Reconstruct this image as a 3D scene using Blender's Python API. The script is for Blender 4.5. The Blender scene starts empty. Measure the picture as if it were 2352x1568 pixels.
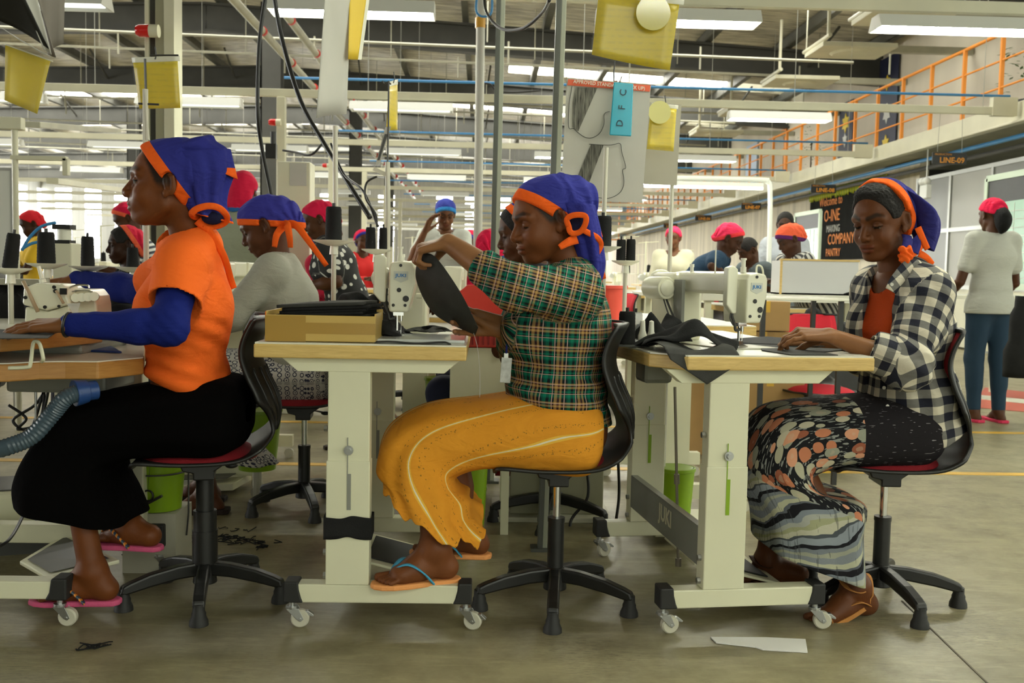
import bpy, bmesh, math, random
import numpy as np
from mathutils import Vector, Matrix, Euler
R = math.radians
C = bpy.context.scene.collection
SC = bpy.context.scene
# ---------------------------------------------------------------- camera, world, exposure
FPX = 2300.0
cam_d = bpy.data.cameras.new('camera'); cam_d.sensor_width = 36; cam_d.lens = 36*FPX/2352
cam = bpy.data.objects.new('camera', cam_d); C.objects.link(cam); SC.camera = cam
CAMM = Matrix.Translation((0, 0, 1.0)) @ Matrix.Rotation(R(-1.73), 4, 'Z') @ Matrix.Rotation(R(90-4.0), 4, 'X') @ Matrix.Rotation(R(1.15), 4, 'Z')
cam.matrix_world = CAMM
cam_d.clip_end = 300
cam_d.dof.use_dof = True; cam_d.dof.focus_distance = 2.95; cam_d.dof.aperture_fstop = 7.0
w = bpy.data.worlds.new('world'); SC.world = w; w.use_nodes = True
w.node_tree.nodes['Background'].inputs[0].default_value = (0.96, 1.0, 0.84, 1)
w.node_tree.nodes['Background'].inputs[1].default_value = 1.05
SC.view_settings.view_transform = 'Standard'; SC.view_settings.look = 'None'
SC.view_settings.exposure = 0.85; SC.view_settings.gamma = 1.0; SC.view_settings.use_curve_mapping = False

def P(px, py, Y):
    d = CAMM.to_3x3() @ Vector(((px-1176)/FPX, -(py-784)/FPX, -1.0))
    t = Y/d.y
    return Vector((d.x*t, Y, 1.0+d.z*t))
def G(px, py, z=0.0):
    d = CAMM.to_3x3() @ Vector(((px-1176)/FPX, -(py-784)/FPX, -1.0))
    t = (z-1.0)/d.z
    return Vector((d.x*t, d.y*t, z))
# ---------------------------------------------------------------- materials
MATS = {}
def mat(name, col, rough=0.6, metal=0.0, var=0.0, vscale=8.0, bump=0.0, bscale=60.0, stretch=None, emit=None, spec=0.5, alpha=1.0, trans=0.0, sss=0.0):
    if name in MATS: return MATS[name]
    m = bpy.data.materials.new(name); m.use_nodes = True
    nt = m.node_tree; b = nt.nodes['Principled BSDF']
    b.inputs['Base Color'].default_value = (*col, 1); b.inputs['Roughness'].default_value = rough
    b.inputs['Metallic'].default_value = metal; b.inputs['Specular IOR Level'].default_value = spec
    b.inputs['Alpha'].default_value = alpha; b.inputs['Transmission Weight'].default_value = trans
    if emit: b.inputs['Emission Color'].default_value = (*emit[0], 1); b.inputs['Emission Strength'].default_value = emit[1]
    if var or bump:
        tc = nt.nodes.new('ShaderNodeTexCoord'); mp = nt.nodes.new('ShaderNodeMapping')
        nt.links.new(tc.outputs['Object'], mp.inputs[0])
        if stretch: mp.inputs['Scale'].default_value = stretch
    if var:
        n = nt.nodes.new('ShaderNodeTexNoise'); n.inputs['Scale'].default_value = vscale; n.inputs['Detail'].default_value = 5
        nt.links.new(mp.outputs[0], n.inputs['Vector'])
        r = nt.nodes.new('ShaderNodeMapRange'); r.inputs[1].default_value = 0.3; r.inputs[2].default_value = 0.7
        r.inputs[3].default_value = 1-var; r.inputs[4].default_value = 1+var*0.6
        nt.links.new(n.outputs[0], r.inputs[0])
        mx = nt.nodes.new('ShaderNodeVectorMath'); mx.operation = 'SCALE'; mx.inputs[0].default_value = col
        nt.links.new(r.outputs[0], mx.inputs['Scale']); nt.links.new(mx.outputs[0], b.inputs['Base Color'])
    if bump:
        n2 = nt.nodes.new('ShaderNodeTexNoise'); n2.inputs['Scale'].default_value = bscale; n2.inputs['Detail'].default_value = 4
        nt.links.new(mp.outputs[0], n2.inputs['Vector'])
        bp = nt.nodes.new('ShaderNodeBump'); bp.inputs['Strength'].default_value = bump; bp.inputs['Distance'].default_value = 0.01
        nt.links.new(n2.outputs[0], bp.inputs['Height']); nt.links.new(bp.outputs[0], b.inputs['Normal'])
    MATS[name] = m
    return m
def glow(name, col, strength):
    return mat(name, col, 0.5, emit=(col, strength))
class NT:
    """tiny helper to write node graphs"""
    def __init__(s, name):
        s.m = bpy.data.materials.new(name); s.m.use_nodes = True; s.t = s.m.node_tree; s.b = s.t.nodes['Principled BSDF']; MATS[name] = s.m
    def n(s, typ, **kw):
        nd = s.t.nodes.new('ShaderNode'+typ)
        for k, v in kw.items():
            if k.startswith('i_'):
                key = k[2:]; key = int(key) if key.isdigit() else key.replace('_', ' ')
                s.set(nd.inputs[key], v)
            else: setattr(nd, k, v)
        return nd
    def set(s, inp, v):
        if isinstance(v, bpy.types.NodeSocket): s.t.links.new(v, inp)
        elif isinstance(v, bpy.types.Node): s.t.links.new(v.outputs[0], inp)
        else:
            try: inp.default_value = v
            except Exception: inp.default_value = (*v, 1)
    def math(s, op, a, b=0.0, c=0.0):
        nd = s.t.nodes.new('ShaderNodeMath'); nd.operation = op
        s.set(nd.inputs[0], a); s.set(nd.inputs[1], b)
        if op in ('MULTIPLY_ADD',): s.set(nd.inputs[2], c)
        return nd.outputs[0]
    def mix(s, f, a, b):
        nd = s.t.nodes.new('ShaderNodeMix'); nd.data_type = 'RGBA'
        s.set(nd.inputs[0], f); s.set(nd.inputs[6], (*a, 1) if isinstance(a, tuple) and len(a) == 3 else a); s.set(nd.inputs[7], (*b, 1) if isinstance(b, tuple) and len(b) == 3 else b)
        return nd.outputs[2]
    def out(s, col=None, rough=None, bump=None, bs=0.5, bd=0.01):
        if col is not None: s.set(s.b.inputs['Base Color'], col)
        if rough is not None: s.set(s.b.inputs['Roughness'], rough)
        if bump is not None:
            bp = s.n('Bump', i_Strength=bs, i_Distance=bd); s.set(bp.inputs['Height'], bump); s.t.links.new(bp.outputs[0], s.b.inputs['Normal'])
        return s.m
# ---------------------------------------------------------------- mesh builder
def basis(d):
    d = Vector(d).normalized(); u = Vector((0, 0, 1)) if abs(d.z) < 0.9 else Vector((1, 0, 0))
    a = u.cross(d).normalized(); return a, d.cross(a), d
class MB:
    def __init__(s): s.v = []; s.f = []; s.mi = []; s.m = 0
    def _add(s, vs, fs):
        o = len(s.v); s.v += [tuple(v) for v in vs]
        for f in fs: s.f.append(tuple(i+o for i in f)); s.mi.append(s.m)
        return s
    def box(s, c, d, rot=None):
        """box by centre and full size"""
        M = rot.to_matrix() if isinstance(rot, Euler) else (Matrix.Rotation(rot, 3, 'Z') if rot else Matrix.Identity(3))
        vs = [Vector(c)+M@Vector((x*d[0]/2, y*d[1]/2, z*d[2]/2)) for x in (-1, 1) for y in (-1, 1) for z in (-1, 1)]
        return s._add(vs, [(0, 1, 3, 2), (4, 6, 7, 5), (0, 4, 5, 1), (2, 3, 7, 6), (0, 2, 6, 4), (1, 5, 7, 3)])
    def bb(s, x0, x1, y0, y1, z0, z1): return s.box(((x0+x1)/2, (y0+y1)/2, (z0+z1)/2), (x1-x0, y1-y0, z1-z0))
    def bar(s, p0, p1, w, h, up=(0, 0, 1)):
        p0 = Vector(p0); p1 = Vector(p1); d = (p1-p0).normalized(); a = Vector(up).cross(d)
        a = a.normalized() if a.length > 1e-4 else Vector((1, 0, 0)); b = d.cross(a)
        vs = [p+a*(x*w/2)+b*(y*h/2) for p in (p0, p1) for x, y in ((-1, -1), (1, -1), (1, 1), (-1, 1))]
        return s._add(vs, [(3, 2, 1, 0), (4, 5, 6, 7), (0, 1, 5, 4), (1, 2, 6, 5), (2, 3, 7, 6), (3, 0, 4, 7)])
    def cyl(s, p0, p1, r0, r1=None, n=16, caps=True):
        r1 = r0 if r1 is None else r1; p0 = Vector(p0); p1 = Vector(p1); a, b, d = basis(p1-p0)
        vs = [p+(a*math.cos(2*math.pi*i/n)+b*math.sin(2*math.pi*i/n))*r for p, r in ((p0, r0), (p1, r1)) for i in range(n)]
        fs = [(i, (i+1) % n, n+(i+1) % n, n+i) for i in range(n)]
        if caps: fs += [tuple(range(n))[::-1], tuple(range(n, 2*n))]
        return s._add(vs, fs)
    def tube(s, pts, r, n=8, closed=False):
        pts = [Vector(p) for p in pts]; m = len(pts); vs = []; a = None
        for i, p in enumerate(pts):
            if closed: d = pts[(i+1) % m]-pts[i-1]
            else: d = pts[min(i+1, m-1)]-pts[max(i-1, 0)]
            d = d.normalized() if d.length > 1e-9 else Vector((0, 0, 1))
            if a is None: a = basis(d)[0]
            a = (a-d*a.dot(d)); a = a.normalized() if a.length > 1e-6 else basis(d)[0]
            b = d.cross(a); rr = r[i] if isinstance(r, (list, tuple)) else r
            vs += [p+(a*math.cos(2*math.pi*k/n)+b*math.sin(2*math.pi*k/n))*rr for k in range(n)]
        fs = []
        for i in range(m if closed else m-1):
            j = (i+1) % m
            fs += [(i*n+k, i*n+(k+1) % n, j*n+(k+1) % n, j*n+k) for k in range(n)]
        if not closed: fs += [tuple(range(n))[::-1], tuple((m-1)*n+k for k in range(n))]
        return s._add(vs, fs)
    def lathe(s, prof, o=(0, 0, 0), n=24, ax=(0, 0, 1)):
        """profile of (radius, height)"""
        a, b, d = basis(ax); o = Vector(o); vs = []; m = len(prof)
        for r, h in prof: vs += [o+d*h+(a*math.cos(2*math.pi*k/n)+b*math.sin(2*math.pi*k/n))*max(r, 1e-5) for k in range(n)]
        fs = [(i*n+k, i*n+(k+1) % n, (i+1)*n+(k+1) % n, (i+1)*n+k) for i in range(m-1) for k in range(n)]
        if prof[0][0] > 1e-4: fs.append(tuple(range(n))[::-1])
        if prof[-1][0] > 1e-4: fs.append(tuple((m-1)*n+k for k in range(n)))
        return s._add(vs, fs)
    def ball(s, c, r, n=12, m=8, sc=(1, 1, 1)):
        prof = [(math.sin(math.pi*i/m)*r, -math.cos(math.pi*i/m)*r) for i in range(m+1)]
        o = len(s.v); s.lathe(prof, (0, 0, 0), n)
        for i in range(o, len(s.v)):
            v = s.v[i]; s.v[i] = (c[0]+v[0]*sc[0], c[1]+v[1]*sc[1], c[2]+v[2]*sc[2])
        return s
    def prism(s, poly, t, o=(0, 0, 0), ax=((1, 0, 0), (0, 0, 1)), cen=True):
        """2D outline in the plane of the two axes, thickness t along their normal"""
        u = Vector(ax[0]); v = Vector(ax[1]); nrm = u.cross(v).normalized(); o = Vector(o); n = len(poly)
        k0, k1 = (-t/2, t/2) if cen else (0, t)
        vs = [o+u*p[0]+v*p[1]+nrm*k for k in (k0, k1) for p in poly]
        return s._add(vs, [tuple(range(n))[::-1], tuple(range(n, 2*n))]+[(i, (i+1) % n, n+(i+1) % n, n+i) for i in range(n)])
    def sheet(s, fn, nu, nv, closed_u=False):
        """grid from fn(u, v) with u, v in 0..1"""
        vs = [fn(i/(nu if closed_u else nu-1), j/(nv-1)) for j in range(nv) for i in range(nu)]
        fs = [(j*nu+i, j*nu+(i+1) % nu, (j+1)*nu+(i+1) % nu, (j+1)*nu+i) for j in range(nv-1) for i in range(nu if closed_u else nu-1)]
        return s._add(vs, fs)
    def xf(s, M, start=0):
        for i in range(start, len(s.v)): s.v[i] = tuple(M @ Vector(s.v[i]))
        return s
    def build(s, name, mats, parent=None, smooth=False, bevel=0.0, solid=0.0, sub=0, seg=2):
        me = bpy.data.meshes.new(name); me.from_pydata(s.v, [], s.f)
        for m in (mats if isinstance(mats, (list, tuple)) else [mats]): me.materials.append(m)
        me.polygons.foreach_set('material_index', s.mi)
        if smooth: me.polygons.foreach_set('use_smooth', [True]*len(me.polygons)); 
        if smooth == 'auto': me.set_sharp_from_angle(angle=R(38))
        me.update()
        o = bpy.data.objects.new(name, me); C.objects.link(o)
        if parent: o.parent = parent
        if solid:
            md = o.modifiers.new('solid', 'SOLIDIFY'); md.thickness = solid; md.offset = 0
        if bevel:
            md = o.modifiers.new('bevel', 'BEVEL'); md.width = bevel; md.segments = seg; md.limit_method = 'ANGLE'; md.angle_limit = R(35)
            md.harden_normals = False
        if sub:
            md = o.modifiers.new('sub', 'SUBSURF'); md.levels = sub; md.render_levels = sub
        return o
def thing(name, label, cat, loc=(0, 0, 0), rz=0.0, group=None):
    o = bpy.data.objects.new(name, None); C.objects.link(o); o.location = loc; o.rotation_euler = (0, 0, rz)
    o.empty_display_size = 0.1
    return tag(o, label, cat, group)
def tag(o, label, cat, group=None):
    o['label'] = label; o['category'] = cat
    if group: o['group'] = group
    return o
def struct(o): o['kind'] = 'structure'; return o
def copy_tree(o, parent=None):
    c = o.copy(); C.objects.link(c); c.parent = parent
    for ch in list(o.children): copy_tree(ch, c)
    return c
def dup(o, label, loc, rz=None, group=None, scale=None):
    c = copy_tree(o); c.location = loc
    if rz is not None: c.rotation_euler = (0, 0, rz)
    if scale: c.scale = (scale,)*3
    c['label'] = label
    if group: c['group'] = group
    return c
def text(name, body, size, mtl, parent, M, extrude=0.0004, align='CENTER', sx=1.0, bold=0.0):
    cu = bpy.data.curves.new(name, 'FONT'); cu.body = body; cu.size = size; cu.extrude = extrude; cu.align_x = align; cu.align_y = 'CENTER'
    cu.offset = bold; cu.materials.append(mtl); cu.resolution_u = 2
    o = bpy.data.objects.new(name, cu); C.objects.link(o); o.parent = parent
    o.matrix_local = M @ Matrix.Diagonal((sx, 1, 1, 1))
    return o
def face_cam(loc, rz=0.0, tilt=0.0):
    """text matrix: reads along +X, up +Z, faces -Y, then turned by rz about Z"""
    return Matrix.Translation(loc) @ Matrix.Rotation(rz, 4, 'Z') @ Matrix.Rotation(R(90)+tilt, 4, 'X')
# ================================================================ ROOM
def concrete():
    q = NT('concrete'); tc = q.n('TexCoord')
    n1 = q.n('TexNoise', i_Vector=tc.outputs['Object'], i_Scale=0.55, i_Detail=6.0, i_Roughness=0.6)
    n2 = q.n('TexNoise', i_Vector=tc.outputs['Object'], i_Scale=5.0, i_Detail=8.0, i_Roughness=0.72)
    mp = q.n('Mapping', i_Vector=tc.outputs['Object'], i_Scale=(1.2, 7.0, 1))
    n3 = q.n('TexNoise', i_Vector=mp.outputs[0], i_Scale=3.0, i_Detail=9.0, i_Roughness=0.75, i_Distortion=1.2)
    r1 = q.n('ValToRGB', i_Fac=n1.outputs[0]); r1.color_ramp.elements[0].position = 0.35; r1.color_ramp.elements[0].color = (0.195, 0.170, 0.092, 1)
    r1.color_ramp.elements[1].position = 0.68; r1.color_ramp.elements[1].color = (0.34, 0.305, 0.185, 1)
    f2 = q.n('MapRange', i_Value=n2.outputs[0], i_1=0.42, i_2=0.72, i_3=0.0, i_4=0.8)
    c = q.mix(f2.outputs[0], r1.outputs[0], (0.125, 0.105, 0.055))
    f3 = q.n('MapRange', i_Value=n3.outputs[0], i_1=0.50, i_2=0.70, i_3=0.0, i_4=0.6)
    c = q.mix(f3.outputs[0], c, (0.40, 0.345, 0.20))
    # scuffed patches
    mu = q.n('TexNoise', i_Vector=tc.outputs['Object'], i_Scale=1.1, i_Detail=2.0)
    fm = q.n('MapRange', i_Value=mu.outputs[0], i_1=0.50, i_2=0.62)
    n4 = q.n('TexNoise', i_Vector=mp.outputs[0], i_Scale=22.0, i_Detail=6.0, i_Roughness=0.8)
    f4 = q.n('MapRange', i_Value=n4.outputs[0], i_1=0.50, i_2=0.60, i_3=0.0, i_4=0.75)
    c = q.mix(q.math('MULTIPLY', fm.outputs[0], f4.outputs[0]), c, (0.085, 0.075, 0.05))
    rr = q.n('MapRange', i_Value=n2.outputs[0], i_3=0.26, i_4=0.5)
    q.out(c, rr.outputs[0], n2.outputs[0], 0.12, 0.004)
    return q.m
M_floor = concrete()
M_cream = mat('cream_paint', (0.66, 0.64, 0.48), 0.42, var=0.10, vscale=2.0)
M_creamd = mat('aged_cream_paint', (0.44, 0.43, 0.33), 0.5, var=0.15, vscale=3.0)
M_steel = mat('dark_steel', (0.060, 0.060, 0.052), 0.6, var=0.25, vscale=1.5)
M_purlin = mat('galvanised_purlin', (0.13, 0.13, 0.115), 0.5, metal=0.3, var=0.25, vscale=2)
M_wall = mat('wall_plaster', (0.62, 0.56, 0.45), 0.8, var=0.16, vscale=0.9, stretch=(1, 1, 0.35))
M_walld = mat('wall_cladding', (0.40, 0.40, 0.37), 0.7, var=0.2, vscale=2, stretch=(4, 4, 0.1))
M_orange = mat('orange_paint', (0.85, 0.30, 0.035), 0.45)
M_bluep = mat('blue_pipe', (0.045, 0.24, 0.52), 0.35)
M_black = mat('black_plastic', (0.011, 0.011, 0.010), 0.42, var=0.3, vscale=14)
M_rubber = mat('black_rubber', (0.014, 0.014, 0.013), 0.6)
M_white = mat('white_enamel', (0.72, 0.73, 0.68), 0.35)
M_alu = mat('aluminium', (0.55, 0.56, 0.53), 0.35, metal=0.8)
M_chrome = mat('chrome', (0.72, 0.72, 0.70), 0.16, metal=1.0)
M_red = mat('red_plastic', (0.62, 0.035, 0.025), 0.35)
M_tube = glow('lit_tube', (0.98, 1.0, 0.86), 44.0)
M_tubeoff = glow('dim_tube', (0.95, 1.0, 0.96), 0.75)
M_day = glow('daylight', (0.97, 0.98, 0.95), 9.0)
M_skyl = glow('skylight_daylight', (1.0, 0.98, 0.88), 6.0)
def foil():
    q = NT('foil_insulation'); tc = q.n('TexCoord')
    mp = q.n('Mapping', i_Vector=tc.outputs['Object'], i_Scale=(0.35, 3.4, 1))
    n = q.n('TexNoise', i_Vector=mp.outputs[0], i_Scale=1.6, i_Detail=5.0, i_Roughness=0.6, i_Distortion=0.8)
    mp2 = q.n('Mapping', i_Vector=tc.outputs['Object'], i_Scale=(0.8, 7.0, 1))
    n2 = q.n('TexNoise', i_Vector=mp2.outputs[0], i_Scale=2.2, i_Detail=3.0, i_Distortion=0.4)
    r = q.n('ValToRGB', i_Fac=n2.outputs[0]); r.color_ramp.elements[0].position = 0.38; r.color_ramp.elements[0].color = (0.46, 0.42, 0.33, 1)
    r.color_ramp.elements[1].position = 0.62; r.color_ramp.elements[1].color = (0.95, 0.90, 0.76, 1)
    q.b.inputs['Metallic'].default_value = 0.35
    q.out(r.outputs[0], 0.36, q.math('MULTIPLY_ADD', n2.outputs[0], .35, n.outputs[0]), 1.0, 0.14)
    return q.m
M_foil = foil()
XR = 8.6; XL = -26.0; YB = 60.0; YF = -9.0
RIDGE = (-6.0, 6.85)
def zr(x):   # underside of the roof
    return RIDGE[1]-(x+6.0)*0.052 if x > RIDGE[0] else RIDGE[1]-(-6.0-x)*0.03
b = MB(); b.bb(XL, XR+1, YF, YB+1, -0.2, 0); struct(b.build('floor', M_floor))
for nm, y in (('trim_1', 5.07), ('trim_2', 6.47)):
    b = MB(); b.bb(-22, 6.4, y-0.035, y+0.035, 0, 0.002); struct(b.build(nm, mat('yellow_floor_paint', (0.62, 0.36, 0.03), 0.5, var=0.3, vscale=6)))
b = MB(); b.bar(P(2060, 1360, 3.15), P(2330, 1600, 2.34), 0.004, 0.004)
b = MB(); p0 = G(2072, 1380); p1 = G(2300, 1600); b.bar((p0.x, p0.y, 0.0005), (p1.x, p1.y, 0.0005), 0.005, 0.003)
struct(b.build('trim_3', mat('floor_joint', (0.12, 0.10, 0.07), 0.8)))
# roof deck + foil, split by skylight bands
b = MB()
bands = [(11.2, 12.4), (17.8, 19.0), (33.9, 35.0), (40.5, 41.6), (47.1, 48.2), (53.7, 54.8)]  # first two bands lie out of view, added for extra light
ys = [YF]+[v for bd in bands for v in bd]+[YB+1]
xs = [XL, RIDGE[0], 0.6, XR+1]
def deck(mb, x0, x1, y0, y1):
    mb._add([(x0, y0, zr(x0)), (x1, y0, zr(x1)), (x1, y1, zr(x1)), (x0, y1, zr(x0)), (x0, y0, zr(x0)+.08), (x1, y0, zr(x1)+.08), (x1, y1, zr(x1)+.08), (x0, y1, zr(x0)+.08)],
            [(0, 3, 2, 1), (4, 5, 6, 7), (0, 1, 5, 4), (2, 3, 7, 6), (1, 2, 6, 5), (3, 0, 4, 7)])
for i in range(0, len(ys)-1, 2):
    y0, y1 = ys[i], ys[i+1]
    for x0, x1 in zip(xs[:-1], xs[1:]):
        if x0 == 0.6 and y0 < 25 < y1:
            deck(b, x0, x1, y0, 27.2); deck(b, x0, x1, 28.3, y1)
        else: deck(b, x0, x1, y0, y1)
# the two near bands are glowing panels added unseen to brighten the hall
struct(b.build('ceiling', M_foil))
k = 1
for (y0, y1) in bands+[(27.2, 28.3)]:
    b = MB()
    for x0, x1 in zip(xs[:-1], xs[1:]):
        if y0 == 27.2 and x0 != 0.6: continue
        if x1 > XR: x1 = 6.8
        b._add([(x0, y0, zr(x0)+.04), (x1, y0, zr(x1)+.04), (x1, y1, zr(x1)+.04), (x0, y1, zr(x0)+.04)], [(0, 3, 2, 1)])
    struct(b.build('window_%d' % k, M_skyl)); k += 1
# rafters (I beams across) and purlins
for i, y in enumerate([-4.4, 2.2, 8.8, 15.4, 22.0, 28.6, 35.2, 41.8, 48.4, 55.0]):
    b = MB()
    for x0, x1 in ((XL, RIDGE[0]), (RIDGE[0], XR)):
        for dz, hh, ww in ((-.30, .05, .26), (-.86, .05, .26), (-.58, .52, .06)):
            b.bar((x0, y, zr(x0)+dz), (x1, y, zr(x1)+dz), ww, hh)
    struct(b.build('trim_%d' % (10+i), M_steel))
b = MB(); x = XL+1
while x < XR:
    b.bb(x-.035, x+.035, YF, YB, zr(x)-.24, zr(x)-.02); b.bb(x-.035, x+.10, YF, YB, zr(x)-.25, zr(x)-.225)
    x += 1.75
struct(b.build('trim_30', M_purlin))
# cleats and braces
b = MB()
for y in (22.0, 28.6, 35.2, 41.8):
    for x in np.arange(-14, 8, 3.5):
        b.bar((x, y-.05, zr(x)-.6), (x+.1, y-1.6, zr(x)-.12), .04, .04)
        b.bar((x, y+.05, zr(x)-.6), (x+.1, y+1.6, zr(x)-.12), .04, .04)
struct(b.build('trim_31', M_steel))
# sprinkler pipes across, with drops
for i, y in enumerate([19.0, 21.3, 25.4, 27.9, 31.5, 34.6, 38.0, 41.2, 44.5, 48.0]):
    b = MB(); z = 5.62 if i % 2 else 5.45
    b.cyl((-20, y, z), (6.9, y, z-.40), 0.028, n=6)
    for x in np.arange(-15, 8, 3.0): b.cyl((x+i % 3, y, z-.2), (x+i % 3, y, zr(x+i % 3)-.03), 0.012, n=5)
    for x in np.arange(-14, 8, 3.6): b.cyl((x-i % 2, y, z-.18), (x-i % 2, y, z-.60), 0.018, n=5)
    tag(b.build('sprinkler_pipe', M_creamd), 'long cream sprinkler pipe with drop rods below the roof', 'pipe', 'sprinkler pipes crossing under the roof')
# roof columns
def column(x, y, w, ztop, lab, mats, grp=None):
    t = thing('steel_column', lab, 'column', (x, y, 0), 0, grp)
    for kk, (dx, dw, dd, mm) in enumerate(mats):
        b = MB(); b.bb(dx, dx+dw, -dd/2, dd/2, 0, ztop); b.build('upright', mm, t, bevel=0.004)
    b = MB(); b.bb(-.08, w+.08, -.16, .16, 0, .03); b.build('base_plate', M_creamd, t)
    return t
M_olive = mat('olive_paint', (0.30, 0.29, 0.19), 0.5)
column(-2.50, 7.6, .22, zr(-2.4)-.3, 'wide cream and grey column left of centre behind the orange shirt', [(0, .03, .16, M_cream), (.03, .05, .10, M_steel), (.08, .065, .18, M_olive), (.145, .075, .2, M_cream)])
for j, (x, y) in enumerate([(-4.33, 20.7), (-4.33, 34.0), (-4.33, 46.0), (-12, 22.0), (-12, 35.0), (-12, 48.0), (-18.5, 35.0)]):
    labs = ['dark roof column standing behind the hanging black cables', 'dark roof column second back in the middle line', 'dark roof column farthest back in the middle line']
    t = thing('roof_column', labs[j] if j < 3 else 'distant dark roof column with a pale foot in the left bays', 'column', (x, y, 0), 0, None if j < 3 else 'distant columns of the left bays')
    b = MB(); b.bb(-.2, .2, -.17, -.14, 2.0, zr(x)-.5); b.bb(-.2, .2, .14, .17, 2.0, zr(x)-.5); b.bb(-.03, .03, -.15, .15, 2.0, zr(x)-.5); b.bb(-.2, -.17, -.17, .17, 2.0, zr(x)-.5); b.build('shaft', M_steel, t)
    b = MB(); b.bb(-.22, .22, -.19, .19, 0, 2.0); b.build('casing', M_cream, t, bevel=.01)
# ---- right side: lower wall, mezzanine, upper wall
XM = 6.5; ZM = 2.92
b = MB(); b.bb(7.05, 7.2, 16.2, YB, 0, ZM); struct(b.build('wall_right', mat('stained_board', (0.60, 0.545, 0.43), 0.8, var=0.3, vscale=1.3, stretch=(1, 3.0, 0.18))))
b = MB(); b.bb(XR, XR+.15, 9.0, YB, ZM, 8.0); struct(b.build('wall_upper', M_wall))
b = MB(); b.bb(XM+.02, XR, 9.0, YB, ZM+.05, ZM+.2); struct(b.build('trim_40', M_creamd))
b = MB(); b.bb(XM-.04, XM+.04, 9.0, YB, ZM, ZM+.26); b.bb(XM-.09, XM+.04, 9.0, YB, ZM, ZM+.025); struct(b.build('trim_41', M_cream, bevel=.006))
b = MB(); b.bb(9.8, 9.9, 9, 18, 0, 3.2); b.bb(7.2, 9.8, 17.9, 18, 0, 3.0); struct(b.build('wall_back_room', mat('recess_shade', (0.05, 0.05, 0.045), 0.9)))  # shade of the opening under the mezzanine put into near-black walls
b = MB(); b.cyl((XM+.2, 9, ZM-.10), (XM+.2, 45, ZM-.10), 0.03, n=8); tag(b.build('conduit', M_bluep), 'blue conduit running under the mezzanine edge', 'pipe')
b = MB(); b.cyl((XM+.32, 9, ZM-.2), (XM+.32, 45, ZM-.2), 0.035, n=8); tag(b.build('conduit', M_steel), 'dark conduit running under the mezzanine beside the blue one', 'pipe')
# railing
rl = thing('railing', 'long orange steel railing along the mezzanine edge', 'railing', (XM, 10, ZM+.2))
for z, r in ((1.0, .024), (.66, .014), (.32, .014)):
    b = MB(); b.cyl((0, -1, z), (0, 36, z), r, n=8); b.build('top_rail' if z == 1.0 else 'middle_rail', M_orange, rl, smooth=True)
for i in range(37):
    b = MB(); b.bb(-.024, .024, -.02, .02, -.1, 1.0); o = b.build('post', M_orange, rl); o.location = (0, i-.33, 0)
# mezzanine doors and posters
def boxed(name, x0, x1, y0, y1, z0, z1, m, bev=0): b = MB(); b.bb(x0, x1, y0, y1, z0, z1); return b.build(name, m, bevel=bev)
M_navy = mat('navy_board', (0.014, 0.018, 0.05), 0.5)
M_yel = mat('yellow_print', (0.85, 0.62, 0.03), 0.5)
def mezz_banner(n, y0, y1, z1, dots, lab):
    t = thing('mezzanine_banner', lab, 'banner', (XR-.04, (y0+y1)/2, ZM+.25))
    b = MB(); b.bb(-.015, .0, -(y1-y0)/2, (y1-y0)/2, 0, z1); b.build('panel', M_navy, t)
    for (dy, dz, s, mm) in dots:
        b = MB(); b.prism([(s*math.cos(a*math.pi/6)*(1 if a % 2 else .6), s*math.sin(a*math.pi/6)*(1 if a % 2 else .6)) for a in range(12)], .01, (-.022, dy, dz), ((0, 1, 0), (0, 0, 1))); b.build('printed_shape', mm, t)
    return t
mezz_banner(1, 20.9, 21.9, 2.55, [(0, .7, .2, M_yel), (0.05, 2.0, .17, M_yel), (0, 1.35, .22, M_white)], 'tall dark banner with yellow shapes on the upper wall, the nearer one')
mezz_banner(2, 23.4, 24.3, 2.0, [(0, .6, .2, M_yel), (0, 1.5, .24, M_yel), (0, 1.1, .17, M_white)], 'dark banner with yellow shapes on the upper wall, farther from the camera')
b = MB(); b.bb(XR-.06, XR-.02, 28.6, 29.8, ZM+.2, ZM+2.3); struct(b.build('door_1', M_orange)); b = MB(); b.bb(XR-.08, XR-.06, 28.75, 29.65, ZM+.2, ZM+2.15); struct(b.build('door_2', M_wall))
b = MB(); b.bb(XR-.06, XR-.02, 31.6, 32.9, ZM+.2, ZM+2.3); struct(b.build('door_3', mat('pale_blue_door', (0.45, 0.55, 0.68), 0.5)))
# wall brackets with fans / cassette units under the roof
for i, y in enumerate([15.5, 17.8, 20.6, 24.5, 28.0, 33.5, 38, 43]):
    t = thing('ceiling_unit', 'cream cassette unit hung beside a bracket along the upper wall', 'fan unit', (6.3, y, 5.0-.02*i), 0, 'cassette units under the roof edge')
    b = MB(); b.bb(0.3, 2.28, -.06, .06, .0, .12); b.build('bracket', M_creamd, t)
    b = MB(); b.bb(-.55, .75, -.5, .5, -.02, .06); b.lathe([(0.0, -.05), (.3, -.05), (.36, -.02)], (.1, 0, 0), 16); b.build('unit_panel', M_cream, t, bevel=.01)
    b = MB(); b.cyl((-.5, -.7, .12), (-.5, .7, .12), .035, n=8); b.build('tube_rail', M_cream, t)
    b = MB(); b.cyl((-.5, -.6, .1), (-.5, -.6, 1.1), .03, n=8); b.build('drop_pipe', M_cream, t)
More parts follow.
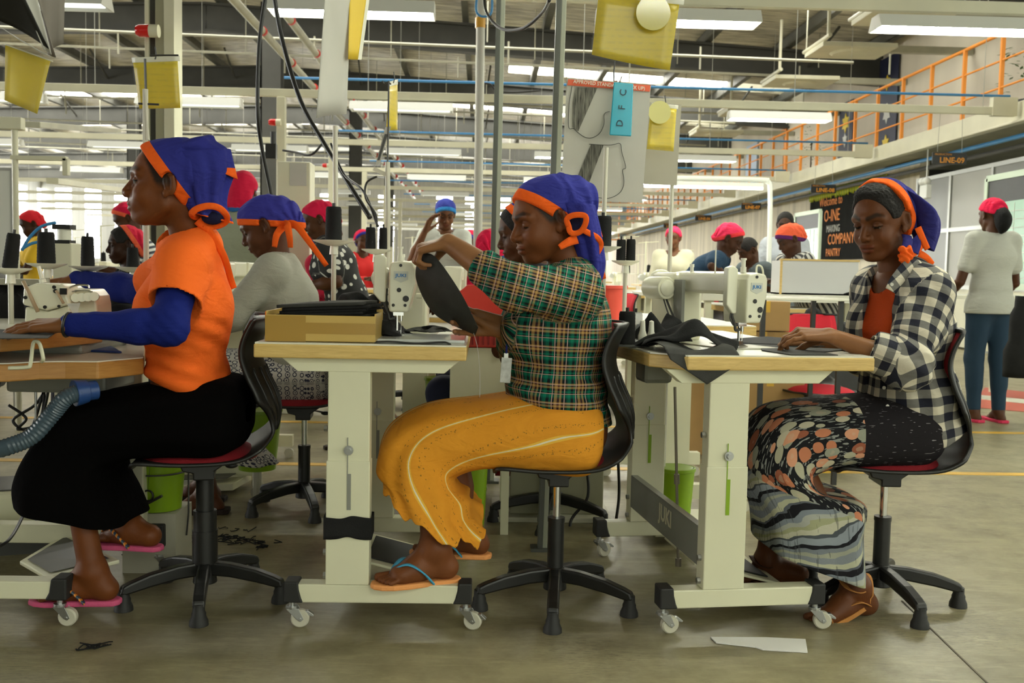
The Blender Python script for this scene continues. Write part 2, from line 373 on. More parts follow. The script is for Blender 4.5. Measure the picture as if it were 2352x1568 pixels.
# back wall with window strips
b = MB(); xx = XL; cols = []
x = -25.2
while x < 8.2:
    cols.append(x); x += 1.72
W = []
for i, x in enumerate(cols):
    if i % 7 == 5: continue
    W.append(x)
edge = XL
for x in W:
    b.bb(edge, x, YB, YB+.2, 0, 8.2); edge = x+.95
    b.bb(x, x+.95, YB, YB+.2, 0, 1.3); b.bb(x, x+.95, YB, YB+.2, 5.35, 8.2)
b.bb(edge, XR+1, YB, YB+.2, 0, 8.2)
struct(b.build('wall_back', M_walld))
for i, x in enumerate(W):
    b = MB(); b.bb(x, x+.95, YB+.12, YB+.14, 1.3, 5.35); b.m = 1
    for kz in range(1, 6): b.bb(x, x+.95, YB-.02, YB+.1, 1.3+kz*.68-.07, 1.3+kz*.68+.02)
    struct(b.build('window_%d' % (10+i), [M_day, M_walld]))
# left wall with windows
b = MB(); b.bb(XL-.2, XL, YF, YB, 0, 1.2); b.bb(XL-.2, XL, YF, YB, 5.3, 8.2)
yy = YF; kk = 60
while yy < YB:
    b.bb(XL-.2, XL, yy, yy+1.3, 1.2, 5.3)
    g = MB(); g.bb(XL-.12, XL-.1, yy+1.3, yy+2.4, 1.2, 5.3); struct(g.build('window_%d' % kk, M_day)); kk += 1
    yy += 2.4
struct(b.build('wall_left', M_walld))
b = MB(); b.bb(XL, -1.5, YF-.2, YF, 0, 8.0); struct(b.build('wall_light_block', M_walld))  # unseen half wall, added to keep light off the left front
# lattice screen far right at the end of the mezzanine
b = MB()
for i in range(14):
    b.bb(2.2+i*.45, 2.26+i*.45, 50, 50.05, 2.2, 4.6)
for i in range(6): b.bb(2.0, 8.4, 50, 50.05, 2.2+i*.45, 2.26+i*.45)
for i in range(14):
    for j in range(5):
        if (i*7+j*3) % 3: b.m = 1; b.bb(2.28+i*.45, 2.62+i*.45, 50.02, 50.04, 2.3+j*.45, 2.58+j*.45)
tag(b.build('orange_lattice', [M_orange, mat('blue_grey_panel', (0.35, 0.42, 0.5), .5)]), 'orange lattice screen at the far end of the hall', 'screen')
# ---- rows of service rails, lamps, blue pipes and hangers
def make_lamp(lit):
    t = thing('tube_light', '', 'light')
    b = MB(); prof = [(-.13, -.10), (-.07, 0.0), (.07, 0.0), (.13, -.10), (.12, -.10), (.065, -.012), (-.065, -.012), (-.12, -.10)]
    b.prism(prof, 1.2, (0, 0, 0), ((0, 1, 0), (0, 0, 1))); b.build('reflector', M_white, t)
    for s in (-1, 1):
        b = MB(); b.prism([(-.13, -.10), (-.07, 0.0), (.07, 0.0), (.13, -.10)], .008, (s*.604, 0, 0), ((0, 1, 0), (0, 0, 1))); b.build('end_plate', M_white, t)
    for s in (-1, 1):
        b = MB(); b.cyl((-.57, s*.045, -.075), (.57, s*.045, -.075), .017, n=8); b.build('tube', M_tube if lit else M_tubeoff, t, smooth=True)
    return t
L_on = make_lamp(True); L_off = make_lamp(False)
M_wire = mat('thin_wire', (0.38, 0.38, 0.33), 0.5)
def place(o, lab, loc, rz=0, grp=None, used=set()):
    if id(o) in used or o.name in used: return dup(o, lab, loc, rz, grp)
    used.add(o.name); o.location = loc; o.rotation_euler = (0, 0, rz); o['label'] = lab
    if grp: o['group'] = grp
    return o
rows = [-1.4, 3.1, 7.6, 12.1, 16.6, 21.1, 25.6, 30.1, 34.6, 39.1, 43.6, 48.1]
rown = ['behind the camera', 'over the front sewing line', 'nearest visible rail', 'second visible rail', 'third visible rail', 'fourth visible rail']
for i, y in enumerate(rows):
    far = i > 5
    rn = rown[i] if not far else ''
    g = 'service rails of the far sewing lines' if far else None
    t = thing('service_rail', 'cream overhead service rail of a far sewing line' if far else 'cream overhead service rail, the '+rn if i > 1 else 'cream overhead service rail '+rn, 'rail', (0, y, 3.05), 0, g)
    b = MB(); b.bb(-17, 6.38, -.03, .03, -.045, .045); b.build('channel', M_cream, t, bevel=.005)
    if i > 2:
        b = MB(); b.bb(6.1, 6.4, -.05, .05, -.06, .16); b.build('end_box', M_cream, t)
    for x in (-15.4, -11.8, -8.2, -4.6, -1.4, 1.15, 3.7, 6.0):
        if i < 2: continue
        b = MB(); b.cyl((x, 0, .045), (x, 0, zr(x)-3.2), .0045, n=5); b.build('hanger_wire', M_wire, t)
    if i > 1:
        b = MB(); b.cyl((-2.4, y+.05, 3.24), (6.35, y+.05, 3.24), .016, n=8)
        tag(b.build('air_pipe', M_bluep, smooth=True), 'blue air pipe of a far sewing line' if far else 'blue air pipe above the '+rn, 'pipe', 'blue pipes of the far lines' if far else None)
    xs_l = [-8.1, -5.8, -3.5, -1.0, 1.42, 3.52] if i != 2 else [-8.1, -5.8, -3.4, -1.0, 1.42, 3.52]
    for jx, x in enumerate(xs_l):
        lit = x > 0.5 or (i == 2 and x > -2)
        lab = ('lit' if lit else 'unlit')+' tube light fixture under the '+(rn if i > 1 else 'rail '+rn)+', '+['far left', 'second from left', 'third from left', 'left of centre', 'right of centre', 'far right'][jx]+' one' if not far else ('lit' if lit else 'unlit')+' tube light fixture hanging under a far rail'
        place(L_on if lit else L_off, lab, (x, y, 2.97 if i > 1 else 3.0), 0, (('lit' if lit else 'unlit')+' fixtures of the far rails') if far else None)
# cream posts of the rails
for i, (y, x) in enumerate([(12.1, -2.42), (16.6, -2.5), (21.1, -2.5), (25.6, -2.5), (30.1, -2.5)]):
    t = thing('rail_post', ['tall cream square post carrying the second visible rail', 'cream post carrying the third visible rail'][i] if i < 2 else 'cream post carrying a far rail', 'post', (x, y, 0), 0, None if i < 2 else 'posts of the far rails')
    b = MB(); b.bb(-.05, .05, -.05, .05, 0, 3.0); b.build('shaft', M_cream, t, bevel=.006)
    b = MB(); b.bb(-.09, .09, -.09, .09, 0, .012); b.build('base_plate', M_creamd, t)
# ================================================================ ORGANIC SHAPES: smooth fields turned into one continuous mesh
A3 = lambda v: np.array((v[0], v[1], v[2]), dtype=np.float64)
def vlen(q): return np.sqrt(np.einsum('ij,ij->i', q, q))
def f_cap(a, b, r0, r1=None):
    a = A3(a); b = A3(b); r1 = r0 if r1 is None else r1; ab = b-a; L = max(ab@ab, 1e-12)
    def f(p):
        t = np.clip(((p-a)@ab)/L, 0, 1); q = p-a-t[:, None]*ab
        return vlen(q)-(r0+(r1-r0)*t)
    return f
def f_ecap(a, b, wa, wb, side, flat=1.0):
    """elliptical capsule: wa, wb = (half width along side, half depth)"""
    a = A3(a); b = A3(b); ab = b-a; L = max(ab@ab, 1e-12); s = A3(side); s /= np.linalg.norm(s); ax = ab/math.sqrt(L)
    def f(p):
        t = np.clip(((p-a)@ab)/L, 0, 1); q = p-a-t[:, None]*ab; sd = q@s; fr = q-sd[:, None]*s
        W = wa[0]+(wb[0]-wa[0])*t; D = wa[1]+(wb[1]-wa[1])*t
        k = np.sqrt((sd/W)**2+np.einsum('ij,ij->i', fr, fr)/(D*D))
        return (k-1)*np.minimum(W, D)
    return f
def f_ell(c, r, M=None):
    c = A3(c); r = np.array(r, float); Mt = None if M is None else np.array(M)
    def f(p):
        q = p-c
        if Mt is not None: q = q@Mt
        k0 = vlen(q/r); k1 = vlen(q/(r*r))
        return k0*(k0-1)/np.maximum(k1, 1e-9)
    return f
def smin(a, b, k):
    if k <= 0: return np.minimum(a, b)
    h = np.maximum(k-np.abs(a-b), 0)/k
    return np.minimum(a, b)-h*h*k*0.25
def smax(a, b, k): return -smin(-a, -b, k)
def f_union(items):
    """items of (field, k)"""
    def f(p):
        d = None
        for it in items:
            g, k = it
            v = g(p); d = v if d is None else smin(d, v, k)
        return d
    return f
def f_plane(o, n):
    o = A3(o); n = A3(n); n /= np.linalg.norm(n)
    return lambda p: (p-o)@n        # positive on the side of n
def mesh_sdf(f, lo, hi, h, proj=2):
    lo = np.array(lo, float); hi = np.array(hi, float); B = 8; H = B*h
    nb = np.ceil((hi-lo)/H).astype(int)+1
    g = np.stack(np.meshgrid(*[np.arange(n) for n in nb], indexing='ij'), -1).reshape(-1, 3)
    cen = lo+(g+0.5)*H
    d = f(cen); act = g[np.abs(d) < H*1.5]
    if len(act) == 0: return np.zeros((0, 3)), np.zeros((0, 4), int)
    loc = np.stack(np.meshgrid(*[np.arange(B+1)]*3, indexing='ij'), -1).reshape(-1, 3)
    D = np.empty((len(act), (B+1)**3)); CH = 400
    for i in range(0, len(act), CH):
        a = act[i:i+CH]; pts = lo+((a[:, None]*B+loc[None]).reshape(-1, 3))*h
        D[i:i+CH] = f(pts).reshape(len(a), -1)
    D = D.reshape(len(act), B+1, B+1, B+1); neg = D < 0
    NY = int(nb[1]*B+4); NZ = int(nb[2]*B+4)
    key = lambda ix: (ix[..., 0].astype(np.int64)*NY+ix[..., 1])*NZ+ix[..., 2]
    cnt = np.zeros((len(act), B, B, B), int); acc = np.zeros((len(act), B, B, B, 3))
    for ax in range(3):
        o1, o2 = [i for i in range(3) if i != ax]
        for u in (0, 1):
            for v in (0, 1):
                s0 = [slice(0, B)]*3; s0[o1] = slice(u, u+B); s0[o2] = slice(v, v+B); s1 = list(s0); s1[ax] = slice(1, B+1)
                a = D[(slice(None),)+tuple(s0)]; b = D[(slice(None),)+tuple(s1)]; m = (a < 0) != (b < 0)
                t = np.where(m, a/np.where(m, a-b, 1), 0)
                cnt += m; acc[..., ax] += np.where(m, t, 0); acc[..., o1] += np.where(m, u, 0); acc[..., o2] += np.where(m, v, 0)
    sel = np.nonzero(cnt); cell = act[sel[0]]*B+np.stack(sel[1:], -1)
    verts = lo+(cell+acc[sel]/cnt[sel][:, None])*h
    keys = key(cell); order = np.argsort(keys); sk = keys[order]
    quads = []
    for ax in range(3):
        o1, o2 = [(1, 2), (2, 0), (0, 1)][ax]
        s0 = (slice(None), slice(0, B), slice(0, B), slice(0, B)); s1 = list(s0); s1[ax+1] = slice(1, B+1)
        a = neg[s0]; b = neg[tuple(s1)]; m = np.nonzero(a != b); c = act[m[0]]*B+np.stack(m[1:], -1); flip = a[m]
        cs = []
        for du, dv in ((0, 0), (-1, 0), (-1, -1), (0, -1)):
            cc = c.copy(); cc[:, o1] += du; cc[:, o2] += dv; kk = key(cc); i = np.searchsorted(sk, kk); i = np.minimum(i, len(sk)-1)
            ok = (sk[i] == kk) & (cc.min(1) >= 0); cs.append(np.where(ok, order[i], -1))
        q = np.stack(cs, -1); q = np.where(flip[:, None], q, q[:, ::-1]); quads.append(q[(q >= 0).all(1)])
    quads = np.concatenate(quads)
    for _ in range(proj):
        dv, n = grad(f, verts, h*0.5); verts = verts-np.clip(dv, -h, h)[:, None]*n*0.8
    return verts, quads
def grad(f, v, e):
    d = f(v); n = np.stack([f(v+np.eye(3)[i]*e)-d for i in range(3)], -1); n /= np.maximum(vlen(n), 1e-9)[:, None]
    return d, n
def add_mesh(name, V, Q, mats, origin=(0, 0, 0), parent=None, col=None, uvw=None, midx=None):
    me = bpy.data.meshes.new(name); V = V-A3(origin)
    me.vertices.add(len(V)); me.vertices.foreach_set('co', V.ravel())
    me.loops.add(len(Q)*4); me.loops.foreach_set('vertex_index', Q.ravel().astype(np.int32))
    me.polygons.add(len(Q)); me.polygons.foreach_set('loop_start', np.arange(len(Q), dtype=np.int32)*4)
    for m in (mats if isinstance(mats, (list, tuple)) else [mats]): me.materials.append(m)
    me.update(calc_edges=True); me.polygons.foreach_set('use_smooth', np.ones(len(Q), bool))
    if col is not None:
        a = me.attributes.new('Col', 'FLOAT_COLOR', 'POINT'); a.data.foreach_set('color', np.concatenate([col, np.ones((len(V), 1))], 1).ravel())
    if uvw is not None:
        a = me.attributes.new('UVW', 'FLOAT_VECTOR', 'POINT'); a.data.foreach_set('vector', uvw.ravel())
    if midx is not None: me.polygons.foreach_set('material_index', midx)
    o = bpy.data.objects.new(name, me); C.objects.link(o)
    if parent: o.parent = parent
    else: o.location = origin
    return o
def merge(parts):
    V = []; Q = []; Cc = []; o = 0
    for v, q, c in parts: V.append(v); Q.append(q+o); Cc.append(c); o += len(v)
    return np.concatenate(V), np.concatenate(Q), np.concatenate(Cc)
def wave(v, seed=0, f=(9, 9, 9), warp=1.0):
    """cheap smooth pseudo noise in -1..1, stretched by f"""
    rs = np.random.RandomState(seed); s = np.zeros(len(v)); q = v*np.array(f)
    q = q+warp*0.6*np.stack([np.sin(q@rs.normal(size=3)+rs.rand()*6) for _ in range(3)], -1)
    for i in range(5):
        s += np.sin(q@(rs.normal(size=3)*(1+0.5*i))+rs.rand()*6)/(1+0.4*i)
    return s/3.0
# ---------------------------------------------------------------- lofts for hems, scarf tails, sleeves
def crm(P0, P1, P2, P3, t):
    return 0.5*((2*P1)+(-P0+P2)*t+(2*P0-5*P1+4*P2-P3)*t*t+(-P0+3*P1-3*P2+P3)*t**3)
def loft(rings, nu=64, sub=6, ruffle=None, power=2.0):
    """rings of (centre, half-axis u, half-axis v); returns verts, quads, uv where uv=(angle 0..1, length)"""
    Cn = [np.concatenate([A3(r[0]), A3(r[1]), A3(r[2])]) for r in rings]; pts = []
    for i in range(len(Cn)-1):
        p0 = Cn[max(i-1, 0)]; p3 = Cn[min(i+2, len(Cn)-1)]
        for k in range(sub): pts.append(crm(p0, Cn[i], Cn[i+1], p3, k/sub))
    pts.append(Cn[-1]); nv = len(pts); V = []; UV = []; L = 0
    for j, r in enumerate(pts):
        if j: L += np.linalg.norm(r[:3]-pts[j-1][:3])
        th = np.arange(nu)/nu*2*math.pi; c, s = np.cos(th), np.sin(th)
        if power != 2.0: c = np.sign(c)*np.abs(c)**(2/power); s = np.sign(s)*np.abs(s)**(2/power)
        k = np.ones(nu) if ruffle is None else 1+ruffle(j/(nv-1), np.arange(nu)/nu)
        V.append(r[:3]+(k*c)[:, None]*r[3:6]+(k*s)[:, None]*r[6:9]); UV.append(np.stack([np.arange(nu)/nu, np.full(nu, L), np.full(nu, j/(nv-1))], -1))
    V = np.concatenate(V); UV = np.concatenate(UV); i = np.arange(nu); Q = []
    for j in range(nv-1): Q.append(np.stack([j*nu+i, j*nu+(i+1) % nu, (j+1)*nu+(i+1) % nu, (j+1)*nu+i], -1))
    return V, np.concatenate(Q), UV
def solid(o, t, off=0):
    md = o.modifiers.new('solid', 'SOLIDIFY'); md.thickness = t; md.offset = off; return o
def ribbon(name, pts, w, mtl, parent, side=None, t=0.002, twist=0.0, origin=(0, 0, 0), sub=5):
    """strip of cloth along points"""
    pts = [A3(p) for p in pts]; P_ = []
    for i in range(len(pts)-1):
        for k in range(sub): P_.append(crm(pts[max(i-1, 0)], pts[i], pts[i+1], pts[min(i+2, len(pts)-1)], k/sub))
    P_.append(pts[-1]); V = []; n = len(P_)
    for i, p in enumerate(P_):
        d = P_[min(i+1, n-1)]-P_[max(i-1, 0)]; d /= np.linalg.norm(d)+1e-9
        s = np.cross(d, A3(side) if side is not None else (0, 1, 0)); s /= np.linalg.norm(s)+1e-9
        s2 = np.cross(d, s); a = twist*i/n; s = s*math.cos(a)+s2*math.sin(a)
        ww = (w[0]+(w[1]-w[0])*i/(n-1) if isinstance(w, (tuple, list)) else w)/2
        for k in (-1, -.33, .33, 1): V.append(p+s*ww*k+s2*(0.12*ww*(1-k*k)))
    Q = [(i*4+k, i*4+k+1, (i+1)*4+k+1, (i+1)*4+k) for i in range(n-1) for k in range(3)]
    o = add_mesh(name, np.array(V), np.array(Q), mtl, origin, parent); solid(o, t); return o
# ---------------------------------------------------------------- hands, feet and heads as fields
def rotm(axis, ang):
    return np.array(Matrix.Rotation(ang, 3, Vector(axis)))
def hand_parts(wr, d, up, side, curl=(.3, .3, .3, .3, .3), spread=.12, s=1.0, thumb_out=.7, thumb_dir=None):
    """capsule list of a hand: wrist, direction, back-of-hand normal, side=+1 if thumb lies on cross(d,up)"""
    wr = A3(wr); d = A3(d); d /= np.linalg.norm(d); up = A3(up); up -= d*(up@d); up /= np.linalg.norm(up); t = np.cross(d, up)*side
    out = []; lens = [(.040, .024, .019), (.044, .028, .020), (.041, .026, .019), (.032, .019, .017)]; offs = (.031, .010, -.011, -.031); ml = (.083, .085, .080, .073); rs = (.0086, .0087, .0083, .0072)
    for i in range(4):
        k0 = wr+t*offs[i]*.55*s-up*.001; kn = wr+d*ml[i]*s+t*offs[i]*s+up*(.004-abs(offs[i])*.12)*s
        out.append((k0, kn, .0135*s, .0105*s, .012))
        ang = (1.5-i)*spread*.5; fd = d*math.cos(ang)+t*math.sin(ang); p = kn; c = curl[i] if not isinstance(curl[i], tuple) else None
        for j in range(3):
            a = c*(.8, 1.15, .8)[j] if c is not None else curl[i][j]
            ax = np.cross(fd, up); ax /= np.linalg.norm(ax); Rm = rotm(ax, -a); fd = Rm@fd; up_i = Rm@up
            q = p+fd*lens[i][j]*s; r = rs[i]*s
            out.append((p, q, r*(1, .93, .87)[j], r*(.95, .88, .76)[j], .004)); p = q; up = up_i
        up = A3(up); up = np.cross(t*side, d)*1.0
        up /= np.linalg.norm(up)
    b0 = wr+t*.018*s-up*.006*s; td = (d*.75+t*thumb_out-up*.35) if thumb_dir is None else A3(thumb_dir); td /= np.linalg.norm(td)
    b1 = b0+td*.046*s; out.append((b0, b1, .0155*s, .0115*s, .014))
    td2 = td+d*.35*(1 if thumb_dir is None else 0)-up*.25*curl[4]; td2 /= np.linalg.norm(td2); b2 = b1+td2*.031*s; out.append((b1, b2, .0105*s, .0094*s, .004))
    td3 = td2+d*.3*(1 if thumb_dir is None else 0)-up*.3*curl[4]; td3 /= np.linalg.norm(td3); out.append((b2, b2+td3*.024*s, .0094*s, .0078*s, .004))
    return out
def caps_field(caps): return [(f_cap(a, b, r0, r1), k) for a, b, r0, r1, k in caps]
def foot_parts(an, toe, s=1.0, side=1):
    """ankle joint, point at the tip of the big toe (on the sole plane)"""
    an = A3(an); toe = A3(toe); d = toe-an; hd = d.copy(); hd[2] = 0; hd /= np.linalg.norm(hd)
    L = .235*s; heel = toe-hd*L; slope = None
    sole = toe.copy(); up = np.array((0, 0, 1.0)); lat = np.cross(up, hd)*side
    heelc = heel+hd*.030*s+up*.030*s; heelc[2] = max(heelc[2], 0); lift = an[2]-.085*s-toe[2]
    heelc[2] = toe[2]+.028*s+max(lift, 0)
    ball = toe-hd*.065*s+up*.020*s; mid = toe-hd*.115*s+up*(.034*s)+up*max(lift, 0)*.5
    out = [(an, heelc, .034*s, .029*s, .02), (an+up*.0, mid+up*.012, .034*s, .026*s, .03), (mid, ball+lat*.0, .028*s, .021*s, .03), (mid-lat*.012, ball-lat*.022-hd*.01, .024*s, .017*s, .02), (heelc, ball-lat*.015, .026*s, .017*s, .03)]
    for i, (o, l, r) in enumerate(((.021, .0, .0115), (.003, -.004, .0080), (-.011, -.010, .0076), (-.0235, -.018, .0072), (-.034, -.027, .0066))):
        tip = toe+lat*(o-.008)*s+hd*(l-.010)*s+up*r; out.append((ball+lat*o*.9*s-hd*.01-up*.004, tip, r*1.05*s, r*s, .003))
    return out
class Head:
    def __init__(s, c, yaw, pitch=0, roll=0, sc=1.0, eyes=0.6, jaw=1.0, nose=1.0, cheek=1.0, lips=1.0):
        """yaw: direction the face points in the XY plane; pitch > 0 looks down"""
        s.c = A3(c); s.sc = sc; s.M = np.array((Matrix.Rotation(yaw, 3, 'Z') @ Matrix.Rotation(pitch, 3, 'Y') @ Matrix.Rotation(roll, 3, 'X')))
        s.eyes = eyes; s.jaw = jaw; s.nose = nose; s.cheek = cheek; s.lips = lips
    def loc(s, p): return ((p-s.c)@s.M)/s.sc
    def world(s, q): return s.c+(s.M@(A3(q)*s.sc))
    def field(s, detail=True, ears=True):
        e = []
        nz = s.nose; ck = s.cheek; lp = s.lips
        e.append((f_ell((-.010, 0, .030), (.099, .0735, .088)), 0))
        e.append((f_ell((.024, 0, -.036), (.061, .054*s.jaw, .077)), .035))
        e.append((f_ell((.0705, 0, -.093), (.018, .022*s.jaw, .0175)), .022))
        for y in (-1, 1):
            e.append((f_cap((-.004, y*.047*s.jaw, -.060), (.055, y*.020, -.096), .014, .012), .028))
            e.append((f_ell((.054, y*.036, -.038), (.026*ck, .022*ck, .026*ck)), .024))
            e.append((f_cap((.083, y*.010, .026), (.067, y*.044, .022), .0105, .010), .016))
        e.append((f_ell((.072, 0, -.060), (.024, .031, .026)), .018))
        base = f_union(e)
        nose = f_union([(f_cap((.0845, 0, .010), (.1065, 0, -.027), .0065, .0096*nz), 0), (f_ell((.097, .0125*nz, -.033), (.0115, .0078*nz, .0082)), .007), (f_ell((.097, -.0125*nz, -.033), (.0115, .0078*nz, .0082)), .007), (f_cap((.088, 0, -.033), (.105, 0, -.036), .009, .0075), .007)])
        holes = f_union([(f_ell((.1005, y*.0072*nz, -.0415), (.0055, .0036, .0042)), .001) for y in (-1, 1)])
        sock = f_union([(f_ell((.094, y*.0325, .002), (.019, .0185, .0135)), .01) for y in (-1, 1)])
        eye = f_union([(f_ell((.0695, y*.0315, .001), (.0135, .0130, .0125)), .0) for y in (-1, 1)])
        cut = .0050-s.eyes*.0125     # lid edge height: eyes=0 wide open, 1 nearly closed
        lids = []
        for y in (-1, 1):
            o = f_ell((.0690, y*.0315, .001), (.0158, .0158, .0142))
            lids.append((o, cut))
        lip_u = f_ell((.0905, 0, -.0600), (.0115*lp, .0235, .0066*lp)); lip_l = f_ell((.0885, 0, -.0725), (.0115*lp, .0195, .0082*lp)); crease = f_cap((.1015, -.019, -.0662), (.1015, .019, -.0662), .0026)
        ears_f = []
        for y in (-1, 1):
            Mr = np.array(Matrix.Rotation(y*R(-24), 3, 'Z') @ Matrix.Rotation(R(12), 3, 'Y'))
            ears_f.append((f_ell((-.016, y*.0765, -.002), (.0185, .0072, .0315), Mr), f_ell((-.0125, y*.0840, .0015), (.0105, .0075, .0195), Mr), f_ell((-.006, y*.0735, -.029), (.0085, .006, .0105), Mr), f_cap((-.0245, y*.083, .018), (-.024, y*.082, -.012), .0035)))
        def f(p):
            q = s.loc(p); d = base(q)
            if detail:
                d = smax(d, -sock(q), .016); d = smin(d, nose(q), .011); d = smax(d, -holes(q), .003)
                d = smin(d, lip_u(q), .005); d = smin(d, lip_l(q), .005); d = smax(d, -crease(q), .004)
                for o, c in lids:
                    v = o(q); up = smax(v, (c-q[:, 2]), .001); lo = smax(v+.0006, (q[:, 2]+.0068), .001); d = smin(d, up, .0035); d = smin(d, lo, .004)
                d = smin(d, eye(q), .0008)
            if ears:
                for a, b_, l, r_ in ears_f:
                    v = smax(a(q), -b_(q), .004); v = smin(v, r_(q), .004); v = smin(v, l(q), .006); d = smin(d, v, .006)
            return d*s.sc
        return f
    def color(s, p, skin, gaze=(1, 0, 0)):
        q = s.loc(p); n = len(p); c = np.tile(np.array(skin, float), (n, 1))
        c *= (1+.10*wave(q, 3, (30, 30, 30)))[:, None]
        def blend(m, col): 
            nonlocal c
            c = c*(1-m[:, None])+np.array(col)*m[:, None]
        sk = np.array(skin)
        # cheeks slightly redder, around eyes darker
        for y in (-1, 1):
            blend(np.clip(1-vlen((q-[.078, y*.040, -.030])/[.03, .025, .025]), 0, 1)*.45, sk*[1.15, .95, .85])
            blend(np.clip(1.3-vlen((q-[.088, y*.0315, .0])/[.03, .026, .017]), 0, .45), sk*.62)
        m = np.clip((.0030-np.minimum(f_ell((.0905, 0, -.0600), (.0115, .0240, .0066))(q), f_ell((.0885, 0, -.0725), (.0115, .020, .0082))(q)))/.003, 0, 1)*(q[:, 0] > .084)
        blend(m*.65, sk*[.82, .55, .55]+[.02, 0, .003])
        m = np.clip(1-np.abs(q[:, 2]+.0662)/.0026, 0, 1)*(q[:, 0] > .086)*(np.abs(q[:, 1]) < .024); blend(m*.85, sk*.18)
        if getattr(s, 'hair', None):
            a0 = np.array((.070, 0, s.hair[0])); a1 = np.array((.028, 0, s.hair[1])); dd = a1-a0; nn = np.array((dd[2], 0, -dd[0])); nn /= np.linalg.norm(nn); nn = -nn if nn[0] > 0 else nn
            blend(np.clip(((q-a0)@nn+.002*wave(q, 4, (150, 150, 150))+.003)/.010, 0, 1)*np.clip((q[:, 2]+.018)/.02, 0, 1)*.93*(np.abs(q[:, 1]) < .079), (.010, .008, .006))
        for y in (-1, 1):
            br = f_cap((.092, y*.014, .0265), (.078, y*.036, .0345), .0038, .0036)(q); br2 = f_cap((.078, y*.036, .0345), (.066, y*.050, .028), .0036, .002)(q)
            blend(np.clip((.006-np.minimum(br, br2))/.005, 0, 1)*.85, (.012, .008, .005))
            ec = np.array([.0695, y*.0315, .001]); e = f_ell(ec, (.0135, .0130, .0125))(q); on = (e < .0007)
            cut = .0050-s.eyes*.0125; on &= (q[:, 2] < cut-.0002) & (q[:, 2] > -.0072) & (q[:, 0] > .072)
            c[on] = (.10, .08, .06)
            g = np.array(gaze, float); g = g/np.linalg.norm(g); dv = (q-ec); dv /= np.maximum(vlen(dv), 1e-9)[:, None]; ir = on & ((dv@g) > .80); c[ir] = (.010, .006, .004); c[on & ((dv@g) < .58)] = (.035, .018, .010)
            ln = (np.abs(q[:, 2]-cut) < .0016) & (e < .004) & (q[:, 0] > .070); c[ln] = (.012, .008, .006)
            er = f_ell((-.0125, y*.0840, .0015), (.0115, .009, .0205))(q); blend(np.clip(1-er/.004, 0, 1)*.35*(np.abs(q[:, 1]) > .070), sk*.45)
        return c
SKIN = None
def attr_mat(name, rough, bump=0, bscale=200, spec=.4, sheen=0.0, wr=0, wscale=9, sss=0.0):
    q = NT(name); a = q.n('Attribute', attribute_name='Col'); tc = q.n('TexCoord')
    n = q.n('TexNoise', i_Vector=tc.outputs['Object'], i_Scale=float(bscale), i_Detail=3.0)
    h = n.outputs[0]
    if wr:
        mp = q.n('Mapping', i_Vector=tc.outputs['Object'], i_Rotation=(0.3, 0.7, 0.2), i_Scale=(1.0, 1.0, 2.2))
        n2 = q.n('TexNoise', i_Vector=mp.outputs[0], i_Scale=float(wscale), i_Detail=2.5, i_Distortion=1.3)
        h = q.math('MULTIPLY_ADD', n2.outputs[0], float(wr), h)
    q.b.inputs['Specular IOR Level'].default_value = spec; q.b.inputs['Sheen Weight'].default_value = sheen
    if sss: q.b.inputs['Subsurface Weight'].default_value = sss; q.b.inputs['Subsurface Scale'].default_value = .01; q.b.inputs['Subsurface Radius'].default_value = (1, .35, .2)
    return q.out(a.outputs['Color'], rough, h, bump, 0.003)
M_skin = attr_mat('skin', 0.46, 0.10, 220, .20)
M_cloth = attr_mat('woven_cloth', 0.85, 0.35, 420, .15, .0, 6.0, 11)
M_cloths = attr_mat('far_cloth', 0.85)
M_hair = attr_mat('short_hair', 0.75, 1.0, 160, .3)
